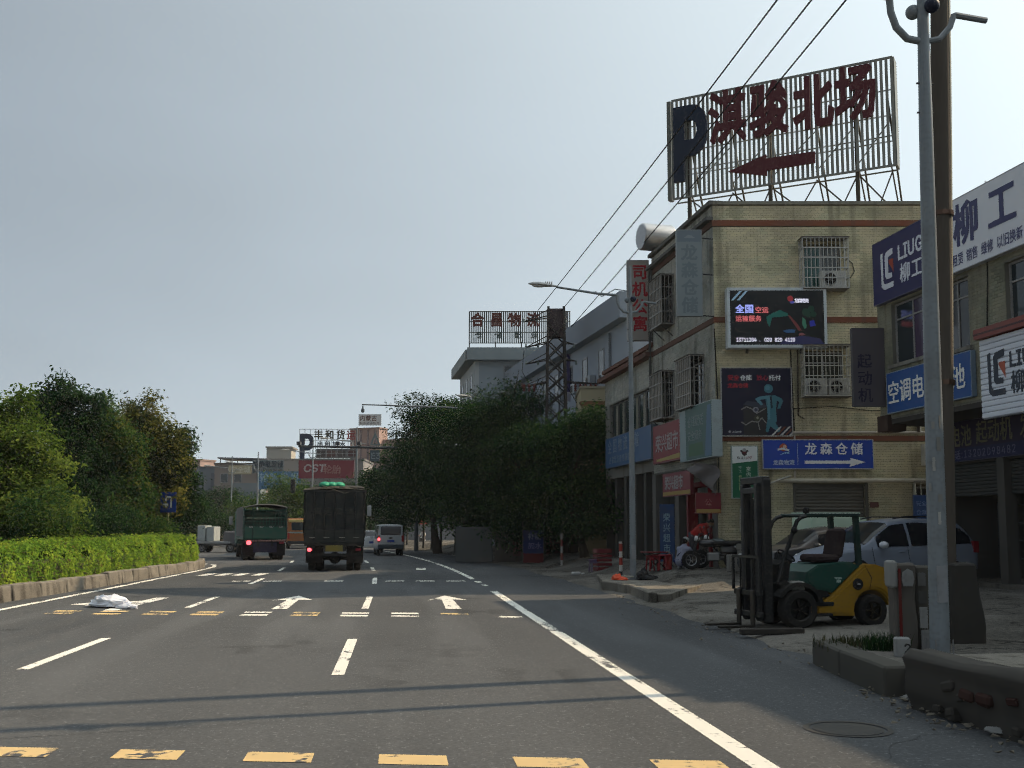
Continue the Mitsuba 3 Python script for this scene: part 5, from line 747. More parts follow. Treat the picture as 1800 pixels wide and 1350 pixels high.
flat(s, [(.44, .60), (.6, .64), (.80, .58), (.78, .52), (.6, .58), (.46, .55)], Y - .004, (.60, .62, .64), parent=f, name='emblem'); flat(s, [(.50, .42), (.66, .50), (.78, .50), (.80, .46), (.66, .46)], Y, (.30, .48, .66), parent=f, name='emblem')

# the green and white hanging sign at the corner
s = Thing('corner_sign', 'green and white hanging sign with a bull emblem by the building corner', 'sign', on_front(.33, 2.53, .35), FR)
f = board(s, .78, 1.54, .12, .022, (.012, .105, .05), (.30, .36, .33)); Y = -.123
flat(s, [(.025, 1.02), (.755, 1.10), (.755, 1.515), (.025, 1.515)], Y, (.64, .66, .64), parent=f, name='upper_panel')
write(s, '室内外照明', .42, .79, .145, (.40, .48, .42), Y, .003, .012, vertical=True, gap=.12, parent=f)
write(s, '电工', .20, .86, .10, (.25, .36, .30), Y, .003, .008, vertical=True, gap=.15, parent=f); write(s, '开关插座', .20, .58, .10, (.34, .42, .22), Y, .003, .012, vertical=True, gap=.15, parent=f)
write(s, 'BULL', .15, 1.13, .10, (.02, .02, .02), Y - .002, .003, .02, parent=f, italic=14); write(s, '公牛', .40, 1.135, .105, (.22, .03, .03), Y - .002, .003, .012, parent=f, italic=14)
for i, p in enumerate(([(.24, 1.38), (.30, 1.42), (.34, 1.37), (.42, 1.37), (.46, 1.42), (.52, 1.38), (.46, 1.35), (.44, 1.27), (.38, 1.23), (.32, 1.27), (.30, 1.35)], disc(.38, 1.41, .055, 12), [(.32, 1.36), (.44, 1.36), (.41, 1.31), (.35, 1.31)])):
    flat(s, p, Y - .002 - .002 * i, ((.03, .02, .02), (.30, .30, .30), (.12, .02, .02))[i], parent=f, name='emblem')
s.part('hanger', cat(box(.7, .74, 0, .35, .1, .14), box(.7, .74, 0, .35, 1.3, 1.34)), 'matte', (.08, .08, .08))

# vertical signs that stand out from the side wall, facing the traffic
s = Thing('vertical_grey_sign', 'faded grey vertical sign standing out from the yellow building near its roof', 'sign', (8.20, 30.22, 7.94), FR)
f = board(s, .76, 2.62, .16, .025, (.185, .215, .225), (.20, .225, .235))
write(s, '龙森仓储', .13, 1.68, .50, (.13, .16, .175), -.163, .005, .03, vertical=True, gap=.06, parent=f)
flat(s, [(.03, 2.25), (.73, 2.25), (.73, 2.59), (.03, 2.59)], -.163, (.135, .165, .19), parent=f)
flat(s, [(.22, 2.36), (.34, 2.46), (.46, 2.44), (.56, 2.36)], -.165, (.20, .23, .25), parent=f)
s.parts('stay', [tube([(.74, -.04, z), (1.12, .02, z - .02)], .022, 5) for z in (.04, 1.3, 2.4)], 'matte', (.05, .05, .05))
s = Thing('vertical_red_letter_sign', 'pale vertical sign with four big red characters beside the middle lamp post', 'sign', (8.24, 37.25, 8.46), FR)
f = board(s, .80, 2.96, .26, .02, (.31, .285, .26), (.30, .30, .29))
write(s, '司机公寓', .17, 2.24, .58, (.34, .02, .03), -.264, .01, .022, vertical=True, gap=.1, parent=f)
s.parts('stay', [tube([(.79, -.1, z), (1.0, -.1, z)], .03, 5) for z in (.1, 2.8)], 'matte', (.06, .06, .06))

# boards along the side wall of the yellow building and its wing
s = Thing('green_shop_board', 'faded green and blue shop board at the corner of the side wall', 'signboard', on_side(-2.3, 3.74, .06), SD)
f = board(s, 2.95, 1.66, .30, .02, (.055, .115, .105), (.30, .36, .37))
flat(s, [(.03, .03), (.62, .03), (.55, 1.6), (.03, 1.6)], -.304, (.22, .29, .30), parent=f); flat(s, [(2.3, .05), (2.85, .05), (2.85, 1.55), (2.55, 1.55)], -.304, (.07, .14, .22), parent=f)
flat(s, [(.85, .12), (2.2, .12), (2.1, .5), (.9, .5)], -.304, (.04, .11, .055), parent=f)
write(s, '仓储配送', .75, 1.0, .36, (.16, .22, .22), -.304, .004, .01, parent=f); write(s, '安全服务', .75, .58, .33, (.17, .23, .23), -.306, .004, .01, parent=f)
s = Thing('red_shop_board', 'red shop board between the green and the blue board on the side wall', 'signboard', on_side(-5.35, 3.86, .06), SD)
f = board(s, 2.95, 1.30, .26, .02, (.20, .03, .035), (.16, .04, .04))
flat(s, [(.4, .06), (2.9, .06), (2.9, .22), (.4, .14)], -.264, (.30, .22, .06), parent=f)
write(s, '荣兴超市', .30, .36, .62, (.30, .25, .25), -.264, .006, .015, parent=f)
s = Thing('blue_shop_board', 'long blue shop board under the curtained windows of the two-storey wing', 'signboard', on_side(-11.9, 4.08, .10), SD)
f = board(s, 6.4, 1.20, .24, .02, (.045, .10, .20), (.10, .14, .19))
write(s, '全国物流运输', .4, .55, .58, (.13, .19, .27), -.244, .006, .01, gap=.35, parent=f); write(s, '仓储配送安全服务', .6, .14, .3, (.15, .21, .28), -.244, .006, .008, gap=.3, parent=f)
s = Thing('red_awning_sign', 'red hanging shop sign with white characters and yellow hem above the dark doorway', 'sign', on_side(-3.25, 2.68, .55), SD)
f = board(s, 2.75, .74, .10, .02, (.16, .022, .03), (.13, .02, .025))
write(s, '荣兴超市', .22, .2, .46, (.26, .25, .25), -.104, .005, .018, parent=f); flat(s, [(.03, .03), (2.72, .03), (2.72, .15), (.03, .15)], -.104, (.28, .17, .04), parent=f)
s = Thing('red_door_sign', 'small red sign with yellow hem over the red-framed shop door', 'sign', on_front(-.72, 2.1, .35), FR)
f = board(s, .74, .60, .06, .012, (.13, .012, .018), (.16, .05, .04))
write(s, '公', .26, .22, .22, (.26, .10, .09), -.063, .004, .01, parent=f); flat(s, [(.02, .02), (.72, .02), (.72, .13), (.02, .13)], -.063, (.26, .16, .05), parent=f)
s = Thing('banner_cloth', 'grey and red cloth draped over the shop entrance at the corner', 'banner', on_front(-.95, 2.75, .3), FR)
g = np.array([[(.1 + .75 * u + .12 * math.sin(7 * v), -.1 + .08 * math.sin(9 * u + 4 * v), .85 - .95 * v * (.35 + .65 * u) - .1 * u) for u in np.linspace(0, 1, 9)] for v in np.linspace(0, 1, 9)])
q = np.array([(i * 9 + j, i * 9 + j + 1, (i + 1) * 9 + j + 1, (i + 1) * 9 + j) for i in range(8) for j in range(8)])
s.body((g.reshape(-1, 3), q), 'matte', (.14, .13, .13), smooth=True)
s = Thing('notice_board', 'small blue notice board on the yellow wall behind the silver car', 'notice', on_front(5.62, 1.86, .3), FR)
f = board(s, .46, .78, .05, .015, (.025, .06, .17), (.06, .10, .2)); write(s, '安全', .07, .45, .16, (.16, .24, .42), -.053, .003, parent=f); write(s, '仓库', .07, .2, .16, (.16, .24, .42), -.053, .003, parent=f)

# boards of the near building
s = Thing('blue_brand_board', 'dark blue eaves board with a white emblem, leftmost on the near building', 'signboard', on_near(.12, 7.57, .0), SD)
f = board(s, 3.32, 1.68, .16, .02, (.030, .030, .105), (.10, .10, .16)); Y = -.164
def emblem(th, x, z, h, c1, c2, y, parent, hole=(.03, .03, .105)):
    u = h
    flat(th, [(x, z + u * .98), (x + u * .12, z + u), (x + u * .12, z + u * .22), (x + u * .20, z + u * .14), (x + u * .62, z + u * .14), (x + u * .62, z), (x + u * .16, z), (x + u * .03, z + u * .10)], y, c1, parent=parent, name='emblem', d=.004)
    flat(th, [(x + u * .22, z + u * .88), (x + u * .30, z + u * .98), (x + u * .62, z + u * 1.02), (x + u * .62, z + u * .86), (x + u * .38, z + u * .82), (x + u * .38, z + u * .40), (x + u * .56, z + u * .38), (x + u * .56, z + u * .25), (x + u * .30, z + u * .26), (x + u * .22, z + u * .34)], y, c1, parent=parent, name='emblem', d=.004)
    flat(th, [(x + u * .42, z + u * .74), (x + u * .64, z + u * .74), (x + u * .64, z + u * .36), (x + u * .58, z + u * .46), (x + u * .42, z + u * .66)], y, c2, parent=parent, name='emblem', d=.004)
emblem(s, .42, .32, 1.0, (.72, .74, .80), (.34, .05, .03), Y, f)
write(s, 'LIUGONG', 1.28, .86, .50, (.72, .74, .80), Y, .006, .03, sx=.95, parent=f)
write(s, '柳工', 1.36, .30, .52, (.72, .74, .80), Y, .006, .018, gap=.05, parent=f)
s = Thing('white_brand_board', 'long white eaves board with big blue characters on the near building', 'signboard', on_near(3.48, 7.57, .01), SD)
f = board(s, 11.0, 1.72, .16, .02, (.74, .76, .80), (.42, .43, .46))
write(s, '柳工', .42, .56, 1.02, (.055, .06, .15), -.164, .01, .028, gap=.30, parent=f, sx=1.0)
write(s, '租赁 销售 维修 以旧换新', .34, .13, .30, (.06, .065, .16), -.164, .006, .008, parent=f, sx=.75)
s = Thing('battery_board', 'blue board with white characters between the two floors of the near building', 'signboard', on_near(.6, 4.63, .02), SD)
f = board(s, 3.75, 1.06, .12, .02, (.025, .085, .27), (.22, .30, .40))
write(s, '空调电瓶电池', .06, .22, .62, (.78, .78, .74), -.124, .008, .012, parent=f, sx=.93)
s = Thing('ribbed_brand_board', 'white ribbed board with a dark emblem under a red rim, right edge of the photo', 'signboard', on_near(5.10, 4.02, .30), SD)
s.part('case', bevel(0, 6.0, -.10, 0, 0, 1.72, .01), 'paint', (.40, .42, .46))
ribs = [s.part('rib', bevel(0, 6.0, -.125, -.09, .02 + k * .123, .02 + k * .123 + .105, .012), 'clean', (.70, .74, .80)) for k in range(14)]
s.part('top_rim', box(-.05, 6.05, -.22, .08, 1.75, 1.97), 'paint', (.24, .055, .04)); s.part('rim_line', box(-.05, 6.05, -.225, -.219, 1.83, 1.87), 'paint', (.07, .02, .02))
emblem(s, .28, .45, .95, (.035, .045, .065), (.42, .10, .06), -.128, ribs[0]); write(s, 'LIUGONG', 1.02, .94, .42, (.035, .045, .065), -.128, .006, .03, parent=ribs[0]); write(s, '柳工', 1.05, .42, .5, (.035, .045, .065), -.128, .006, .02, parent=ribs[0])
s.parts('support', [bar((x, .3, .2), (x, 0, .2), .04) for x in (.3, 2.6, 5.0)] + [bar((x, .3, 1.5), (x, 0, 1.5), .04) for x in (.3, 2.6, 5.0)], 'matte', (.08, .08, .08))
c, n = math.cos(math.radians(SD)), math.sin(math.radians(SD))
s = Thing('starter_battery_sign', 'dim purple sign with yellowish characters above the open shops of the near building', 'sign', (12.76 + .55 * c - 1.34 * n, 26.65 + .55 * n + 1.34 * c, 3.34), SD)
f = board(s, 11.0, 1.02, .10, .012, (.030, .020, .045), (.09, .09, .12))
flat(s, [(.0, .02), (11, .02), (11, .34), (.0, .34)], -.104, (.022, .024, .075), parent=f)
write(s, '售电池', .18, .36, .58, (.15, .14, .075), -.105, .005, .01, parent=f, sx=.8); write(s, '起动机', 1.75, .38, .60, (.15, .14, .075), -.105, .005, .01, parent=f, sx=.8); write(s, '发电机', 3.45, .38, .6, (.15, .14, .075), -.105, .005, .01, parent=f, sx=.8)
write(s, '电话:13202098482', .55, .05, .25, (.14, .14, .22), -.107, .004, .008, parent=f, gap=.12)
s = Thing('starter_motor_sign', 'dull grey-purple vertical sign with three dark characters beside the near building', 'sign', (11.92, 26.55, 4.86), FR)
f = board(s, .86, 2.10, .14, .02, (.085, .075, .085), (.10, .095, .10))
write(s, '起动机', .12, 1.02, .40, (.018, .014, .04), -.144, .005, .012, vertical=True, gap=.14, parent=f)
s.parts('stay', [tube([(.84, -.05, z), (1.0, -.02, z)], .025, 5) for z in (.06, 1.05, 2.05)], 'matte', (.03, .03, .03))

# the big barred sign on the roof
s = Thing('roof_sign', 'big barred roof sign with dark red characters, a red arrow and a blue letter', 'billboard', (9.05, 33.6, 12.64), -34.36)
W, Hh = 7.09, 3.40; st = (.20, .205, .185)
r_ = np.random.default_rng(2)
s.parts('rail', [bar((0, 0, 0), (W, 0, 0), .06), bar((0, 0, Hh), (W, 0, Hh), .06), *[bar((0, .05, z), (W, .05, z), .03) for z in (.78, .95, 1.6, 2.4)], bar((0, .5, .0), (W, .5, 0), .04)], 'paint', st)
for k in range(47):
    x = .03 + k * (W - .06) / 46; s.part('slat', cbox(x, -.01 + .004 * (k % 2), Hh / 2, .086, .03, Hh - .06), 'paint', np.array(st) * r_.uniform(.85, 1.2))
s.parts('edge_post', [box(-.17, -.03, -.02, .22, -.02, Hh), box(W + .0, W + .05, -.02, .5, 0, Hh)], 'paint', (.14, .145, .125))
s.parts('post', [bar((x, .1, -1.45), (x, .1, Hh - .3), .11) for x in (.55, 3.25, 5.95)], 'matte', (.07, .062, .05))
br = []
for x in (.55, 2.0, 3.25, 4.7, 5.95, 6.9): br += [bar((x, .1, 2.2), (x + .15, 1.9, -1.4), .05), bar((x, .12, .4), (x + .1, 1.2, -1.1), .04)]
for a, b in ((.55, 2.0), (2.0, 3.25), (3.25, 4.7), (4.7, 5.95), (5.95, 7.0)): br += [bar((a, .1, -.05), (b, .9, -1.3), .035), bar((b, .1, -.1), (a + .3, .9, -1.4), .03), bar((a, .08, .2), (b, .08, 1.5), .028)]
s.parts('brace', br, 'matte', (.085, .08, .065))
red = (.085, .014, .018)
for ch, x, z in zip('淇骏北场', (1.36, 2.72, 4.12, 5.42), (1.66, 1.65, 1.60, 1.66)):
    s.part('character', mv(extrude(glyph(ch, 1.82, .030, .70)[0], -.09), x - .06, -.05, z - .08), 'clean', red)
s.part('letter', mv(extrude(glyph('P', 3.15, .045, .64)[0], -.12), .02, -.06, .18), 'clean', (.012, .02, .04))
s.part('arrow', extrude(Polygon([(1.93, .60), (3.19, .97), (3.19, .83), (4.72, .80), (4.72, .44), (3.19, .44), (3.19, .27)]), -.08).apply_translation([0, -.05, 0]), 'clean', red)

# ------------------------------------------------------------------ poles, wires, lattice tower
STEEL = (.20, .225, .24)
def street_lamp(label, pos, rot=0.0, h=9.6, r0=.105, joint=7.9, detail=True, lean=0.0, group=None, paper=False, arm=2.75, yoke=.40):
    t = Thing('street_lamp', label, 'street lamp', pos, rot, group)
    n = 16 if detail else 8
    top = (lean, 0, h)
    t.part('pole', tube([(lean * z / h, 0, z) for z in (0, .02, 2, 4, 6, joint, h)], [r0, r0, r0 * .93, r0 * .82, r0 * .72, r0 * .62, r0 * .45], n), 'paint', STEEL, smooth=50)
    x0 = lean * joint / h; e = yoke
    L = [(x0, 0, joint), (x0 - e * .5, 0, joint + .03), (x0 - e * .82, 0, joint + .16), (x0 - e * .97, 0, joint + .34), (x0 - e, 0, joint + .52)]
    t.part('arm', tube(L, .042, 8), 'paint', STEEL, smooth=60)
    t.part('arm', tube([L[-1], (x0 - e - .6, 0, joint + .56), (x0 - arm + .55, 0, joint + .72)], [.04, .038, .032], 8), 'paint', STEEL, smooth=60)
    t.part('short_arm', tube([(x0, 0, joint), (x0 + .2, 0, joint + .05), (x0 + .33, 0, joint + .2), (x0 + .38, 0, joint + .34), (x0 + .40, 0, joint + .345), (x0 + .78, 0, joint + .30)], .036, 8), 'paint', STEEL, smooth=40)
    if detail:
        t.part('base_plate', cat(box(-.2, .2, -.2, .2, 0, .03), *[bar((a * .1, b * .1, .03), (a * .1, b * .1, .2), .012) for a in (-1, 1) for b in (-1, 1)]), 'paint', (.2, .2, .2))
        t.part('cap_ball', mv(trimesh.creation.icosphere(2, .085), x0 + .07, -.09, joint + .40), 'clean', (.012, .015, .035), smooth=True)
        t.part('cap_ball', mv(trimesh.creation.icosphere(2, .085), x0 - .07, .09, joint + .40), 'paint', STEEL, smooth=True)
        t.part('stay', tube([(x0 - .05, 0, h - .75), (x0 - .45, 0, h - .70), (x0 - .85, 0, h - .93), (x0 - 1.05, 0, joint + .62)], .016, 6), 'paint', STEEL)
        t.part('stepbolt', cat(*[tube([(lean * z / h - .1, 0, z), (lean * z / h + .1, 0, z)], .012, 5) for z in (joint - .5, joint - .85)]), 'matte', (.08, .08, .08))
        t.part('access_door', box(-.055, .055, -r0 - .004, -r0 + .02, .6, 1.0), 'paint', (.24, .25, .26))
    xs = x0 - arm
    prof = [(0.0, .03), (.12, .10), (.30, .135), (.52, .12), (.70, .07), (.86, .04)]
    v = []; m = 10
    for x, w in prof:
        for k in range(m):
            a = 2 * math.pi * k / m; v.append((xs - .28 + x, w * math.cos(a), joint + .80 + w * (.62 if math.sin(a) > 0 else .35) * math.sin(a) - .07 * x))
    f = [(i * m + k, i * m + (k + 1) % m, (i + 1) * m + (k + 1) % m, (i + 1) * m + k) for i in range(len(prof) - 1) for k in range(m)]
    hd = t.part('lamp_head', (np.array(v), np.array(f)), 'paint', (.42, .42, .40), smooth=50)
    t.part('diffuser', mv(mult(trimesh.creation.icosphere(2, 1.0), .20, .095, .045), xs + .03, 0, joint + .745), 'clean', (.50, .50, .48), parent=hd, smooth=True)
    t.part('fin', cat(*[box(xs + .22 + .06 * k, xs + .235 + .06 * k, -.075, .075, joint + .80, joint + .87) for k in range(4)]), 'metal', (.4, .36, .3), parent=hd)
    return t
lamp = street_lamp('grey street lamp rising from the island, nearest to the camera at the right', (5.93, 11.15, .25), 0, 9.6, .107, 7.02, lean=.10)
r_ = np.random.default_rng(12)
# old bills pasted on the lower pole
for k in range(13):
    a = r_.uniform(-2.6, -.6); z = r_.uniform(.9, 2.6); w = r_.uniform(.25, .6)
    g = np.linspace(a, a + w, 5); R_ = .107 * .95 + .004; hh = r_.uniform(.06, .16)
    vv = [(R_ * math.cos(t), R_ * math.sin(t), zz) for zz in (z, z + hh) for t in g]
    lamp.part('pasted_bill', (np.array(vv), np.array([(i, i + 1, i + 6, i + 5) for i in range(4)])), 'matte', np.array((.30, .30, .28)) * r_.uniform(.6, 1.3))
street_lamp('grey street lamp on the far pavement corner, middle of the right-hand lamps', (6.76, 30.05, .2), 0, 9.2, .095, 7.8)
street_lamp('grey street lamp among the dark trees on the right', (6.0, 54.6, .1), 0, 9.3, .085, 7.7)
for k, (x, y, h, j, lab) in enumerate(((-25.1, 133.5, 9.0, 7.2, 'pale street lamp beside the left-hand trees, leftmost of the distant lamps'), (-17.6, 114.5, 9.4, 7.6, 'pale street lamp before the brown building, second of the distant lamps'),
                            (-12.6, 96.9, 8.6, 6.9, 'pale street lamp before the blue board, third of the distant lamps'), (-8.1, 101.5, 10.2, 8.4, 'pale street lamp before the red board, fourth of the distant lamps'),
                            (-3.36, 85.9, 9.9, 8.2, 'white street lamp behind the dark truck, rightmost of the distant lamps'))):
    t = street_lamp(lab, (x, y, 0), -6, h, .10, j, detail=False, group=None)

cp = Thing('utility_pole', 'thick old concrete utility pole right behind the nearest street lamp', 'utility pole', (6.76, 12.62, .27))
cp.part('pole', tube([(.02, 0, 0), (.10, 0, 3), (.20, 0, 6), (.30, 0, 9), (.41, 0, 12.3)], [.150, .138, .124, .11, .095], 16), 'wall', (.085, .072, .060), smooth=60)
cp.part('steel_band', cat(*[mv(lathe([(.132, 0), (.147, 0), (.147, .06), (.132, .06)], 16), .03 + .03 * z, 0, z) for z in (3.2, 5.4)]), 'metal', (.12, .07, .05))
cp.part('conduit', tube([(.18, -.06, 2.6), (.25, -.06, 4.5), (.33, -.06, 7), (.40, -.06, 9.5)], .025, 6), 'paint', (.40, .36, .27))
cp.part('crossarm', bar((-1.1, 0, 11.9), (1.3, 0, 11.9), .09), 'metal', (.2, .2, .2))

# wires from the lattice tower over the roadside
for nm, a, b in (('leftmost', (6.87, 51.5, 12.55), (7.35, 14, 12.45)), ('middle', (8.0, 51.4, 12.5), (7.98, 14, 12.5)), ('rightmost', (8.55, 51.4, 11.75), (8.62, 14, 12.55))):
    P_ = [np.array(a) + (np.array(b) - a) * t * 1.9 + np.array([0, 0, -.5 * math.sin(math.pi * min(t, 1)) * (t < 1)]) for t in np.linspace(0, 1, 30)]
    w = Thing('power_line', f'black power line running overhead from the lattice tower, {nm} of three', 'power line'); w.body(tube(P_, .018, 6), 'matte', (.02, .02, .022))

tw = Thing('lattice_tower', 'dark steel lattice tower with crossarms and insulators rising behind the trees', 'pylon', (7.78, 51.5, 0), -6)
dk = (.055, .05, .048)
def tx(z): return .60 - .017 * z
for sx in (-1, 1):
    for sy in (-1, 1): tw.part('leg', bar((sx * tx(0), sy * tx(0), 0), (sx * tx(12.7), sy * tx(12.7), 12.7), .12), 'matte', dk)
zz = np.arange(.3, 11.2, .82)
for sgn in (-1, 1):
    for i, z in enumerate(zz):
        z2 = min(z + .82, 12.0); a, b = tx(z), tx(z2)
        for s1 in (-1, 1):
            tw.part('brace', bar((-s1 * a, sgn * a, z), (s1 * b, sgn * b, z2), .06), 'matte', dk)
            tw.part('brace', bar((sgn * a, -s1 * a, z), (sgn * b, s1 * b, z2), .06), 'matte', dk)
tw.part('top_plate', cat(box(-.42, .42, -.36, -.33, 11.2, 12.6), box(-.42, .42, .33, .36, 11.2, 12.6), box(-.42, -.39, -.36, .36, 11.2, 12.6), box(.39, .42, -.36, .36, 11.2, 12.6)), 'matte', (.06, .045, .05))
for z, l, rr in ((12.25, 1.6, .5), (10.95, 1.5, .9), (10.1, 1.5, 1.0), (8.95, 1.7, 2.3)):
    a = tw.part('crossarm', cat(bar((-.4, -.3, z), (-l, 0, z - .25), .05), bar((-.4, .3, z), (-l, 0, z - .25), .05), bar((-.4, 0, z + .35), (-l, 0, z - .25), .04)), 'matte', dk)
    tw.part('crossarm', cat(bar((.4, -.3, z), (rr, 0, z - .1), .05), bar((.4, .3, z), (rr, 0, z - .1), .05)), 'matte', dk)
    for x in (-l, -l * .6, rr): tw.part('insulator', mv(lathe([(0, 0), (.06, .02), (.03, .06), (.07, .1), (.03, .14), (.06, .18), (.02, .22), (0, .3)], 8), x, 0, z - .3), 'paint', (.20, .25, .24) if z > 9 else (.14, .04, .03), parent=a)
tw.part('switch_gear', cat(*[mv(lathe([(0, 0), (.07, .02), (.04, .1), (.08, .14), (.04, .22), (.08, .26), (.04, .34), (.0, .4)], 8), x, -.2, 8.45) for x in (-1.6, -1.35, -1.1, .95, 1.2, 1.45, 1.7, 1.95)]), 'matte', (.13, .03, .03))
tw.part('cable_loop', cat(*[tube([(-.45 - .2 * k, -.1, 9.1), (-.9 - .3 * k, -.1, 8.2 - .3 * k), (-.7 - .2 * k, -.1, 7.0), (-.5, -.1, 6.0)], .02, 5) for k in range(3)], tube([(.5, 0, 8.8), (1.2, 0, 7.6), (.6, 0, 6.6)], .02, 5), tube([(-1.6, 0, 10.5), (-1.7, 0, 9.5), (-1.3, 0, 8.7)], .018, 5)), 'matte', (.02, .02, .02))
tw.part('name_plate', box(.3, .75, -.62, -.6, 6.3, 7.1), 'matte', (.25, .27, .27))

# camera mast arm, signal gantry
cm = Thing('camera_mast', 'slim mast arm with a hanging dome camera reaching out of the trees', 'camera mast', (4.6, 60.0, 0), -6)
cm.part('post', tube([(0, 0, 0), (0, 0, 8.55)], [.10, .07], 10), 'paint', (.2, .21, .22)); cm.part('arm', tube([(0, 0, 8.5), (-2, 0, 8.62), (-6.75, 0, 8.78)], [.06, .05, .035], 8), 'paint', (.17, .18, .19))
cm.part('camera', cat(mv(lathe([(0, -.42), (.07, -.40), (.10, -.33), (.10, -.22), (.05, -.16), (.03, 0)], 12), -6.7, 0, 8.72)), 'paint', (.10, .11, .12))
gt = Thing('signal_gantry', 'dark mast arm across the road with signs and boxes, beyond the trucks', 'signal gantry', (1.4, 79.9, 0), -6)
gt.part('post', tube([(0, 0, 0), (0, 0, 8.2)], [.17, .12], 12), 'paint', (.06, .065, .07)); gt.part('arm', tube([(0, 0, 7.75), (-9.0, 0, 7.9)], [.12, .07], 8), 'paint', (.05, .055, .06))
for x in (-8.95, -4.4, -.55, -1.5, -6.0): gt.part('camera_box', bevel(x - .14, x + .14, -.25, .25, 7.98, 8.25, .02), 'paint', (.05, .05, .055))
gt.part('triangle_sign', extrude(Polygon([(-3.6, 7.95), (-2.75, 7.95), (-3.17, 9.0)]).difference(Polygon([(-3.4, 8.07), (-2.95, 8.07), (-3.17, 8.62)])), .04).apply_translation([0, -.12, 0]), 'clean', (.20, .23, .22))
gt.part('hanging_board', box(-3.55, -2.85, -.1, -.06, 6.75, 7.6), 'clean', (.10, .12, .13)); write(gt, 'E3', -3.5, 6.85, .62, (.28, .31, .31), -.102, .01, .01)
sg = Thing('traffic_light', 'dark traffic light showing green beside the dark truck', 'traffic light', (-7.75, 79.3, 0), -6)
sg.part('post', tube([(1.3, .1, 0), (1.3, .1, 5.2)], [.07, .05], 8), 'paint', (.1, .1, .1)); sg.part('arm', tube([(1.3, .1, 4.95), (-.1, .1, 5.0)], .03, 6), 'paint', (.22, .22, .22))
hs = sg.part('housing', bevel(-.17, .17, -.10, .08, 4.32, 5.32, .03), 'paint', (.02, .022, .022))
for k, c in enumerate(((.03, .01, .01), (.03, .02, .01), (.03, .16, .11))):
    sg.part('lens', mv(lathe([(0, -.02), (.09, 0), (.10, .01)], 14), 0, -.10, 5.12 - .31 * k, rx=90), 'clean', c, parent=hs)
    sg.part('visor', extrude(Polygon(disc(0, 5.12 - .31 * k, .115, 14)).difference(Polygon(disc(0, 5.12 - .31 * k, .10, 14))).intersection(sbox(-.2, 5.12 - .31 * k - .02, .2, 6)), -.12).apply_translation([0, -.1, 0]), 'paint', (.02, .02, .02), parent=hs)

# ------------------------------------------------------------------ buildings farther along the road
def far_box(th, x0, x1, z1, d, col, z0=-.3, name='wall', y0=0.0, cap=True):
    w = th.part(name, box(x0, x1, y0, y0 + d, z0, z1), 'plaster', col)
    if cap: th.part('roof_edge', box(x0 - .12, x1 + .12, y0 - .12, y0 + d + .12, z1, z1 + .22), 'plaster', np.array(col) * .75)
    return w
def far_windows(th, xs, zs, w, h, y=0.0, col=(.03, .035, .04), parent=None, frame=(.25, .26, .27)):
    for z in zs:
        for x in xs:
            k = th.part('window', extrude(frame2d(x, x + w, z, z + h, .07), .05).apply_translation([0, y - .045, 0]), 'paint', frame, parent=None)
            th.part('pane', box(x + .05, x + w - .05, y - .02, y - .01, z + .05, z + h - .05), 'dark_glass', col, parent=k)

# pale building with the second barred sign
pb = Thing('pale_building', 'pale grey building with a flat overhanging roof behind the trees and the tower', 'building', (5.23, 71.85, 0), -6.2)
pb.part('wall', box(0, 14, 0, 12, -.3, 13.2), 'plaster', (.30, .34, .37))
pb.part('corner_strip', box(-.05, .25, -.04, 0, 0, 13.2), 'plaster', (.42, .44, .44))
pb.part('roof_slab', box(-.55, 14.3, -.75, 12.5, 13.2, 14.05), 'plaster', (.22, .25, .26))
far_windows(pb, (1.95,), (11.4,), 1.3, 1.5); far_windows(pb, (6.2, 8.6, 11.0), (11.2, 8.0), 1.3, 1.6); far_windows(pb, (.9, 3.2), (8.0,), 1.3, 1.5)
ac_unit(pb, 1.55, 10.35, -.02, 1.0, .75, .35, col=(.42, .44, .45))
pw = Thing('side', pos=(5.23, 71.85, 0), rot=-86.96); pw.key = pb.key
pw.part('side_wall', box(-9, 0, -.06, 0, -.3, 13.2), 'plaster', (.36, .38, .38)); pw.part('side_eave', box(-9.5, .0, -.7, 0, 13.25, 14.0), 'plaster', (.26, .28, .28))
far_windows(pw, (-7.6, -4.8, -2.2), (10.2,), .9, 2.3, -.06); 
s = Thing('far_roof_sign', 'second barred roof sign with dark red characters, half hidden by the lattice tower', 'billboard', (4.79, 71.75, 14.45), -6.2)
st = (.085, .095, .09)
s.part('slats', cat([cbox(k * .131, 0, 1.1, .078, .04, 2.2) for k in range(54)]), 'paint', st, kind='stuff')
s.parts('rail', [bar((0, .03, z), (7.0, .03, z), .05) for z in (0, .75, 1.5, 2.22)], 'paint', st); s.parts('post', [bar((x, .08, -.6), (x, .08, .1), .07) for x in (0, 1.8, 3.6, 5.4, 6.9)], 'matte', (.08, .08, .08))
for ch, x in zip('合昌物流', (.08, 1.42, 2.66, 3.95)): s.part('character', mv(extrude(glyph(ch, 1.02, .034, .92)[0], -.06), x, -.04, 1.12), 'clean', (.085, .022, .016))
for ch, x in zip('仓储配送', (.4, 1.75, 3.1, 4.25)): s.part('character', mv(extrude(glyph(ch, .52, .03)[0], -.05), x, -.04, .3), 'clean', (.04, .055, .05))
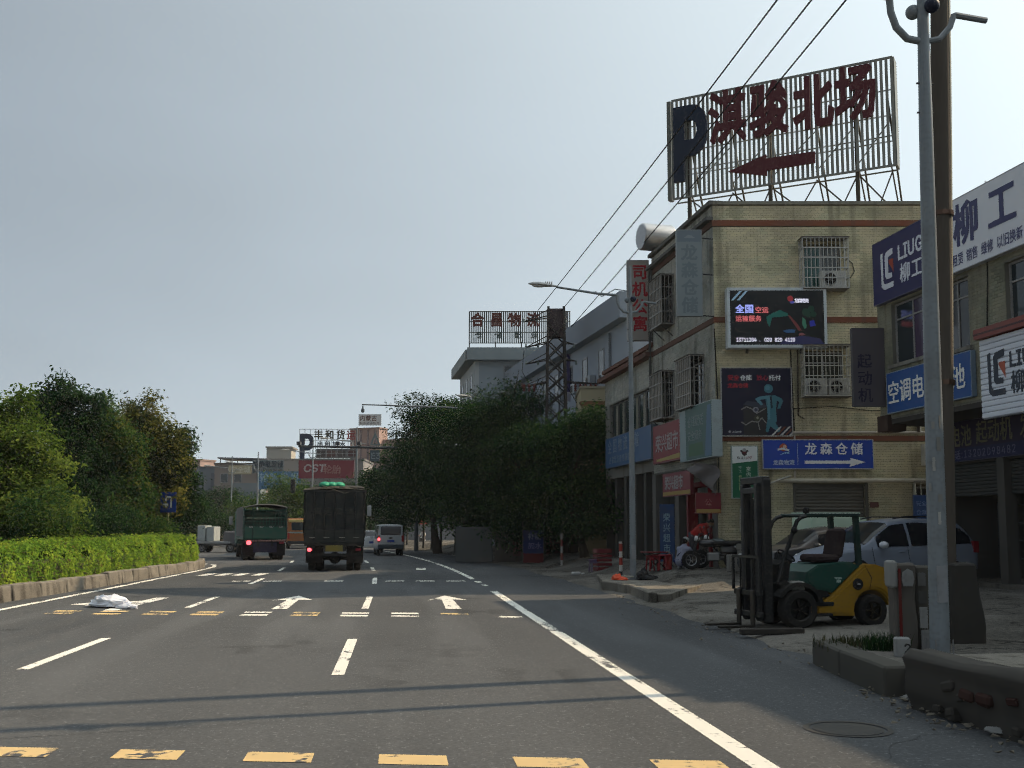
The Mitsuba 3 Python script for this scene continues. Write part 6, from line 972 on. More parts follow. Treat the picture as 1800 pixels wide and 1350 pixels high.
# long grey-blue block
gb = Thing('grey_blue_block', 'long grey-blue block with small windows behind the tall vertical sign', 'building', (10.35, 46.5, 0), -84.0)
gb.part('wall', box(-26, 0, 0, 10, -.3, 12.0), 'plaster', (.33, .37, .42)); gb.part('roof_slab', box(-26.4, .3, -.5, 10.4, 11.2, 12.4), 'plaster', (.24, .27, .31))
for z in (9.0, 6.0):
    far_windows(gb, [-4.6 - 2.9 * k for k in range(8)], (z,), .95, 1.5)
    for k in range(5): ac_unit(gb, -5.9 - 2.9 * k, z - .2, -.03, .8, .55, .3, col=(.30, .33, .36))
gb.part('downpipe', cat(tube([(-2.5, -.1, 0), (-2.5, -.1, 11)], .06, 6), tube([(-12, -.1, 0), (-12, -.1, 11)], .06, 6)), 'matte', (.2, .22, .24))
gb.part('roof_shed', box(-24, -20, 2, 6, 12.4, 13.6), 'plaster', (.22, .17, .15)); gb.part('shed_roof', box(-24.4, -19.5, 1.5, 6.4, 13.6, 13.75), 'metal', (.55, .55, .55))
# low yellowish building between wing and tower
yl = Thing('low_ochre_building', 'low ochre building with a brown band just beyond the two-storey wing', 'building', (8.45, 48.2, 0), -6.2)
yl.part('wall', box(0, 4, 0, 4, -.3, 8.2), 'plaster', (.36, .32, .22)); yl.part('band', box(-.03, 4, -.04, 0, 7.35, 7.6), 'plaster', (.20, .11, .065)); yl.part('coping', box(-.05, 4, -.06, 4, 8.2, 8.3), 'plaster', (.3, .27, .2))
s = Thing('pink_shop_board', 'pinkish orange shop board on the low ochre building above the trees', 'signboard', (8.9, 47.7, 4.0), -6.2); f = board(s, .95, 1.6, .1, .02, (.36, .16, .11), (.3, .2, .16))
s = Thing('blue_rooftop_board', 'small blue and white board with yellow character beside the lattice tower', 'signboard', (9.1, 56.5, 8.6), -6.2)
f = board(s, 1.45, 2.7, .1, .02, (.05, .045, .14), (.2, .2, .26)); write(s, '起', .42, .75, .78, (.42, .38, .16), -.103, .005, .02, parent=f); flat(s, [(.02, .02), (1.43, .02), (1.43, .5), (.02, .5)], -.104, (.30, .29, .34), parent=f)
s.part('torn_sheet', (np.array([(.2, -.15, .9), (.9, -.2, 1.0), (1.15, -.12, 2.2), (1.3, -.1, 3.2), (1.05, -.15, 3.6), (.8, -.2, 2.3)]), np.array([(0, 1, 2), (0, 2, 5), (5, 2, 3), (5, 3, 4)])), 'matte', (.42, .40, .42))
s.part('post', bar((.05, .0, 2.7), (.05, .0, 5.0), .06), 'matte', (.1, .1, .12))

# the far cluster beyond the bend
b = Thing('pink_house', 'pinkish house with a flat roof beside the left-hand trees, farthest left of the buildings', 'building', (-29.5, 155, 0), -34)
far_box(b, -4, 1.6, 11.4, 3.0, (.36, .255, .22)); far_windows(b, (-2, .2), (9.0,), 1.1, 1.1)
b = Thing('slate_grey_block', 'plain slate-grey block between the pinkish house and the brown building', 'building', (-27.8, 149.9, 0), -6.2); far_box(b, 0, 6.2, 10.1, 7, (.145, .165, .185)); b.part('panel', box(2.0, 5.6, -.05, 0, 5, 9.4), 'plaster', (.11, .125, .15)); b.part('awning', box(2.2, 5.6, -.9, 0, 4.4, 4.55), 'matte', (.2, .2, .2))
b = Thing('brown_building', 'brown-grey building with a wide awning roof and a golden board', 'building', (-24.3, 143.4, 0), -6.2); w = far_box(b, 0, 6.4, 10.2, 8, (.215, .185, .17)); far_windows(b, (.8, 2.6), (7.8, 5.2), 1.0, 1.2)
b.part('canopy_roof', mv(box(0, 6.6, 0, 5, 0, .18), .6, -1, 10.95, ry=1.5), 'metal', (.16, .165, .17)); b.parts('canopy_post', [bar((x, -.6, 10.2), (x, -.6, 11.0), .1) for x in (.9, 3.2, 6.4)], 'matte', (.12, .12, .12))
b.part('grey_annex', box(3.2, 6.9, -3.2, 0, -.3, 7.6), 'plaster', (.16, .185, .20))
s = Thing('golden_board', 'golden letter board under the awning roof of the brown building', 'signboard', (-21.5, 137.2, 8.6), -6.2); f = board(s, 2.9, 1.15, .1, .03, (.36, .31, .20), (.3, .26, .18)); write(s, '安全城', .25, .15, .85, (.50, .46, .36), -.104, .02, .02, parent=f)
b = Thing('stair_tower_building', 'grey building with a stair tower above the dark roof characters', 'building', (-20.0, 148, 0), -6.2); far_box(b, 0, 8, 11.1, 8, (.26, .24, .22)); far_box(b, 1.9, 5.3, 12.8, 3, (.34, .32, .28), 11.2, 'stair_tower'); b.part('tower_cap', box(3.9, 5.6, -.1, 3.2, 12.7, 12.9), 'plaster', (.22, .2, .18))
s = Thing('dark_roof_letters', 'row of dark characters on a frame over the blue board', 'signboard', (-19.0, 140.8, 8.95), -6.2)
s.parts('rail', [bar((-.1, .05, z), (4.1, .05, z), .06) for z in (.05, .62, 1.65)], 'paint', (.2, .25, .26)); s.part('backing', box(-.05, 4.05, .08, .1, .0, 1.7), 'matte', (.20, .235, .24))
for ch, x in zip('轮胎批发城', np.arange(5) * .81): s.part('character', mv(extrude(glyph(ch, .92, .03, .85)[0], -.08), x, 0, .72), 'clean', (.03, .045, .06))
write(s, '全国物流配送', 0, .06, .55, (.07, .075, .08), 0, .05, .02, gap=.22)
s = Thing('blue_tyre_board', 'large pale blue board with light characters below the roof letters', 'billboard', (-17.45, 134.6, 6.6), -6.2); f = board(s, 5.4, 2.25, .2, .03, (.07, .16, .27), (.1, .16, .22)); write(s, '轮胎批发', .15, .75, 1.35, (.28, .40, .48), -.204, .02, .01, parent=f, sx=.95); write(s, '补胎 加水', .9, .12, .5, (.2, .32, .4), -.204, .02, .01, parent=f)
b = Thing('cream_building', 'cream building with a pale roof edge between the blue and the red board', 'building', (-16.3, 152.6, 0), -6.2); far_box(b, 0, 5, 11.2, 6, (.34, .27, .17)); b.part('band', box(-.1, 5, -.1, 0, 9.2, 10.0), 'plaster', (.26, .18, .14))
b = Thing('parking_sign_building', 'grey building under the distant parking billboard behind the dark truck', 'building', (-11.2, 123.9, 0), -6.2); far_box(b, 0, 7.2, 9.6, 8, (.20, .19, .185)); far_windows(b, (1.6, 4.2), (7.4,), 1.5, 1.0)
s = Thing('parking_billboard', 'distant roof billboard on a thin frame with a dark blue letter and dark characters', 'billboard', (-11.1, 119.9, 9.5), -6.2)
s.parts('post', [bar((x, 0, 0), (x, 0, 3.35), .05) for x in np.arange(0, 6.8, .61)], 'paint', (.24, .25, .25)); s.parts('rail', [bar((0, 0, z), (6.7, 0, z), .05) for z in (.6, 1.3, 2.1, 2.75, 3.35)], 'paint', (.24, .25, .25))
s.part('letter', mv(extrude(glyph('P', 3.45, .045, .78)[0], -.1), -.02, -.04, -.35), 'clean', (.02, .03, .055))
for ch, x in zip('丰和货运', (1.65, 2.9, 4.15, 5.3)): s.part('character', mv(extrude(glyph(ch, 1.12, .025, .92)[0], -.08), x, -.04, 2.15), 'clean', (.05, .045, .03) if x < 5 else (.22, .03, .035))
for ch, x in zip('出租加水', (2.0, 2.85, 3.7, 4.55)): s.part('character', mv(extrude(glyph(ch, .7, .03)[0], -.08), x, -.04, 1.3), 'clean', (.06, .08, .10))
s.part('lower_board', box(1.9, 6.6, .05, .1, .1, 1.15), 'plaster', (.13, .13, .13)); 
for k in range(4): s.part('panel', box(2.0 + 1.15 * k, 2.9 + 1.15 * k, -.02, .05, .25, .95), 'clean', ((.06, .05, .05), (.08, .045, .045))[k % 2], parent=None)
s = Thing('red_tyre_board', 'red board with white letters behind the dark truck', 'billboard', (-10.9, 117.8, 7.2), -6.2); f = board(s, 6.1, 2.0, .2, .03, (.17, .03, .04), (.16, .05, .06)); write(s, 'CST', .45, .55, 1.1, (.34, .27, .27), -.204, .02, .03, parent=f, italic=10, sx=1.1); write(s, '轮胎', 2.7, .5, 1.0, (.26, .12, .11), -.204, .02, .02, parent=f)
b = Thing('pink_tower', 'pinkish tower block with an orange lit side and a white rooftop board', 'building', (-5.3, 152.0, 0), -30); far_box(b, -1.9, 2.9, 15.9, 2.4, (.36, .25, .215)); far_box(b, 2.9, 7.5, 14.2, 4, (.33, .245, .22), y0=1.2); b.parts('pilaster', [box(x, x + .25, -.15, 0, 5, 15.8) for x in (-1.4, -.2, 1.0, 2.2)], 'plaster', (.21, .165, .17))
s = Thing('white_rooftop_board', 'white rooftop board with dark characters on the pinkish tower', 'billboard', (-5.65, 150.3, 16.3), -6.2); f = board(s, 3.2, 1.6, .15, .03, (.46, .45, .44), (.3, .3, .3)); write(s, '内蒙古', .15, .62, .82, (.10, .05, .04), -.153, .02, .02, parent=f); write(s, '配送运输物流', .15, .1, .42, (.16, .14, .13), -.153, .02, .01, parent=f, gap=.12)
b = Thing('dim_street_block', 'dim grey street block behind the trees in the middle of the picture', 'building', (-6.6, 141.5, 0), -6.2); far_box(b, 2, 18, 9.5, 8, (.16, .165, .17)); far_windows(b, (3, 6, 9), (6.5,), 1.4, 1.4)

# ------------------------------------------------------------------ vehicles; local frame: x forwards, y to the left, z up
def wheel(th, x, y, r, w, side=1, rim=(.35, .36, .37), spokes=6, tyre=(.018, .018, .018), name='wheel'):
    """A tyre with a rim; side = +1 for a wheel on the left (its outer face towards +y)."""
    prof = [(r * .60, -w / 2), (r * .90, -w / 2), (r * .985, -w * .38), (r, -w * .2), (r, w * .2), (r * .985, w * .38), (r * .90, w / 2), (r * .60, w / 2)]
    m = mv(lathe(prof, 24), x, y, r, rx=-90 * side)
    k = th.part(name, m, 'matte', tyre, smooth=40)
    hub = [mv(lathe([(r * .62, w * .28), (r * .60, w * .46), (r * .54, w * .40), (r * .50, w * .25)], 24), x, y, r, rx=-90 * side), mv(lathe([(0, w * .42), (r * .14, w * .42), (r * .16, w * .2)], 12), x, y, r, rx=-90 * side)]
    for a in np.arange(spokes) * 2 * math.pi / spokes:
        hub.append(bar((x, y + side * w * .34, r), (x + r * .56 * math.cos(a), y + side * w * .34, r + r * .56 * math.sin(a)), r * .13, w * .12))
    th.part('rim', cat(hub), 'metal', rim, parent=k)
    th.part('brake_disc', mv(lathe([(0, w * .1), (r * .58, w * .1), (r * .58, w * .05)], 16), x, y, r, rx=-90 * side), 'matte', (.03, .03, .03), parent=k)
    return k
def shell_points(st, n=10):
    """Cross-sections of a car body: rows of (x, half width, z) from the sill over the flank and the roof to the middle."""
    rows = []
    for x, zl, zb, zt, w, wr in st:
        rows.append([(x, w - .10, zl), (x, w - .02, zl + .10), (x, w, zl + (zb - zl) * .55), (x, w - .015, zb - .05), (x, w - .045, zb),
                     (x, w + (wr - w) * .45 - .02, zb + (zt - zb) * .48), (x, wr + .01, zt - min(.09, (zt - zb) * .35)), (x, wr - .07, zt - .025 * min(1, (zt - zb) * 6)), (x, wr * .5, zt), (x, 0, zt + .008)])
    return np.array(rows)
def mesh_grid(P):
    a, b = P.shape[:2]; i, j = np.meshgrid(np.arange(a - 1), np.arange(b - 1), indexing='ij'); k = i * b + j
    return P.reshape(-1, 3), np.stack([k, k + 1, k + b + 1, k + b], -1).reshape(-1, 4)
def car_shell(th, st, paint, mat='gloss', side_glass=(), screens=(), sub=4):
    """The body as one smooth skin; side_glass: (x0, x1) along the flank; screens: (x0, x1) of the windscreen and the rear window."""
    S = np.array(st, float); xs = np.unique(np.concatenate([np.linspace(S[0, 0], S[-1, 0], 44), S[:, 0]]))
    R_ = np.column_stack([xs] + [np.interp(xs, S[:, 0], S[:, k]) for k in range(1, 6)])
    P = shell_points(R_); L, Rr = P.copy(), P.copy(); Rr[..., 1] *= -1
    full = np.concatenate([L, Rr[:, ::-1][:, 1:]], 1)
    v, f = mesh_grid(full); ends = []
    for row, flip in ((0, False), (len(full) - 1, True)):
        o = row * full.shape[1]; ends += [(o, o + k + 1, o + k) if not flip else (o, o + k, o + k + 1) for k in range(1, full.shape[1] - 1)]
    tri = np.vstack([f[:, [0, 1, 2]], f[:, [0, 2, 3]], np.array(ends)])
    body = th.part('body', trimesh.Trimesh(v, tri, process=False), mat, paint, smooth=38)
    def patch(x0, x1, j0, j1, off):
        q = np.linspace(x0, x1, 12); Q = shell_points(np.column_stack([q] + [np.interp(q, S[:, 0], S[:, k]) for k in range(1, 6)]))[:, j0:j1 + 1]
        Q = Q.copy(); Q[..., 1] += off * np.sign(Q[..., 1] + 1e-9); Q[..., 2] += off; return Q
    for x0, x1 in side_glass:
        for s in (1, -1):
            Q = patch(x0, x1, 4, 6, .006); Q[..., 1] *= s
            Q[:, 0, 2] += .035; Q[:, -1, 2] -= .02
            v, f = mesh_grid(Q); th.part('side_window', (v, f if s < 0 else f[:, ::-1]), 'dark_glass', (.012, .014, .018))
    for nm, x0, x1 in screens:
        Q = patch(x0, x1, 6, 9, .008); Rq = Q.copy(); Rq[..., 1] *= -1; Q = np.concatenate([Q, Rq[:, ::-1][:, 1:]], 1)
        v, f = mesh_grid(Q); th.part(nm, (v, f), 'dark_glass', (.015, .018, .022))
    return body, S
def plate(th, x, z, w=.44, h=.14, col=(.03, .06, .30), y=0.0, parent=None): return th.part('number_plate', bevel(x - .012, x, y - w / 2, y + w / 2, z, z + h, .004), 'paint', col, parent=parent)
def lampbox(th, name, x0, x1, y0, y1, z0, z1, col, lit=None, mat='clean', parent=None):
    return th.part(name, bevel(x0, x1, y0, y1, z0, z1, .012), mat, col, parent=parent, **({} if lit is None else glow(*lit)))
RED_ON = (1.3, .10, .12)

# silver SUV in the yard
SV = (.235, .27, .33)
sv = Thing('parked_suv', 'silver estate car with dark windows parked behind the forklift', 'car', (11.85, 24.9, .20), 192)
st = [(-2.18, .48, .98, 1.02, .74, .66), (-2.14, .40, 1.02, 1.12, .82, .70), (-2.02, .34, 1.05, 1.42, .86, .64), (-1.80, .30, 1.06, 1.60, .89, .63), (-1.2, .28, 1.04, 1.70, .90, .63), (-.3, .28, 1.01, 1.71, .90, .64), (.30, .28, 1.00, 1.64, .90, .65), (.75, .28, .99, 1.38, .90, .68), (1.12, .28, .98, 1.10, .89, .74), (1.30, .28, .97, 1.03, .88, .76), (1.75, .30, .90, .95, .85, .70), (2.05, .34, .78, .83, .78, .62), (2.17, .40, .62, .68, .66, .50), (2.20, .44, .55, .58, .55, .40)]
b, S = car_shell(sv, st, SV, side_glass=((-1.95, -1.22), (-1.14, -.18), (-.10, .78)), screens=(('windscreen', .36, 1.10), ('rear_window', -2.08, -1.82)))
for x in (1.32, -1.32):
    for s in (1, -1):
        sv.part('wheel_arch', mv(lathe([(.40, -.01), (.37, .012), (.0, .012), (0, -.01)], 24), x, s * .885, .34, rx=-90 * s), 'matte', (.012, .012, .012)); wheel(sv, x, s * .80, .335, .22, s)
for s in (1, -1):
    hl = sv.part('headlight', mv(mult(trimesh.creation.icosphere(2, 1), .24, .12, .09), 1.90, s * .66, .77, rz=-32 * s, ry=14), 'clean', (.50, .52, .54), smooth=True); sv.part('reflector', mv(trimesh.creation.icosphere(1, .05), 1.99, s * .68, .80), 'metal', (.8, .8, .8), parent=hl, smooth=True)
    m = sv.part('door_mirror', mv(mult(trimesh.creation.icosphere(2, 1), .10, .13, .085), .72, s * 1.0, 1.08), 'gloss', (.55, .57, .60), smooth=True)
    for x in (-1.18, -.14, .86): sv.part('door_seam', cat(*[bar((x + .02 * k, s * .902, .42 + .1 * k), (x + .02 * (k + 1), s * .906, .42 + .1 * (k + 1)), .008) for k in range(6)]), 'matte', (.03, .03, .035))
    for x in (-.95, .05): sv.part('door_handle', bevel(x, x + .17, min(s * .88, s * .925), max(s * .88, s * .925), .90, .93, .008), 'gloss', SV)
    sv.part('roof_rail', tube([(-1.7, s * .60, 1.66), (-1.5, s * .60, 1.745), (-.2, s * .62, 1.755), (.15, s * .62, 1.70)], .018, 6), 'metal', (.10, .10, .11))
    lampbox(sv, 'tail_light', -2.16, -1.98, min(s * .60, s * .86), max(s * .60, s * .86), .88, 1.16, (.22, .015, .02))
    sv.part('sill', bevel(-1.0, 1.0, min(s * .84, s * .90), max(s * .84, s * .90), .22, .32, .02), 'matte', (.02, .02, .02))
sv.part('grille', bevel(2.10, 2.20, -.38, .38, .56, .68, .03), 'matte', (.02, .02, .02)); plate(sv, 2.24, .42); sv.part('bumper_vent', bevel(2.05, 2.19, -.5, .5, .30, .42, .03), 'matte', (.02, .02, .02)); plate(sv, -2.2, .72)
sv.part('wiper', tube([(1.10, .5, 1.10), (.86, .1, 1.33)], .01, 4), 'matte', (.01, .01, .01))

dc = Thing('parked_dark_car', 'dark saloon car half hidden between the silver car and the yellow wall', 'car', (11.45, 27.7, .22), 186)
st = [(-2.2, .45, .9, .95, .72, .6), (-2.1, .35, .95, 1.0, .82, .66), (-1.5, .28, .97, 1.12, .88, .62), (-.9, .26, .97, 1.46, .89, .60), (-.1, .26, .96, 1.50, .89, .60), (.45, .26, .95, 1.42, .89, .62), (1.05, .26, .94, 1.02, .88, .70), (1.8, .3, .84, .89, .84, .66), (2.15, .38, .66, .72, .7, .5), (2.2, .42, .56, .6, .6, .4)]
car_shell(dc, st, (.030, .032, .036), side_glass=((-1.35, -.5), (-.42, .5)), screens=(('windscreen', .5, 1.02), ('rear_window', -1.5, -.95)))
for x in (1.35, -1.35):
    for s in (1, -1): wheel(dc, x, s * .79, .32, .21, s)
for s in (1, -1): dc.part('door_mirror', mv(mult(trimesh.creation.icosphere(2, 1), .09, .12, .08), .65, s * .98, 1.0), 'gloss', (.03, .03, .03), smooth=True); dc.part('headlight', mv(mult(trimesh.creation.icosphere(2, 1), .2, .12, .07), 1.95, s * .62, .72), 'clean', (.3, .3, .3), smooth=True)

# the forklift
YE, GN, BK = (.30, .165, .012), (.008, .060, .045), (.016, .017, .018)
fk = Thing('forklift', 'yellow and green forklift truck with a tall black mast parked on the verge', 'forklift', (6.36, 17.05, .05), 188.8)
def arch(poly, x, z, r): return poly.difference(Point(x, z).buffer(r, 24))
cw = arch(Polygon([(-1.68, .34), (-1.72, .50), (-1.71, .84), (-1.64, .96), (-1.45, 1.02), (-1.22, 1.02), (-1.10, .93), (-.62, .52), (-.42, .40), (-.30, .38), (-.28, .20), (-1.02, .18), (-1.1, .2), (-1.5, .22)]), -1.36, .27, .33)
def slab(poly, y0, y1, b=.0):
    m = extrude(poly, y1 - y0); m.apply_translation([0, y0, 0]); return m
def rounded(poly, hw, b=.05):
    """A body panel thick from -hw to hw with rounded long edges."""
    return cat(slab(poly, -hw + b, hw - b), slab(poly.buffer(-b * .3), -hw + b * .4, -hw + b), slab(poly.buffer(-b * .3), hw - b, hw - b * .4), slab(poly.buffer(-b), -hw, -hw + b * .4), slab(poly.buffer(-b), hw - b * .4, hw))
body = fk.part('counterweight', rounded(cw, .52, .06), 'paint', YE)
fk.part('filler_cap', mv(lathe([(0, .02), (.085, .02), (.095, 0), (.095, -.02)], 16), -1.08, .525, .70, rx=-90), 'matte', BK, parent=body); fk.part('filler_knob', bevel(-1.11, -1.05, .52, .56, .69, .71, .005), 'paint', (.3, .3, .3), parent=body)
fk.part('seam', cat(bar((-1.22, .523, 1.01), (-1.34, .523, .80), .008), bar((-1.34, .523, .80), (-1.30, .523, .62), .008)), 'matte', (.05, .03, .01), parent=body)
hood = fk.part('engine_hood', rounded(Polygon([(-1.20, .98), (-1.02, 1.06), (-.42, 1.02), (-.20, .90), (-.16, .74), (-.30, .62), (-.66, .56), (-1.08, .92)]), .47, .05), 'paint', GN)
fk.part('emblem', cat(bevel(-.82, -.68, .468, .476, .79, .815, .002), bevel(-.80, -.72, .468, .476, .73, .775, .002)), 'clean', (.30, .40, .36), parent=hood)
fk.part('side_step', cat(bevel(-.62, -.12, .36, .55, .36, .42, .01), bevel(-.60, -.14, .40, .54, .19, .24, .01)), 'matte', BK)
fk.part('floor', rounded(Polygon([(-.62, .5), (.22, .42), (.30, .72), (.18, .78), (-.1, .58), (-.55, .62)]), .46, .03), 'matte', BK)
fk.part('dashboard', rounded(Polygon([(.10, .55), (.28, .55), (.24, 1.02), (.12, 1.10), (.02, 1.02)]), .34, .04), 'matte', BK)
fk.part('grey_cover', bevel(-.14, .12, .30, .50, .60, .76, .03), 'paint', (.20, .21, .19))
seat = fk.part('seat', cat(bevel(-.95, -.45, -.24, .24, 1.05, 1.18, .04), mv(bevel(-.08, .06, -.24, .24, 0, .50, .05), -.93, 0, 1.12, ry=-12)), 'matte', (.035, .024, .026))
sw_ = fk.part('steering_wheel', mv(trimesh.creation.torus(.155, .014, major_sections=20, minor_sections=6), -.08, .0, 1.16, ry=-38), 'matte', BK); fk.part('column', tube([(.12, 0, 1.0), (-.07, 0, 1.15)], .025, 6), 'matte', BK, parent=sw_)
fk.parts('lever', [tube([(.02, -.28 + .07 * k, 1.0), (-.06, -.28 + .07 * k, 1.22)], .010, 5) for k in range(3)], 'matte', BK)
GR = (.010, .030, .026)
for s in (1, -1):
    fk.part('front_post', tube([(.30, s * .40, .74), (.16, s * .40, 1.2), (-.06, s * .40, 1.72), (-.14, s * .40, 1.79), (-.28, s * .40, 1.83)], .034, 8), 'paint', BK, smooth=50)
    fk.part('rear_post', bar((-1.20, s * .38, 1.0), (-1.16, s * .38, 1.84), .085, .07), 'paint', GR)
    fk.part('roof_side', bevel(-1.22, -.22, s * .40 - .035, s * .40 + .035, 1.80, 1.86, .012), 'paint', GR)
    wheel(fk, 0, s * .46, .315, .24, s, (.02, .02, .02), 5); wheel(fk, -1.36, s * .43, .265, .20, s, (.03, .026, .016), 5)
    fk.part('fender', mv(extrude(Polygon([(.43 * math.cos(a), .315 + .43 * math.sin(a)) for a in np.linspace(2.9, .5, 12)] + [(.37 * math.cos(a), .315 + .37 * math.sin(a)) for a in np.linspace(.5, 2.9, 12)]), .22), 0, s * .46 - .11, 0), 'matte', BK)
fk.parts('roof_bar', [bevel(-1.2 + .15 * k, -1.165 + .15 * k, -.38, .38, 1.815, 1.85, .006) for k in range(7)], 'paint', GR); fk.part('beacon', cat(mv(lathe([(0, 0), (.05, 0), (.05, .08), (.0, .1)], 10), -.25, .38, 1.86)), 'matte', (.02, .02, .02))
fk.part('rear_lamp_arm', cat(tube([(-.15, .4, 1.82), (-.02, .44, 1.74), (.02, .45, 1.62)], .010, 5), mv(trimesh.creation.icosphere(1, .055), .02, .46, 1.58), tube([(.20, .42, 1.15), (.12, .5, 1.32), (.15, .5, 1.5)], .009, 5)), 'matte', BK)
mast = fk.part('mast', cat(*[bevel(.39, .53, s * .34 - .06, s * .34 + .06, .10, 2.42, .012) for s in (1, -1)], bevel(.40, .54, -.39, .39, 2.34, 2.46, .012), bevel(.42, .52, -.34, .34, 1.2, 1.28, .01), bevel(.42, .52, -.34, .34, .28, .4, .01)), 'paint', BK)
fk.part('inner_mast', cat(*[bevel(.47, .60, s * .235 - .045, s * .235 + .045, .12, 2.34, .01) for s in (1, -1)], bevel(.50, .60, -.28, .28, 2.18, 2.28, .01)), 'paint', (.02, .021, .026), parent=mast)
fk.part('lift_cylinder', cat(*[tube([(.40, s * .24, .25), (.40, s * .24, 2.1)], .035, 8) for s in (1, -1)]), 'metal', (.06, .06, .065), parent=mast)
fk.part('chain', cat(*[bar((.62, s * .08, .55), (.58, s * .08, 2.2), .03, .01) for s in (1, -1)], *[tube([(.60, s * .14, .6), (.60, s * .14, 2.2)], .014, 5) for s in (1, -1)]), 'matte', (.03, .03, .03), parent=mast)
fk.part('mast_lettering', cat(*[bevel(.524, .528, .305, .375, 1.30 + .065 * k, 1.345 + .065 * k, .001) for k in range(6)], bevel(.524, .528, .31, .37, .98, 1.12, .001), *[bevel(.44, .50, .386, .392, 1.30 + .065 * k, 1.345 + .065 * k, .001) for k in range(6)], bevel(.44, .50, .386, .392, .98, 1.12, .001)), 'clean', (.16, .16, .16), parent=mast)
cg = fk.part('carriage', cat(bevel(.60, .66, -.46, .46, .18, .27, .01), bevel(.60, .66, -.46, .46, .52, .61, .01), *[bevel(.58, .64, s * .3 - .04, s * .3 + .04, .16, .64, .01) for s in (1, -1)]), 'paint', BK)
fk.part('backrest', cat(bar((.66, -.46, .6), (.66, -.46, 1.15), .04), bar((.66, .46, .6), (.66, .46, 1.15), .04), bar((.66, -.46, 1.15), (.66, .46, 1.15), .04), *[bar((.66, y, .6), (.66, y, 1.15), .025) for y in (-.2, .0, .2)]), 'paint', BK, parent=cg)
for s in (1, -1): fk.part('fork', cat(bevel(.66, .70, s * .24 - .055, s * .24 + .055, .04, .62, .008), bevel(.66, 1.28, s * .24 - .055, s * .24 + .055, .02, .06, .006)), 'metal', (.06, .055, .05), parent=cg)

# the dark truck ahead
dt = Thing('cargo_truck', 'dark covered cargo truck seen from behind, with one red tail lamp lit', 'truck', (-2.46, 41.9, 0), 92.0)
TP = (.022, .026, .027); L_ = 6.2
box_ = dt.part('cargo_body', bevel(.0, L_, -1.16, 1.16, 1.18, 3.12, .03), 'matte', TP)
r = np.random.default_rng(5)
G = np.array([[(-.03 - .035 * math.sin(9 * y + 1.3 * z) - .03 * r.random(), y, z) for y in np.linspace(-1.17, 1.17, 26)] for z in np.linspace(1.3, 3.14, 14)]); v, f = mesh_grid(G); dt.part('tarpaulin', (v, f), 'matte', (.026, .030, .031), parent=box_, smooth=True)
for s in (1, -1):
    G = np.array([[(x, s * (1.18 + .03 * math.sin(5 * x + z) * (z > 1.4)), z) for x in np.linspace(-.02, L_, 30)] for z in np.linspace(1.3, 3.16, 8)]); v, f = mesh_grid(G); dt.part('tarpaulin', (v, f), 'matte', (.026, .030, .030), parent=box_, smooth=True)
G = np.array([[(x, y, 3.17 + .10 * math.sin(2.2 * x) * math.sin(1.3 * y + 1) + .10 * (1 - (y / 1.2) ** 2) + .03 * r.random()) for x in np.linspace(-.05, L_, 24)] for y in np.linspace(-1.22, 1.22, 14)]); v, f = mesh_grid(G); dt.part('top_cover', (v, f), 'matte', (.050, .045, .036), parent=box_, smooth=True)
dt.part('top_rail', cat(bar((-.06, -1.24, 3.14), (-.06, 1.24, 3.14), .06), bar((-.05, -1.2, 3.14), (L_, -1.2, 3.14), .05), bar((-.05, 1.2, 3.14), (L_, 1.2, 3.14), .05)), 'matte', (.05, .05, .048), parent=box_)
dt.parts('stake', [bar((-.07, y, 1.2), (-.07, y, 3.1), .05) for y in (-1.14, -.78, -.39, 0, .39, .78, 1.14)], 'matte', (.020, .022, .022), parent=box_)
dt.part('tailboard', bevel(-.09, -.02, -1.16, 1.16, 1.12, 1.62, .01), 'matte', (.028, .032, .032), parent=box_); dt.parts('hinge', [bevel(-.115, -.085, y - .11, y + .11, 1.30, 1.335, .005) for y in (-.85, -.3, .3, .85)], 'metal', (.22, .22, .20), parent=box_)
write_side = Thing('x', pos=(-2.46, 41.9, 0), rot=2.0); write_side.key = dt.key
for i, ch in enumerate('货运物流'): write_side.part('lettering', mv(extrude(glyph(ch, .30, .01)[0], -.008), -.82 + i * .42, -.105, 2.2), 'matte', (.055, .055, .05), parent=box_)
dt.part('cargo_bundle', cat(*[mv(mult(trimesh.creation.icosphere(2, 1), .40, .24, .15), .55 + .1 * k, .42 - .28 * k, 3.38) for k in range(3)]), 'clean', (.02, .26, .14), smooth=True)
dt.part('rope', cat(tube([(-.08, .5, 3.35), (-.1, -.35, 3.05), (-.09, -.55, 3.1)], .012, 5), tube([(-.1, -1.1, 3.2), (-.12, 0, 3.25), (-.1, 1.1, 3.18)], .014, 5)), 'matte', (.16, .15, .12))
dt.part('loose_tarp', cat(*[mv(mult(trimesh.creation.icosphere(2, 1), .5, .35, .10), 1.0 + .4 * k, -.2 - .3 * k, 3.32) for k in range(3)]), 'matte', (.04, .042, .04), smooth=True)
dt.part('chassis', cat(box(-.1, 8.2, -.42, -.30, .78, 1.02), box(-.1, 8.2, .30, .42, .78, 1.02), box(-.12, -.02, -1.15, 1.15, 1.0, 1.12), box(-.10, -.02, -1.1, 1.1, .60, .70)), 'matte', (.02, .02, .02))
dt.part('axle', cat(tube([(1.3, -.9, .50), (1.3, .9, .50)], .09, 8), mv(mult(trimesh.creation.icosphere(2, 1), .22, .24, .24), 1.3, 0, .50), tube([(2.5, -.9, .50), (2.5, .9, .50)], .09, 8)), 'matte', (.018, .018, .018))
for x in (1.3, 2.5, 7.0):
    for s in (1, -1):
        for o in ((.90, .60) if x < 5 else (.95,)): wheel(dt, x, s * o, .50, .27, s, (.06, .06, .06), 6)
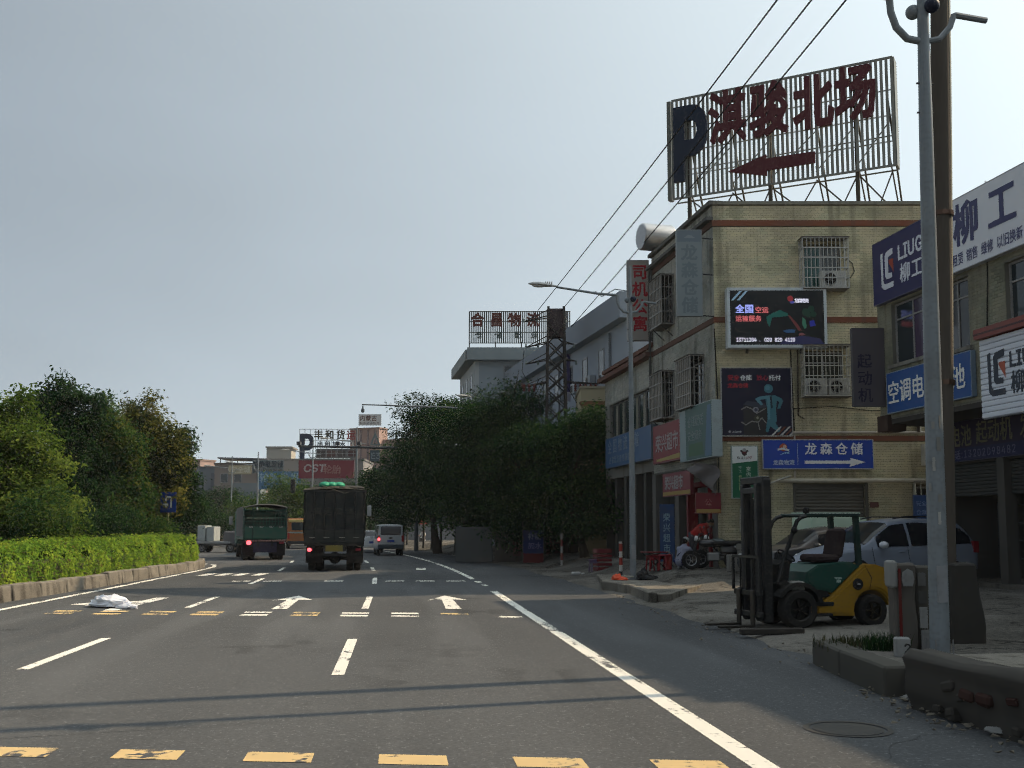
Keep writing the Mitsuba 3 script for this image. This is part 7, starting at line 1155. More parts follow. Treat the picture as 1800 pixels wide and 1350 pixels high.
for s in (1, -1): dt.part('mudflap', box(.62, .65, s * .80 - .32, s * .80 + .32, .32, .95), 'matte', (.018, .018, .018)); lampbox(dt, 'tail_light', -.14, -.08, s * .93 - .10, s * .93 + .10, .80, .90, (.20, .01, .02))
dt.part('tail_light', mv(mult(trimesh.creation.icosphere(2, 1), .03, .085, .075), -.15, .95, .85), 'clean', (.3, .02, .02), smooth=True, **glow(*RED_ON))
plate(dt, -.12, .78, .66, .24, (.20, .15, .02)); 
dt.part('cab', bevel(6.35, 8.35, -1.14, 1.14, .75, 2.85, .08), 'paint', (.06, .065, .07)); dt.part('windscreen', bevel(8.34, 8.37, -1.0, 1.0, 1.7, 2.6, .01), 'dark_glass', (.02, .02, .02))
for s in (1, -1): m = dt.part('door_mirror', bevel(7.9, 8.0, s * 1.40 - .1, s * 1.40 + .1, 2.25, 2.75, .03), 'paint', (.42, .43, .42)); dt.part('mirror_arm', tube([(7.95, s * 1.1, 2.7), (7.95, s * 1.4, 2.78)], .015, 5), 'matte', BK, parent=m)
# the green truck, turning left
gt_ = Thing('green_truck', 'green high-sided truck turning left ahead of the dark one', 'truck', (-7.0, 57.3, 0), 101.5)
GG = (.016, .075, .050)
bx = gt_.part('cargo_body', cat(box(0, 6.5, -1.14, -1.09, 1.15, 2.75), box(0, 6.5, 1.09, 1.14, 1.15, 2.75), box(0, 6.5, -1.14, 1.14, 1.1, 1.18), box(6.45, 6.5, -1.14, 1.14, 1.1, 2.75)), 'paint', GG)
gt_.part('side_tarp', cat(box(.3, 6.4, 1.145, 1.16, 1.25, 2.85), box(.3, 6.4, -1.16, -1.145, 1.25, 2.85)), 'matte', (.13, .13, .125), parent=bx)
gt_.part('tailgate', bevel(-.06, .0, -1.1, 1.1, 1.15, 1.78, .012), 'paint', (.018, .085, .060), parent=bx)
gt_.parts('tailgate_post', [bar((-.05, y, 1.15), (-.05, y, 2.78), .07) for y in (-1.1, 1.1, .66)], 'paint', (.010, .04, .03), parent=bx)
gt_.parts('mesh_bar', [bar((-.03, y, 1.86), (-.03, y, 2.66), .028) for y in np.linspace(-1.0, .6, 11)] + [bar((-.03, -1.1, z), (-.03, 1.1, z), .03) for z in (1.86, 2.06, 2.26, 2.46, 2.66)], 'paint', (.014, .075, .05), parent=bx)
gt_.parts('latch', [bevel(-.09, -.06, y - .1, y + .1, 1.74, 1.78, .004) for y in (-.8, -.3, .2, .75)], 'metal', (.40, .42, .40), parent=bx)
gt_.part('cover_bow', tube([(-.03, y, 2.80 + .16 * (1 - (y / 1.12) ** 2)) for y in np.linspace(-1.12, 1.12, 9)], .03, 6), 'matte', (.2, .2, .19), parent=bx); G = np.array([[(x, y, 2.82 + .14 * (1 - (y / 1.14) ** 2)) for x in np.linspace(.4, 6.5, 8)] for y in np.linspace(-1.16, 1.16, 9)]); v, f = mesh_grid(G); gt_.part('roof_tarp', (v, f), 'matte', (.15, .15, .14), parent=bx, smooth=True)
gt_.part('load', bevel(.2, 6.3, -1.06, 1.06, 1.2, 2.3, .1), 'matte', (.02, .035, .03))
gt_.part('chassis', cat(box(-.1, 8.4, -.42, -.3, .75, 1.05), box(-.1, 8.4, .3, .42, .75, 1.05), box(-.08, 0, -1.1, 1.1, .95, 1.08)), 'matte', (.02, .02, .02)); gt_.part('bumper_strip', bevel(-.10, -.08, -1.05, 1.05, 1.0, 1.06, .004), 'clean', (.22, .12, .11))
gt_.part('underrun_board', box(-.06, -.03, -.62, .62, .42, .95), 'matte', (.020, .018, .045))
for x in (1.3, 2.55, 7.2):
    for s in (1, -1):
        for o in ((.92, .62) if x < 5 else (.95,)): wheel(gt_, x, s * o, .50, .27, s, (.06, .06, .06), 6)
for s in (1, -1): lampbox(gt_, 'tail_light', -.10, -.06, s * .85 - .12, s * .85 + .12, .86, .98, (.16, .01, .02)); gt_.part('mudflap', box(.55, .58, s * .78 - .32, s * .78 + .32, .25, .9), 'matte', (.015, .015, .016))
gt_.part('tail_light', mv(mult(trimesh.creation.icosphere(2, 1), .03, .13, .12), -.12, .85, .93), 'clean', (.3, .02, .03), smooth=True, **glow(*RED_ON))
gt_.part('cab', bevel(6.7, 8.6, -1.12, 1.12, .75, 2.75, .08), 'paint', (.02, .08, .06)); gt_.part('door_mirror', bevel(8.0, 8.1, 1.28, 1.5, 1.9, 2.4, .03), 'paint', (.3, .3, .3))
# silver van, rear view
vn = Thing('silver_van', 'silver minivan with a dark rear window driving ahead on the right', 'van', (-.42, 66.1, 0), 95.0)
st = [(0.0, .55, .95, 1.05, .76, .72), (.03, .46, 1.0, 1.86, .80, .70), (.12, .40, 1.02, 1.92, .83, .70), (.6, .34, 1.02, 1.95, .84, .70), (2.6, .34, 1.0, 1.95, .84, .70), (3.2, .34, .98, 1.84, .84, .72), (3.8, .34, .96, 1.15, .83, .72), (4.2, .38, .80, .9, .78, .62), (4.35, .42, .6, .66, .66, .5)]
car_shell(vn, st, (.34, .36, .37), side_glass=((.35, 1.35), (1.45, 2.45), (2.55, 3.2)), screens=(('windscreen', 3.25, 3.75),))
vn.part('rear_window', bevel(-.03, .03, -.62, .62, 1.28, 1.80, .03), 'dark_glass', (.015, .018, .03)); vn.part('tailgate', cat(bevel(-.012, .05, -.70, .70, .80, 1.28, .02), bevel(-.02, .06, -.72, .72, 1.80, 1.90, .02), bevel(-.02, .05, -.73, -.63, 1.25, 1.85, .02), bevel(-.02, .05, .63, .73, 1.25, 1.85, .02)), 'gloss', (.36, .38, .39))
vn.part('bumper', bevel(-.10, .15, -.80, .80, .42, .70, .04), 'matte', (.045, .06, .075)); vn.part('handle', bevel(-.035, -.01, -.12, .12, 1.06, 1.14, .01), 'matte', (.03, .03, .04)); plate(vn, -.04, .84)
for s in (1, -1): lampbox(vn, 'tail_light', -.03, .04, s * .74 - .07, s * .74 + .07, .86, 1.25, (.28, .02, .02)); wheel(vn, .75, s * .72, .30, .19, s); wheel(vn, 3.4, s * .72, .30, .19, s); vn.part('door_mirror', bevel(3.1, 3.2, s * .98 - .09, s * .98 + .09, 1.05, 1.2, .02), 'gloss', (.34, .36, .37))
vn.part('tail_light', mv(mult(trimesh.creation.icosphere(2, 1), .03, .08, .10), -.05, .74, 1.02), 'clean', (.4, .03, .03), smooth=True, **glow(*RED_ON))
wc = Thing('white_car', 'white car mostly hidden between the dark truck and the silver van', 'car', (-1.75, 74.2, 0), 96.5)
st = [(0, .5, .9, 1.0, .7, .6), (.08, .4, .95, 1.12, .8, .62), (.5, .32, .97, 1.50, .85, .58), (1.2, .3, .96, 1.56, .86, .60), (2.2, .3, .95, 1.52, .86, .62), (3.0, .3, .93, 1.02, .85, .7), (3.9, .34, .8, .86, .8, .6), (4.2, .42, .6, .65, .65, .45)]
car_shell(wc, st, (.55, .56, .56), side_glass=((.6, 1.4), (1.5, 2.4)), screens=(('rear_window', .1, .48), ('windscreen', 2.3, 2.95)))
for s in (1, -1): lampbox(wc, 'tail_light', -.03, .12, s * .70 - .08, s * .70 + .08, .78, .96, (.30, .02, .02)); wheel(wc, .7, s * .72, .3, .2, s); wheel(wc, 3.3, s * .72, .3, .2, s)
wc.part('bumper', bevel(-.06, .1, -.74, .74, .36, .6, .04), 'gloss', (.5, .5, .5)); plate(wc, -.04, .66)
# orange minibus between the trucks
ob = Thing('orange_minibus', 'orange and yellow minibus seen between the two trucks', 'bus', (-8.1, 89.6, 0), 97.0)
ob.part('body', bevel(0, 6, -1.05, 1.05, .45, 2.55, .12), 'paint', (.30, .10, .025)); ob.part('rear_window', bevel(-.02, .02, -.78, .70, 1.55, 2.2, .03), 'dark_glass', (.02, .03, .035)); ob.part('window_frame', cat(bevel(-.04, .02, -1.0, .95, 2.22, 2.45, .02), bevel(-.04, .02, -1.03, -.82, 1.2, 2.4, .02)), 'clean', (.48, .38, .14)); ob.part('bumper', bevel(-.12, .05, -1.02, 1.02, .4, .66, .03), 'matte', (.04, .04, .04)); ob.part('waist_strip', bevel(-.012, .02, -1.0, 1.0, 1.3, 1.42, .01), 'clean', (.2, .25, .24))
ob.part('tail_light', bevel(-.05, .0, -1.0, -.86, .85, 1.35, .02), 'clean', (.4, .03, .03), **glow(*RED_ON)); lampbox(ob, 'tail_light', -.05, 0, .86, 1.0, .85, 1.35, (.3, .02, .02))
for s in (1, -1): wheel(ob, 1.2, s * .9, .4, .22, s); wheel(ob, 4.8, s * .9, .4, .22, s)
# pale flatbed lorry crossing at the left
fl = Thing('pale_flatbed', 'pale grey flatbed lorry with upright panels, side on at the far crossing', 'lorry', (-13.2, 77.2, 0), -6.2)
fl.part('bed', cat(bevel(-1.6, 1.6, -.9, .9, .62, .78, .03), box(-1.9, 1.9, -.5, .5, .5, .64)), 'paint', (.26, .27, .27)); fl.part('panel_stack', cat(bevel(-.75, -.20, -.8, .8, .8, 1.9, .03), bevel(-.12, .42, -.8, .8, .8, 1.82, .03)), 'paint', (.34, .37, .36)); fl.part('machine', cat(bevel(-1.6, -1.0, -.6, .6, .8, 1.05, .05), tube([(-1.4, -.5, 1.1), (-1.4, .5, 1.1)], .15, 10)), 'paint', (.30, .31, .31)); fl.part('cab', bevel(1.1, 2.2, -.85, .85, .5, 1.5, .08), 'paint', (.10, .10, .105)); fl.part('windscreen', bevel(2.17, 2.22, -.7, .7, 1.0, 1.4, .01), 'dark_glass', (.02, .02, .02)); fl.part('bumper', bevel(-1.9, -1.6, -.8, .8, .4, .75, .03), 'paint', (.3, .3, .3))
for x in (-1.3, -.4, 1.6):
    for s in (1, -1): wheel(fl, x, s * .78, .33, .2, s, (.3, .3, .3))
def motorbike(name, label, pos, rot, col, scooter=False, seatcol=(.02, .02, .02)):
    t = Thing(name, label, 'motor scooter' if scooter else 'motorcycle', pos, rot)
    wheel(t, .62, 0, .27, .09, 1, (.3, .3, .3), 6); wheel(t, -.58, 0, .27, .10, 1, (.3, .3, .3), 6)
    t.part('frame', cat(tube([(.62, .06, .27), (.42, .05, .85), (.38, .04, 1.0)], .022, 6), tube([(.62, -.06, .27), (.42, -.05, .85), (.38, -.04, 1.0)], .022, 6), tube([(.4, 0, .8), (.1, 0, .45), (-.3, 0, .4), (-.58, 0, .28)], .03, 6), tube([(-.58, 0, .28), (-.45, 0, .65), (.05, 0, .66)], .025, 6)), 'matte', (.03, .03, .03))
    t.part('engine', cat(bevel(-.18, .16, -.12, .12, .24, .48, .03), tube([(.05, -.13, .3), (-.7, -.15, .3)], .04, 8)), 'metal', (.22, .22, .22))
    t.part('tank', mv(mult(trimesh.creation.icosphere(2, 1), .26, .13, .12), .14, 0, .75), 'gloss', col, smooth=True) if not scooter else t.part('leg_shield', cat(bevel(.36, .44, -.2, .2, .3, .95, .03), bevel(-.05, .4, -.16, .16, .28, .34, .02)), 'gloss', col)
    t.part('seat', bevel(-.62, .02, -.13, .13, .68, .80, .04), 'matte', seatcol); t.part('rear_fairing', bevel(-.75, -.2, -.12, .12, .45, .68, .05), 'gloss', col)
    t.part('handlebar', tube([(.30, -.34, 1.02), (.37, -.1, 1.0), (.37, .1, 1.0), (.30, .34, 1.02)], .014, 6), 'matte', (.03, .03, .03)); t.part('headlight', mv(lathe([(0, .06), (.07, .05), (.085, 0), (.05, -.08), (0, -.1)], 12), .46, 0, .88, ry=80), 'clean', (.5, .5, .48), smooth=40)
    t.parts('mirror', [mv(mult(trimesh.creation.icosphere(1, 1), .02, .06, .04), .3, s * .36, 1.2) for s in (1, -1)], 'matte', (.05, .05, .05)); t.part('kickstand', tube([(-.1, .1, .28), (-.15, .22, .02)], .012, 5), 'matte', (.05, .05, .05))
    return t
sc_ = motorbike('motor_scooter', 'electric scooter with a white windshield beside the green truck', (-10.7, 75.0, 0), 70, (.30, .31, .31), True); sc_.part('windshield', bevel(.44, .47, -.22, .22, .85, 1.3, .02), 'clean', (.70, .72, .72))

# ------------------------------------------------------------------ trees, shrubs, hedge
def leaves(pos, nrm, size, tones, r, aspect=2.0, droop=0.0):
    """One small folded leaf of two triangles at each point, facing roughly along nrm; tones (n x 3)."""
    n = len(pos)
    a = r.normal(size=(n, 3)); a[:, 2] -= droop
    d = a - (a * nrm).sum(1, keepdims=True) * nrm; d /= np.linalg.norm(d, axis=1, keepdims=True) + 1e-9
    s = np.cross(nrm, d); L = (size * r.uniform(.6, 1.3, n))[:, None]; W = L / aspect
    v = np.stack([pos - d * L * .5, pos + s * W * .5 + nrm * L * .08, pos + d * L * .5 - nrm * L * .10, pos - s * W * .5 + nrm * L * .08], 1).reshape(-1, 3)
    f = (np.array([[0, 1, 2], [0, 2, 3]])[None] + (np.arange(n) * 4)[:, None, None]).reshape(-1, 3)
    return trimesh.Trimesh(v, f, process=False), np.repeat(tones, 4, axis=0)
def pick_tones(r, n, palette, base=None):
    p = np.array(palette); k = r.integers(0, len(p), n) if base is None else np.clip(base + r.integers(-1, 2, n), 0, len(p) - 1)
    return p[k] * np.array([.75, .9, 1.0, 1.15])[r.integers(0, 4, n)][:, None]
def crown(lobes, clumps, per, size, palette, seed, rc=.38, spread=(1, 1, .7), aspect=2.0, droop=0.0, inner=.55, spray=0.0):
    r = np.random.default_rng(seed); L = np.array(lobes, float)
    wt = (L[:, 3] * L[:, 4] * L[:, 5]) ** (2 / 3); pos, out, tone = [], [], []
    which = r.choice(len(L), clumps, p=wt / wt.sum())
    for i in which:
        c, rad = L[i, :3], L[i, 3:]
        u = r.normal(size=3); u /= np.linalg.norm(u)
        t = inner + (1 - inner) * r.random() ** .6 if r.random() < .85 else r.uniform(.2, inner)
        q = c + u * rad * t * (1 + .16 * (meshkit.noise(np.array([u * 2.3 + i * 3.1]), seed)[0] - .5) * 2)
        k = int(per * r.uniform(.5, 1.4)); o = u / rad; o /= np.linalg.norm(o)
        off = r.normal(size=(k, 3)) * rc * np.array(spread) * .5
        if spray: off += o[None] * (r.random((k, 1)) ** 2) * spray * np.array([1, 1, .5])
        pos.append(q + off); nn = o[None] * .5 + np.array([0, 0, .75]) + r.normal(size=(k, 3)) * .55
        out.append(nn / np.linalg.norm(nn, axis=1, keepdims=True))
        tone.append(pick_tones(r, k, palette, int(r.integers(0, len(palette)))))
    return leaves(np.vstack(pos), np.vstack(out), size, np.vstack(tone), r, aspect, droop)
def tree(name, label, pos, lobes, trunk, clumps, per, size, palette, seed, group=None, cat_='tree', bark=(.045, .035, .026), **kw):
    t = Thing(name, label, cat_, pos, 0, group); r = np.random.default_rng(seed + 500)
    h, rad, lean = trunk
    z = np.linspace(0, h, 6); wob = np.cumsum(r.normal(size=(6, 2)) * .03 * h / 4, 0); wob[0] = 0
    tp = np.stack([wob[:, 0] + lean[0] * z / h, wob[:, 1] + lean[1] * z / h, z], 1)
    t.part('trunk', tube(tp, np.linspace(rad, rad * .55, 6) * np.array([1.35, 1.05, 1, 1, 1, 1]), 9), 'matte', bark, smooth=60)
    for l in sorted(lobes, key=lambda q: -q[5])[:7]:
        e = np.array(l[:3]); b = tp[r.integers(3, 6)]; m = (b + e) / 2 + r.normal(size=3) * .15
        t.part('limb', tube([b, m, e, e + (e - m) * .5], [rad * .45, rad * .3, rad * .18, rad * .06], 6), 'matte', bark, smooth=60)
    m, c = crown(lobes, clumps, per, size, palette, seed, **kw)
    t.part('crown', m, 'leaf', vcol=c)
    return t
DEEP = [(.013, .032, .016), (.019, .046, .020), (.028, .068, .024), (.050, .098, .028)]  # lightest tone puts sunlit leaf tips into the colour
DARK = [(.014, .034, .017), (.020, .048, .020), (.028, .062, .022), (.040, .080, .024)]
LIME = [(.050, .090, .018), (.090, .150, .026), (.135, .200, .034), (.180, .235, .046)]
GOLD = [(.026, .042, .018), (.050, .070, .022), (.115, .125, .030), (.20, .185, .045)]
MID = [(.026, .065, .023), (.042, .091, .026), (.065, .117, .029), (.098, .143, .031)]
def puffs(r, n, box_, rad, flat=.8):
    return [(r.uniform(box_[0], box_[1]), r.uniform(box_[2], box_[3]), r.uniform(box_[4], box_[5]), *(np.array([1, 1, flat]) * r.uniform(rad[0], rad[1]))) for _ in range(n)]
def cone(r, z0, z1, w, n=16, tip=.25):
    out = []
    for k in range(n):
        t = (k + .5) / n; z = z0 + (z1 - z0) * t; w_ = w * (1 - t) ** .7 + tip; a = r.uniform(0, 6.28) + k * 2.4
        out.append((math.cos(a) * w_ * .55, math.sin(a) * w_ * .55, z, w_ * .62, w_ * .62, w_ * .5))
    return out
r = np.random.default_rng(41)
tree('median_tree', 'bright yellow-green tree of rounded leaf puffs at the left edge of the photo', (-11.75, 33.6, .2), cone(r, 1.4, 5.55, 1.5, 24, .34) + puffs(r, 9, (-1.9, .5, -1, 1, 1.6, 4.6), (.5, .8)), (3.4, .12, (.1, 0)), 430, 95, .15, LIME, 1, rc=.52, inner=.86, spread=(1, 1, .62))
r = np.random.default_rng(42)
tree('median_tree', 'tall dark green tree with a pointed top, highest of the left-hand trees', (-13.0, 42.6, .2), cone(r, 1.5, 7.55, 1.75, 24, .22) + [(-1.1, .2, 6.1, .55, .55, .7), (.85, -.2, 6.3, .4, .4, .6)], (6.0, .15, (0, 0)), 800, 56, .18, DARK, 2, rc=.44, inner=.78, droop=1.2, spray=.3)
r = np.random.default_rng(43)
tree('median_tree', 'golden-topped green tree right of the tall dark one', (-11.75, 44.2, .2), cone(r, 1.4, 6.95, 1.4, 20, .3) + puffs(r, 6, (-.9, 1.0, -.9, .4, 4.5, 6.6), (.45, .75)), (5.0, .13, (0, 0)), 560, 62, .17, MID + GOLD[2:3], 3, rc=.46, inner=.82, droop=.6)
r = np.random.default_rng(44)
tree('median_tree', 'bronze and gold tree behind the blue sign post', (-10.75, 46.4, .2), [(-.7, 0, 6.5, .45, .45, .75), (.2, 0, 6.45, .42, .42, .8), (-.3, .1, 5.7, .8, .8, .8), (-.3, .2, 5.4, .95, .9, .9), (.5, 0, 4.6, .95, .9, .9), (1.1, 0, 5.3, .45, .45, .55), (-.5, 0, 3.6, 1.1, 1, 1), (.5, .1, 2.9, 1.1, 1, .9), (1.25, 0, 4.0, .5, .5, .6)] + puffs(r, 5, (-.8, 1.2, -.6, .6, 2.2, 4.5), (.4, .6)), (4.6, .12, (0, 0)), 420, 75, .16, GOLD, 4, rc=.46, inner=.84, spread=(1, 1, .7))
r = np.random.default_rng(45)
tree('median_tree', 'small dark tree at the tip of the median beside the blue sign', (-9.85, 48.0, .2), [(0, 0, 4.7, .6, .6, .7), (.4, 0, 5.4, .35, .35, .55), (-.4, 0, 4.0, .8, .8, .8), (-.3, .2, 3.3, .95, .9, .9), (.35, 0, 2.5, .95, .9, .9), (.55, 0, 3.6, .5, .5, .5), (-.5, 0, 2.0, .9, .9, .8)], (3.4, .10, (.1, 0)), 700, 30, .17, DARK, 5, rc=.36, inner=.72)
for k, (x, y, s_, pal) in enumerate(((-11.6, 31.0, 1.15, MID), (-11.3, 37.0, 1.1, DARK), (-11.0, 40.0, 1.1, DARK), (-10.6, 43.0, 1.0, MID), (-12.8, 36.5, 1.25, DARK), (-10.3, 45.6, .85, DARK), (-11.2, 34.0, 1.05, DARK), (-12.8, 29.0, 1.2, MID))):
    r = np.random.default_rng(60 + k)
    t = Thing('median_shrub', ('leggy green shrub behind the clipped hedge at the far left', 'dark shrub under the tall tree behind the hedge', 'dark shrub behind the hedge below the golden tree', 'green shrub below the bronze tree behind the hedge', 'dark shrub deep under the left-hand trees', 'dark shrub by the foot of the blue sign', 'dark shrub behind the near part of the hedge', 'green shrub behind the hedge near the left edge of the photo')[k], 'shrub', (x, y, .25), 0, None)
    t.part('stems', cat(*[tube([(r.normal() * .1, r.normal() * .1, 0), (r.normal() * .5, r.normal() * .4, 1.0 * s_)], [.03, .012], 5) for _ in range(6)]), 'matte', (.04, .035, .025), kind='stuff')
    m, c = crown(puffs(r, 9, (-1.3 * s_, 1.3 * s_, -1, 1, .5, 1.7 * s_), (.45, .8)), 330, 26, .15, pal, 70 + k, rc=.4, inner=.6, aspect=2.6)
    t.part('foliage', m, 'leaf', vcol=c)
# the clipped hedge along the median
hg = Thing('hedge', 'clipped bright green hedge along the kerb of the median', 'hedge')
r = np.random.default_rng(9); n = 44000
hl = LineString([(-9.75, 8), (-9.4, 17), (-9.15, 24.9), (-8.75, 32), (-8.5, 42), (-8.5, 46.4), (-8.85, 48.6), (-10.2, 49.7), (-13, 49.8)])
s_ = r.random(n) ** .9 * hl.length; P0 = np.array([hl.interpolate(x).coords[0] for x in s_]); P1 = np.array([hl.interpolate(x + .2).coords[0] for x in s_])
tg = P1 - P0; tg /= np.linalg.norm(tg, axis=1, keepdims=True) + 1e-9; nl = np.stack([-tg[:, 1], tg[:, 0]], 1)
top = 1.27 + .22 * (meshkit.fbm(np.stack([s_ * .8, s_ * 0, s_ * 0], 1), 3, 4) - .5) * 2
kind = r.random(n); depth = np.abs(r.normal(size=n)) * .10
bulge = .14 * (meshkit.fbm(np.stack([s_ * 1.2, r.random(n) * 0, kind * 0], 1), 3, 8) - .5)
zf = r.uniform(.22, 1.0, n) * top; inw = np.where(kind < .62, depth + np.clip(zf / top - .68, 0, 1) * .9 + bulge, r.uniform(.1, 1.2, n))
z = np.where(kind < .62, zf, top - depth * .8 + .05 * r.normal(size=n))
clump = meshkit.noise(np.stack([s_ * 3.2, z * 3.2, inw * 3.0], 1), 3)
inw = inw - .24 * (clump - .5) * (kind < .62); z = z + .20 * (clump - .45) * (kind >= .62)
pos = np.column_stack([P0 + nl * inw[:, None], z])
nr = np.where((kind < .62)[:, None], np.column_stack([-nl, np.full(n, .55)]), np.array([[0, 0, 1.0]])) + r.normal(size=(n, 3)) * .5
nr /= np.linalg.norm(nr, axis=1, keepdims=True)
HP = np.array([(.113, .212, .035), (.162, .287, .041), (.238, .362, .046), (.324, .412, .055)])
tn = HP[np.clip((clump * 4 + r.normal(size=n) * .7).astype(int), 0, 3)] * np.array([.8, 1.0, 1.15])[r.integers(0, 3, n)][:, None]
tn[r.random(n) < .03] = (.16, .11, .05)
m, c = leaves(pos, nr, .085, tn, r, 1.6); hg.part('foliage', m, 'leaf', vcol=c)
core = [hl.interpolate(x) for x in np.linspace(0, hl.length, 50)]
hg.part('twigs', xyz_extrude(LineString([(p.x, p.y) for p in core]).buffer(1.0, single_sided=True, cap_style='flat').buffer(-.28), .2, .82), 'matte', (.075, .080, .040))

# the dark trees over the pavement on the right
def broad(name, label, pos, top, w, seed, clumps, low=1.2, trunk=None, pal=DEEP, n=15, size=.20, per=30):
    r = np.random.default_rng(seed); L = []
    for k in range(n):
        t = r.random(); z = low + (top - low) * (.15 + .78 * t); ww = w * (.55 + .45 * math.sin(math.pi * min(1, t * .8 + .2))); a = r.uniform(0, 6.28)
        q = r.uniform(.3, .8) * ww; L.append((math.cos(a) * q, math.sin(a) * q, z, *(np.array([1, 1, .55]) * r.uniform(.28, .46) * w)))
    L.append((0, 0, top - w * .35, w * .5, w * .5, w * .33)); L.append((0, 0, (low + top) / 2, w * .75, w * .75, (top - low) * .45))
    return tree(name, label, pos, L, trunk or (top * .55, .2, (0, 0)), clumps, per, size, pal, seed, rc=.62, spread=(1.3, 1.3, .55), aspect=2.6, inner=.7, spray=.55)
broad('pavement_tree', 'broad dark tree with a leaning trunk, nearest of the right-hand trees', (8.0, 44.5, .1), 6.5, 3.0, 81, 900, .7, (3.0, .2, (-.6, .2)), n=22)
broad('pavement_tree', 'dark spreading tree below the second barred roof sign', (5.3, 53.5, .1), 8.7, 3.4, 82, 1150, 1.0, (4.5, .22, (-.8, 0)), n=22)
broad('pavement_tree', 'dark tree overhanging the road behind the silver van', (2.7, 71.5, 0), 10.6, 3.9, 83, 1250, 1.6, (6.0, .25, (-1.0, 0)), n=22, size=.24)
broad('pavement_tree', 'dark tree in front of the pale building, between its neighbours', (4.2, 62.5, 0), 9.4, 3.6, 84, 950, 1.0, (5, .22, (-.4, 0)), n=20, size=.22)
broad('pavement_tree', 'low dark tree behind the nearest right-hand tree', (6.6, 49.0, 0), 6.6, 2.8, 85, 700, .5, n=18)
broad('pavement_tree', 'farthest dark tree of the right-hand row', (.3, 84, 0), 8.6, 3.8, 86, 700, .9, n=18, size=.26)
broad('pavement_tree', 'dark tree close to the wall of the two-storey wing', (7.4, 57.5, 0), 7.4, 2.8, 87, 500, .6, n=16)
# trees beyond the crossing
far = ((-30.5, 118, 6.0, 4.0, 'hazy green tree beyond the tip of the median'), (-24.5, 112, 5.2, 3.6, 'low round tree beyond the crossing, left of the green truck'), (-19.5, 120, 5.8, 3.4, 'olive tree before the brown building'), (-14.8, 112, 5.4, 3.2, 'green tree before the blue board'),
       (-10.5, 104, 6.8, 3.0, 'yellowish green tree between the two trucks'), (-6.2, 108, 6.6, 3.2, 'green tree directly above the dark truck'), (-2.6, 100, 7.2, 3.0, 'green tree behind the dark truck at its right'), (-36, 110, 7.0, 4.5, 'dark green tree behind the left-hand trees'), (-18, 96, 4.2, 2.8, 'low bush beyond the green truck'))
for k, (x, y, top, w, lab) in enumerate(far): broad('distant_tree', lab, (x, y, 0), top, w * 1.25, 100 + k, 330, .5, pal=(DARK, MID, DARK, MID, MID, DARK, DARK, DARK, DARK)[k], n=9, size=.30, per=22)

# ------------------------------------------------------------------ people
def ball(c, r, n=10):
    s = m3.Manifold.sphere(1.0, n * 2); q = s.to_mesh().vert_properties[:, :3] * np.asarray(r) + np.asarray(c, float); return q
def bones(bs, edge=.045):
    """One continuous surface over bones (a, b, radius at a, radius at b), hulls of spheres joined and smoothed."""
    ms = [m3.Manifold.hull_points(np.vstack([ball(a, ra), ball(b, rb)])) for a, b, ra, rb in bs]
    m = ms[0]
    for k in ms[1:]: m = m + k
    q = m.refine_to_length(edge).to_mesh(); t = trimesh.Trimesh(np.array(q.vert_properties[:, :3]), np.array(q.tri_verts)); t.merge_vertices()
    trimesh.smoothing.filter_taubin(t, iterations=6); return t
def hand_bones(w, d, n):
    """A relaxed hand from the wrist w along d, palm normal n: palm, four bent fingers of unequal length and a thumb from the side of the palm."""
    w, d, n = (np.array(x, float) for x in (w, d, n)); d /= np.linalg.norm(d); n -= d * (n @ d); n /= np.linalg.norm(n); s = np.cross(d, n)
    out = [(w, w + d * .085, .027, .034)]
    for k, L in enumerate((.068, .078, .074, .058)):
        a = w + d * .085 + s * (-.030 + .020 * k); b = a + d * L * .55 - n * .010; c = b + d * L * .40 - n * .026
        out += [(a, b, .0095, .009), (b, c, .009, .0075)]
    a = w + d * .03 - s * .03; out += [(a, a + d * .035 - s * .022, .012, .010), (a + d * .035 - s * .022, a + d * .062 - s * .024 - n * .012, .010, .008)]
    return out
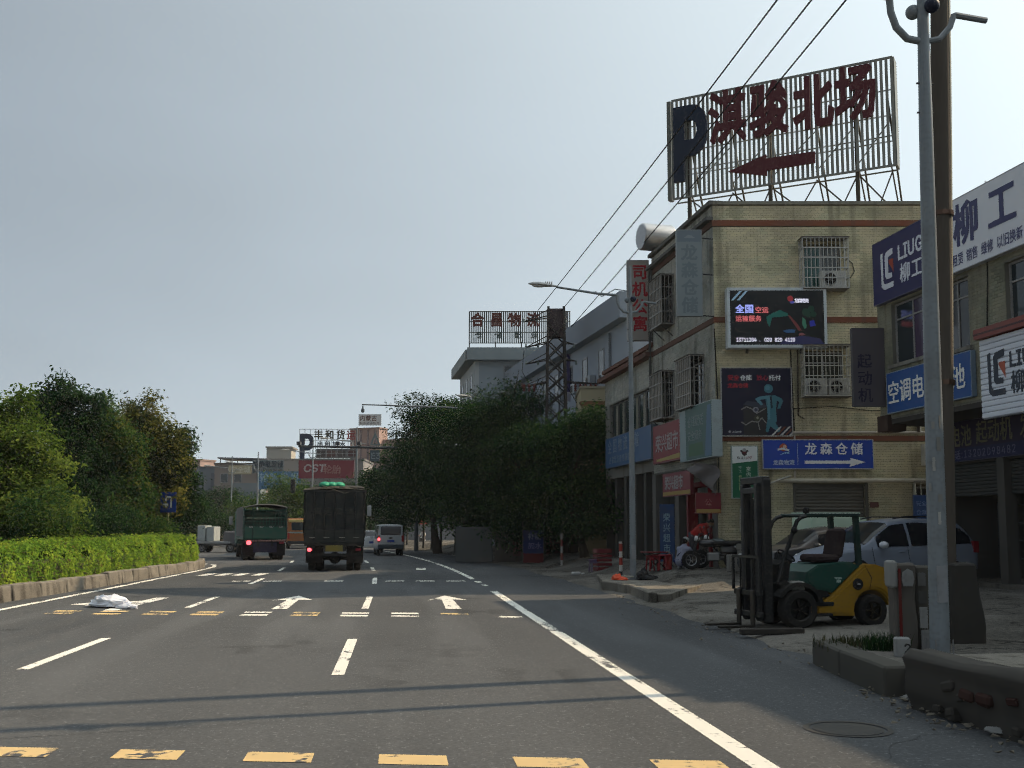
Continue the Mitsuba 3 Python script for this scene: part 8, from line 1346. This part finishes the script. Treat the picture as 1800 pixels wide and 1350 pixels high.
def human(key, label, pos, rot, J, shirt, trousers, skin=(.28, .17, .11), hair=(.012, .010, .010), cap=None, stripes=None, shoes=(.05, .045, .04)):
    """J: joints by name, hip, chest, neck, head, and l_/r_ shoulder, elbow, wrist, hip, knee, ankle."""
    t = Thing(key, label, 'person', pos, rot); J = {k: np.array(v, float) for k, v in J.items()}
    torso = [(J['hip'], J['chest'], .135, .150), (J['chest'], J['neck'], .140, .060)]; arms, sleeves, legs, feet, hands = [], [], [], [], []
    for s in ('l_', 'r_'):
        torso.append((J['chest'] * .4 + J[s + 'shoulder'] * .6, J[s + 'shoulder'], .085, .062)); torso.append((J['hip'], J[s + 'hip'], .12, .10))
        arms += [(J[s + 'shoulder'], J[s + 'elbow'], .052, .040), (J[s + 'elbow'], J[s + 'wrist'], .040, .026)]; e = J[s + 'shoulder'] * .35 + J[s + 'elbow'] * .65
        sleeves.append((J[s + 'shoulder'], e, .068, .056)); legs += [(J[s + 'hip'], J[s + 'knee'], .085, .058), (J[s + 'knee'], J[s + 'ankle'], .056, .036)]
        f = J[s + 'toe'] - J[s + 'ankle']; feet.append((J[s + 'ankle'] - f * .25 + [0, 0, -.035], J[s + 'toe'], .038, .032))
        hands += hand_bones(J[s + 'wrist'], J[s + 'wrist'] - J[s + 'elbow'], np.cross(J[s + 'wrist'] - J[s + 'elbow'], [0, 0, 1]) + [0, 0, .3])
    fd = J['face'] / np.linalg.norm(J['face']); h = J['head']; up = h - J['neck']; up /= np.linalg.norm(up); sd = np.cross(up, fd)
    head = [(h + up * .02 - fd * .01, h + up * .03 + fd * .005, .088, .088), (h - up * .05 + fd * .02, h - up * .075 + fd * .035, .060, .040), (J['neck'], h - up * .04, .052, .050),
            (h + fd * .085, h + fd * .105 - up * .02, .010, .013), (h + sd * .085 + up * .01, h + sd * .088 - up * .02, .018, .014), (h - sd * .085 + up * .01, h - sd * .088 - up * .02, .018, .014), (h + fd * .075 - up * .055, h + fd * .082 - up * .058, .016, .014)]
    b = t.part('body', bones(torso + arms + legs + feet + head + hands, .035), 'matte', skin, smooth=True)
    t.part('shirt', bones([(a, b_, x + .014, y + .012) for a, b_, x, y in torso[:2] + [q for q in torso[2:] if q[3] < .09]] + sleeves + [(J['hip'], J['hip'] * .8 + J['chest'] * .2, .152, .155)], .05), 'matte', shirt, smooth=True)
    t.part('trousers', bones([(J['hip'], J['hip'] + [0, 0, .02], .148, .146)] + [(J['hip'], J[s + 'hip'], .135, .118) for s in ('l_', 'r_')] + [(J[s + 'hip'], J[s + 'knee'], .104, .076) for s in ('l_', 'r_')] + [(J[s + 'knee'], J[s + 'ankle'], .074, .058) for s in ('l_', 'r_')], .05), 'matte', trousers, smooth=True)
    t.part('hair', bones([(h + up * .035 - fd * .022, h + up * .045 - fd * .012, .094, .090), (h - fd * .05, h - fd * .055 - up * .04, .070, .050)], .04), 'matte', hair, smooth=True)
    for s in ('l_', 'r_'): f = J[s + 'toe'] - J[s + 'ankle']; t.part('shoe', bones([(J[s + 'ankle'] - f * .25 + [0, 0, -.045], J[s + 'toe'], .050, .044)], .05), 'matte', shoes, smooth=True)
    for s in (1, -1): t.part('eye', mv(trimesh.creation.icosphere(1, .011), *(h + fd * .083 + sd * .033 * s + up * .012)), 'clean', (.02, .015, .012), parent=b, smooth=True)
    if cap: c = t.part('cap', bones([(h + up * .05 - fd * .01, h + up * .055, .100, .096)], .04), 'matte', cap, smooth=True); t.part('peak', bones([(h + up * .06 + fd * .07, h + up * .045 + fd * .15, .03, .02)], .05), 'matte', cap, parent=c, smooth=True)
    if stripes: t.part('strap', tube([J['r_shoulder'] + [0, 0, .07], (J['chest'] + J['hip']) / 2 + fd * -.17, J['hip'] + sd * .16 - fd * .04], .018, 6), 'matte', stripes)
    return t
# bending over the motorcycle: x forwards (to the right in the photo)
human('person', 'person in a red shirt bending over a motorcycle at the red-framed shop door', (8.72, 30.75, .50), -20, dict(hip=(0, 0, .92), chest=(.30, 0, 1.16), neck=(.44, 0, 1.27), head=(.56, 0, 1.33), face=(.6, 0, -.8), l_shoulder=(.36, .19, 1.16), r_shoulder=(.36, -.19, 1.16), l_elbow=(.44, .22, .88), r_elbow=(.44, -.22, .88), l_wrist=(.62, .16, .72), r_wrist=(.64, -.14, .74),
      l_hip=(0, .10, .88), r_hip=(0, -.10, .88), l_knee=(.05, .12, .47), r_knee=(.04, -.12, .47), l_ankle=(-.03, .12, .085), r_ankle=(-.05, -.13, .085), l_toe=(.13, .14, .04), r_toe=(.11, -.15, .04)), (.34, .025, .022), (.05, .05, .06))
human('person', 'person in a pale top and dark blue trousers crouching beside the shop door', (8.28, 30.25, .47), 35, dict(hip=(-.10, 0, .24), chest=(.04, 0, .55), neck=(.10, 0, .70), head=(.15, 0, .81), face=(1, 0, -.25), l_shoulder=(.07, .19, .60), r_shoulder=(.07, -.19, .60), l_elbow=(.27, .22, .42), r_elbow=(.27, -.22, .42), l_wrist=(.45, .08, .40), r_wrist=(.45, -.08, .38),
      l_hip=(-.08, .10, .24), r_hip=(-.08, -.10, .24), l_knee=(.28, .16, .40), r_knee=(.28, -.16, .38), l_ankle=(.05, .14, .085), r_ankle=(.05, -.14, .085), l_toe=(.21, .16, .04), r_toe=(.21, -.16, .04)), (.24, .25, .32), (.025, .025, .09), cap=(.30, .31, .30), stripes=(.015, .015, .04), shoes=(.45, .45, .45))
motorbike('motorcycle', 'dark motorcycle on its stand before the shop door at the building corner', (8.98, 29.55, .50), 172, (.02, .02, .022))
motorbike('motorcycle', 'black motorcycle parked against the wall beside the stacked boxes', (9.32, 29.75, .52), 158, (.03, .045, .045))
mb = motorbike('motorcycle', 'distant motorcycle with a rider in white, right of the silver van', (2.3, 98.3, 0), 250, (.12, .11, .11), True)
human('person', 'distant rider in white on the motorcycle under the trees', (2.3, 98.3, 0), 250, dict(hip=(-.25, 0, .84), chest=(-.15, 0, 1.17), neck=(-.10, 0, 1.34), head=(-.06, 0, 1.46), face=(1, 0, -.1), l_shoulder=(-.12, .2, 1.24), r_shoulder=(-.12, -.2, 1.24), l_elbow=(.1, .26, 1.02), r_elbow=(.1, -.26, 1.02), l_wrist=(.27, .3, 1.04), r_wrist=(.27, -.3, 1.04),
      l_hip=(-.22, .1, .84), r_hip=(-.22, -.1, .84), l_knee=(.16, .16, .72), r_knee=(.16, -.16, .72), l_ankle=(.10, .15, .38), r_ankle=(.10, -.15, .38), l_toe=(.26, .15, .34), r_toe=(.26, -.15, .34)), (.55, .54, .52), (.06, .06, .07), cap=(.5, .5, .5))

# ------------------------------------------------------------------ street furniture and clutter
t = Thing('u_turn_sign', 'small square blue sign with a white U-turn arrow on a thin post in the median', 'traffic sign', (-9.62, 45.8, .2), -4)
t.part('post', tube([(0, 0, 0), (0, 0, 2.95)], .032, 8), 'paint', (.30, .26, .16)); p = t.part('plate', bevel(-.33, .33, -.06, -.035, 2.15, 3.0, .01), 'clean', (.010, .035, .20))
t.part('arrow', extrude(unary_union([LineString([(.12, 2.35), (.12, 2.72), (.08, 2.80), (-.06, 2.80), (-.10, 2.72), (-.10, 2.5)]).buffer(.03, cap_style='flat'), Polygon([(-.22, 2.52), (.02, 2.52), (-.10, 2.32)])]), -.004).apply_translation([0, -.06, 0]), 'clean', (.6, .62, .64), parent=p)
def crumple(w, d, h, seed, n=3, flat_=.5):
    m = trimesh.creation.icosphere(n, 1.0); q = m.vertices; s = 1 + .7 * (meshkit.fbm(q * 2.1 + seed, 4, seed) - .5) + .35 * (meshkit.noise(q * 6.3 + seed, seed + 1) - .5)
    m.vertices = q * s[:, None] * [w / 2, d / 2, h / 2]; v = m.vertices; v[:, 2] = np.where(v[:, 2] < 0, v[:, 2] * flat_ * .3, v[:, 2]); m.vertices = v - [0, 0, v[:, 2].min()]; return m
t = Thing('plastic_bag', 'crumpled white plastic bag lying on the turn arrow in the left lane', 'plastic bag', (-6.05, 23.35, .005), -35); t.body(cat(crumple(1.15, .55, .40, 3), mv(crumple(.55, .3, .16, 5), .62, -.1, 0)), 'clean', (.70, .71, .76), smooth=35)
t = Thing('plastic_bag', 'bright orange plastic bag on the kerb corner beside the red and white post', 'plastic bag', (6.22, 29.75, .2), 0); t.body(cat(crumple(.30, .26, .30, 8), mv(crumple(.28, .2, .16, 9), .16, -.1, 0)), 'clean', (.78, .12, .05), smooth=30)
t = Thing('rubbish_bag', 'black rubbish bag slumped against the middle street lamp', 'rubbish bag', (6.98, 29.75, .2), 0); t.body(cat(crumple(.36, .34, .52, 12), mv(crumple(.4, .3, .26, 14), .22, -.05, 0)), 'paint', (.012, .012, .014), smooth=40)
t = Thing('marker_post', 'red and white banded post beside the middle street lamp', 'bollard', (6.52, 30.6, .2), 0)
for k, c in enumerate(((.03, .03, .035), (.50, .48, .44), (.32, .035, .022), (.50, .48, .44), (.32, .035, .022), (.45, .43, .40))): z0 = (0, .22, .40, .62, .80, 1.02)[k]; t.part('band', tube([(0, 0, z0), (0, 0, (.22, .40, .62, .80, 1.02, 1.08)[k])], .052, 12), 'paint', c, smooth=50)
t = Thing('litter_stick', 'pale stick lying on the kerb between the orange bag and the street lamp', 'stick', (6.3, 29.95, .2), 0); t.body(tube([(0, 0, .10), (.45, .0, .09)], .025, 6), 'matte', (.42, .40, .33))
# concrete leftovers round the island poles
t = Thing('concrete_slab_post', 'broken concrete post with a torn white sticker and red stripe beside the lamp', 'concrete post', (5.64, 11.62, .2), -6)
t.part('post', rough_block(0, .27, 0, .20, 0, 1.06, seed=61, amp=.035, b=.03), 'wall', (.11, .10, .088), smooth=40); t.part('sticker', extrude(Polygon([(.105, .80), (.215, .80), (.235, .88), (.22, .97), (.16, 1.0), (.10, .96), (.09, .88)]), -.004).apply_translation([0, -.035, 0]), 'matte', (.26, .265, .26))
t.part('red_stripe', box(.055, .085, -.036, -.02, .05, 1.0), 'matte', (.13, .018, .016)); t.part('cap_piece', rough_block(-.02, .05, -.03, .22, .78, 1.09, seed=62, amp=.02), 'wall', (.24, .24, .225), smooth=40)
t = Thing('concrete_slab_post', 'weathered concrete post with pasted bills touching the nearest lamp pole', 'concrete post', (5.93, 11.66, .2), -6)
t.part('post', rough_block(0, .19, .02, .22, 0, 1.03, seed=63, amp=.03, b=.03), 'wall', (.085, .08, .07), smooth=40)
for x, z0, z1, c in ((.02, .80, .95, .13), (.03, .32, .56, .26), (.04, .08, .30, .22), (.02, .6, .74, .07)): t.part('pasted_bill', box(x, x + .09, -.03, -.012, z0, z1), 'matte', (c, c, c * .97))
t = Thing('concrete_stub', 'dark tapered concrete stump right of the nearest lamp pole', 'concrete post', (6.70, 12.25, .2), -6)
m = rough_block(0, .36, 0, .34, 0, 1.04, seed=71, amp=.03, b=.03); v = m.vertices; v[:, 0] = .12 + (v[:, 0] - .12) * (1.22 - .38 * v[:, 2] / 1.04); m.vertices = v; t.body(m, 'wall', (.040, .038, .034), smooth=40)
t = Thing('milestone', 'little white kerb stone with a black number on the island', 'marker stone', (5.46, 11.08, .26), -10)
t.part('stone', bevel(-.08, .08, -.06, .06, 0, .22, .018), 'paint', (.26, .26, .25)); t.part('number', mv(extrude(glyph('2', .14, .02)[0], -.003), -.005, -.06, .03), 'matte', (.03, .03, .03))
def tuft(name, label, pos, n, h, spread, seed, pal=DARK):
    r = np.random.default_rng(seed); P, N, tn = [], [], []
    v, f, ix = [], [], []
    for i in range(n):
        a = r.uniform(0, 6.28); b = r.normal(size=2) * spread; L = h * r.uniform(.5, 1.2); w = .006 * r.uniform(.6, 1.5); le = r.uniform(.2, .9) * L; c, s = math.cos(a), math.sin(a)
        p0 = np.array([b[0], b[1], 0]); p1 = p0 + [c * le * .4, s * le * .4, L * .6]; p2 = p0 + [c * le, s * le, L]; q = np.array([-s * w, c * w, 0]); o = len(v)
        v += [p0 - q, p0 + q, p1 - q * .8, p1 + q * .8, p2]; f += [(o, o + 1, o + 3), (o, o + 3, o + 2), (o + 2, o + 3, o + 4)]; col = np.array(pal[r.integers(0, len(pal))]) * r.choice([.8, 1.0, 1.2]); ix += [col] * 5
    t = Thing(name, label, 'weeds', pos); t.body((np.array(v), np.array(f)), 'leaf', vcol=np.array(ix))
tuft('weed_tuft', 'tuft of weeds at the foot of the broken concrete post', (5.55, 11.75, .24), 300, .22, .10, 1); tuft('weed_tuft', 'low dry weeds along the front edge of the island', (5.45, 12.25, .24), 420, .13, .22, 2, [(.05, .05, .025), (.07, .065, .03), (.03, .045, .02)])
for k, (x, y, w, lab) in enumerate(((4.95, 9.85, .22, 'white scrap of litter at the foot of the rubble wall, leftmost'), (5.02, 9.55, .14, 'pale torn wrapper beside the rubble wall'), (4.85, 8.5, .12, 'small pale scrap of paper on the verge near the right edge'), (4.78, 8.15, .2, 'flat white litter on the verge near the lower right corner'))):
    t = Thing('litter', lab, 'litter', (x, y, .03), 40 * k); t.body(crumple(w, w * .6, .07, 20 + k, 2), 'matte', (.24, .24, .23), smooth=30)
t = Thing('fallen_beam', 'short dark wooden beam lying on the ground under the forklift forks', 'beam', (5.20, 15.75, .05), 2); t.body(bevel(0, 1.0, -.07, .07, 0, .09, .012), 'matte', (.045, .040, .035))
t = Thing('litter', 'white food box lying on the road edge before the trees', 'litter', (6.2, 36.6, .06), 20); t.body(cat(bevel(-.14, .14, -.1, .1, 0, .10, .02), mv(crumple(.14, .1, .1, 31, 2), .28, 0, 0)), 'matte', (.55, .55, .53))
# in front of the shops
def stool(name, label, pos, rot, col, h=.46, w=.30, group=None):
    t = Thing(name, label, 'stool', pos, rot, group); s = t.part('seat', bevel(-w / 2, w / 2, -w / 2, w / 2, h - .04, h, .012), 'paint', col)
    for a in (-1, 1):
        for b in (-1, 1): t.part('leg', bar((a * w * .44, b * w * .44, 0), (a * w * .36, b * w * .36, h - .03), .035), 'paint', col)
    t.part('apron', cat(bevel(-w * .42, w * .42, -w * .44, -w * .40, h - .14, h - .04, .004), bevel(-w * .42, w * .42, w * .40, w * .44, h - .14, h - .04, .004)), 'paint', col)
stool('plastic_stool', 'dark red plastic stool nearest the corner lamp before the shops', (7.60, 31.2, .40), 12, (.22, .015, .022)); stool('plastic_stool', 'red plastic stool in the middle of the shop forecourt', (7.95, 31.0, .43), 40, (.26, .018, .025)); stool('plastic_stool', 'red plastic stool beside the folding table', (7.82, 31.7, .43), 70, (.20, .014, .02)); stool('plastic_stool', 'purple plastic stool under the nearest right-hand tree', (6.95, 37.2, .12), 10, (.14, .09, .17))
t = Thing('folding_table', 'low dark folding table with red cloth before the shops', 'table', (7.72, 31.35, .42), 10); t.part('top', bevel(-.35, .35, -.3, .3, .52, .55, .01), 'paint', (.17, .02, .024))
for a in (-1, 1): t.part('leg', bar((a * .3, -.26, 0), (-a * .3, -.26, .52), .025), 'matte', BK); t.part('leg', bar((a * .3, .26, 0), (-a * .3, .26, .52), .025), 'matte', BK)
t = Thing('fire_extinguisher', 'red fire extinguisher standing at the shop door', 'fire extinguisher', (8.08, 31.0, .45)); t.part('cylinder', lathe([(0, 0), (.075, 0), (.08, .02), (.08, .38), (.05, .44), (.025, .46), (0, .46)], 14), 'paint', (.28, .02, .015), smooth=40); t.part('valve', cat(bevel(-.02, .02, -.02, .02, .46, .54, .005), tube([(.02, 0, .5), (.1, 0, .46), (.09, 0, .2)], .01, 5)), 'matte', (.2, .2, .2))
t = Thing('red_crate', 'tall dark red plastic crate under the nearest right-hand tree', 'crate', (7.28, 37.3, .15), 8); c_ = (.17, .018, .024); t.part('base', box(-.27, .27, -.25, .25, 0, .04), 'paint', c_)
for a, b, q, d in ((-.27, .27, -.25, -.23), (-.27, .27, .23, .25), (-.27, -.25, -.25, .25), (.25, .27, -.25, .25)): t.part('side', cat(*[box(a, b, q, d, .05 + .15 * k, .15 + .15 * k) for k in range(5)], box(a, b, q, d, .74, .80)), 'paint', c_)
for k, (x, z, w, h, c, lab) in enumerate(((9.35, .48, .36, .46, (.19, .185, .17), 'large pale carton on the ground beside the corner boxes'), (9.70, .48, .42, .36, (.17, .165, .15), 'carton at the bottom of the stack by the building corner'), (9.72, .845, .40, .22, (.18, .175, .155), 'grey carton in the middle of the stack'), (9.69, 1.07, .36, .17, (.16, .155, .14), 'small carton on top of the stack'))):
    t = Thing('carton', lab, 'carton', (x, 28.78, z), -8 + 6 * k); b_ = t.part('box', bevel(-w / 2, w / 2, -.2, .2, 0, h - .004, .006), 'matte', c); t.part('tape', box(-.03, .03, -.204, .204, h - .006, h - .001), 'clean', np.array(c) * 1.25, parent=b_)
t = Thing('open_carton', 'torn carton with a pinkish label in front of the stacked boxes', 'carton', (9.62, 28.40, .48), 10); t.part('box', bevel(-.18, .18, -.15, .15, 0, .24, .006), 'matte', (.10, .085, .085)); t.part('label', box(-.13, .14, -.155, -.15, .03, .21), 'clean', (.40, .33, .35)); t.part('flap', mv(box(-.18, .18, 0, .13, 0, .006), 0, .15, .235, rx=40), 'matte', (.14, .12, .11))
t = Thing('leaning_placard', 'white and blue placard leaning on the cartons by the building corner', 'placard', (9.86, 28.62, 1.24), -6); t.part('panel', mv(bevel(-.09, .09, -.01, .01, 0, .50, .004), 0, 0, 0, ry=14), 'clean', (.46, .47, .50)); t.part('print', mv(box(-.06, .05, -.014, -.0105, .06, .42), 0, 0, 0, ry=14), 'clean', (.14, .22, .38))
t = Thing('blue_banner', 'upright blue banner with small characters by the shop doors', 'banner', (8.42, 32.5, .48), -50); t.part('cloth', bevel(-.28, .28, -.012, .012, .15, 1.95, .004), 'matte', (.03, .06, .14)); write(t, '荣兴超市', -.15, 1.4, .28, (.16, .24, .28), -.013, .003, .01, vertical=True, gap=.15); t.part('stand', cat(bar((-.2, 0, 0), (0, 0, .25), .02), bar((.2, 0, 0), (0, 0, .25), .02)), 'matte', BK)
t = Thing('pale_green_panel', 'pale green panels leaning in front of the roller shutter behind the forklift', 'panel', (11.30, 29.35, .3), FR); t.part('panel', mv(bevel(0, 1.95, -.03, .0, .3, 1.80, .006), 0, 0, 0, rx=-3), 'clean', (.56, .70, .55)); t.part('panel', mv(bevel(.55, 2.12, -.08, -.05, .2, 1.68, .006), 0, 0, 0, rx=-3), 'clean', (.54, .68, .53)); t.part('trim', mv(bevel(-.02, 1.97, -.035, .01, 1.78, 1.83, .004), 0, 0, 0, rx=-3), 'clean', (.40, .52, .42))
t = Thing('drain_pipe_stub', 'pale vertical drain pipe standing beside the mast of the forklift', 'pipe', (10.62, 29.75, .4)); t.body(tube([(0, 0, 0), (.02, 0, 2.6), (.0, .05, 2.7)], .05, 8), 'paint', (.30, .28, .24), smooth=50)
# under the right-hand trees
t = Thing('roadside_banner', 'blue and red banner on a frame under the right-hand trees', 'banner', (5.65, 47.7, .25), FR); t.part('cloth', bevel(0, .95, -.015, .015, .15, 1.35, .004), 'matte', (.02, .035, .12)); t.part('red_part', box(.02, .93, -.02, -.016, -.12, .30), 'matte', (.14, .02, .025)); write(t, '补胎', .22, .92, .32, (.16, .20, .26), -.018, .003, .01); write(t, '加水', .22, .5, .32, (.13, .13, .26), -.018, .003, .01); t.parts('post', [bar((x, 0, -.2), (x, 0, 1.75), .04) for x in (0, .95)], 'matte', (.10, .09, .08))
t = Thing('low_wall', 'low brown wall with flaking posters behind the roadside banner', 'wall', (4.7, 51.4, 0), FR); w_ = t.part('wall', wall_slab(0, 4.6, 0, 1.55, []), 'wall', (.11, .095, .085)); t.parts('poster', [box(.9 + .5 * k, 1.3 + .5 * k, -.012, -.004, .35, 1.2) for k in range(5)], 'matte', (.14, .07, .065), parent=w_); t.part('grey_gate', bevel(-1.9, -.1, .1, .18, .05, 1.75, .01), 'paint', (.085, .09, .088))
for k, (x, y) in enumerate(((6.75, 43.3), (6.95, 44.5))):
    t = Thing('marker_post', ('red and white post by the leaning trunk under the trees', 'second red and white post half behind the leaning trunk')[k], 'bollard', (x, y, .1))
    for j in range(5): t.part('band', tube([(0, 0, .28 * j), (0, 0, .28 * j + .28)], .05, 8), 'paint', ((.36, .35, .33), (.2, .03, .025))[j % 2], smooth=50)
t = Thing('parasol', 'small red parasol under the far trees right of the silver van', 'parasol', (1.75, 90.4, 0)); t.part('canopy', lathe([(.75, 2.05), (.55, 2.25), (.25, 2.38), (0, 2.42)], 12), 'matte', (.26, .03, .035), smooth=30); t.part('pole', tube([(0, 0, 0), (0, 0, 2.4)], .02, 6), 'matte', (.2, .2, .2))
r = np.random.default_rng(77)
for k in range(9):
    x, y = -.2 + .62 * k + .1 * r.normal(), 98 - 5.2 * k
    t = Thing('slim_trunk', 'thin grey tree trunk in the shade of the right-hand row', 'tree', (x + 1.0 + bend(y) * .0, y, 0), 0, 'thin trunks under the right-hand trees'); t.body(tube([(0, 0, 0), (.05, 0, 1.5), (r.normal() * .15, 0, 3.2)], [.10, .08, .06], 7), 'matte', (.075, .07, .062), smooth=60)

# ------------------------------------------------------------------ the hazy air of the street
scene['air'] = {'type': 'homogeneous', 'albedo': rgb(0.95, 0.95, 0.95), 'sigma_t': 0.00025}
scene['haze'] = {'type': 'cube', 'to_world': T4().translate([0, 1100, 9.5]) @ T4().scale([1510, 1420, 11.0]), 'bsdf': {'type': 'null'}, 'interior': {'type': 'ref', 'id': 'air'}}
scene['camera']['medium'] = {'type': 'ref', 'id': 'air'}
labels['haze'] = {'label': 'thin pale haze filling the air along the street', 'category': 'haze', 'kind': 'stuff'}

for _k, _v in list(labels.items()):
    assert _k in scene or any(q.startswith(_k + '__') for q in scene), _k
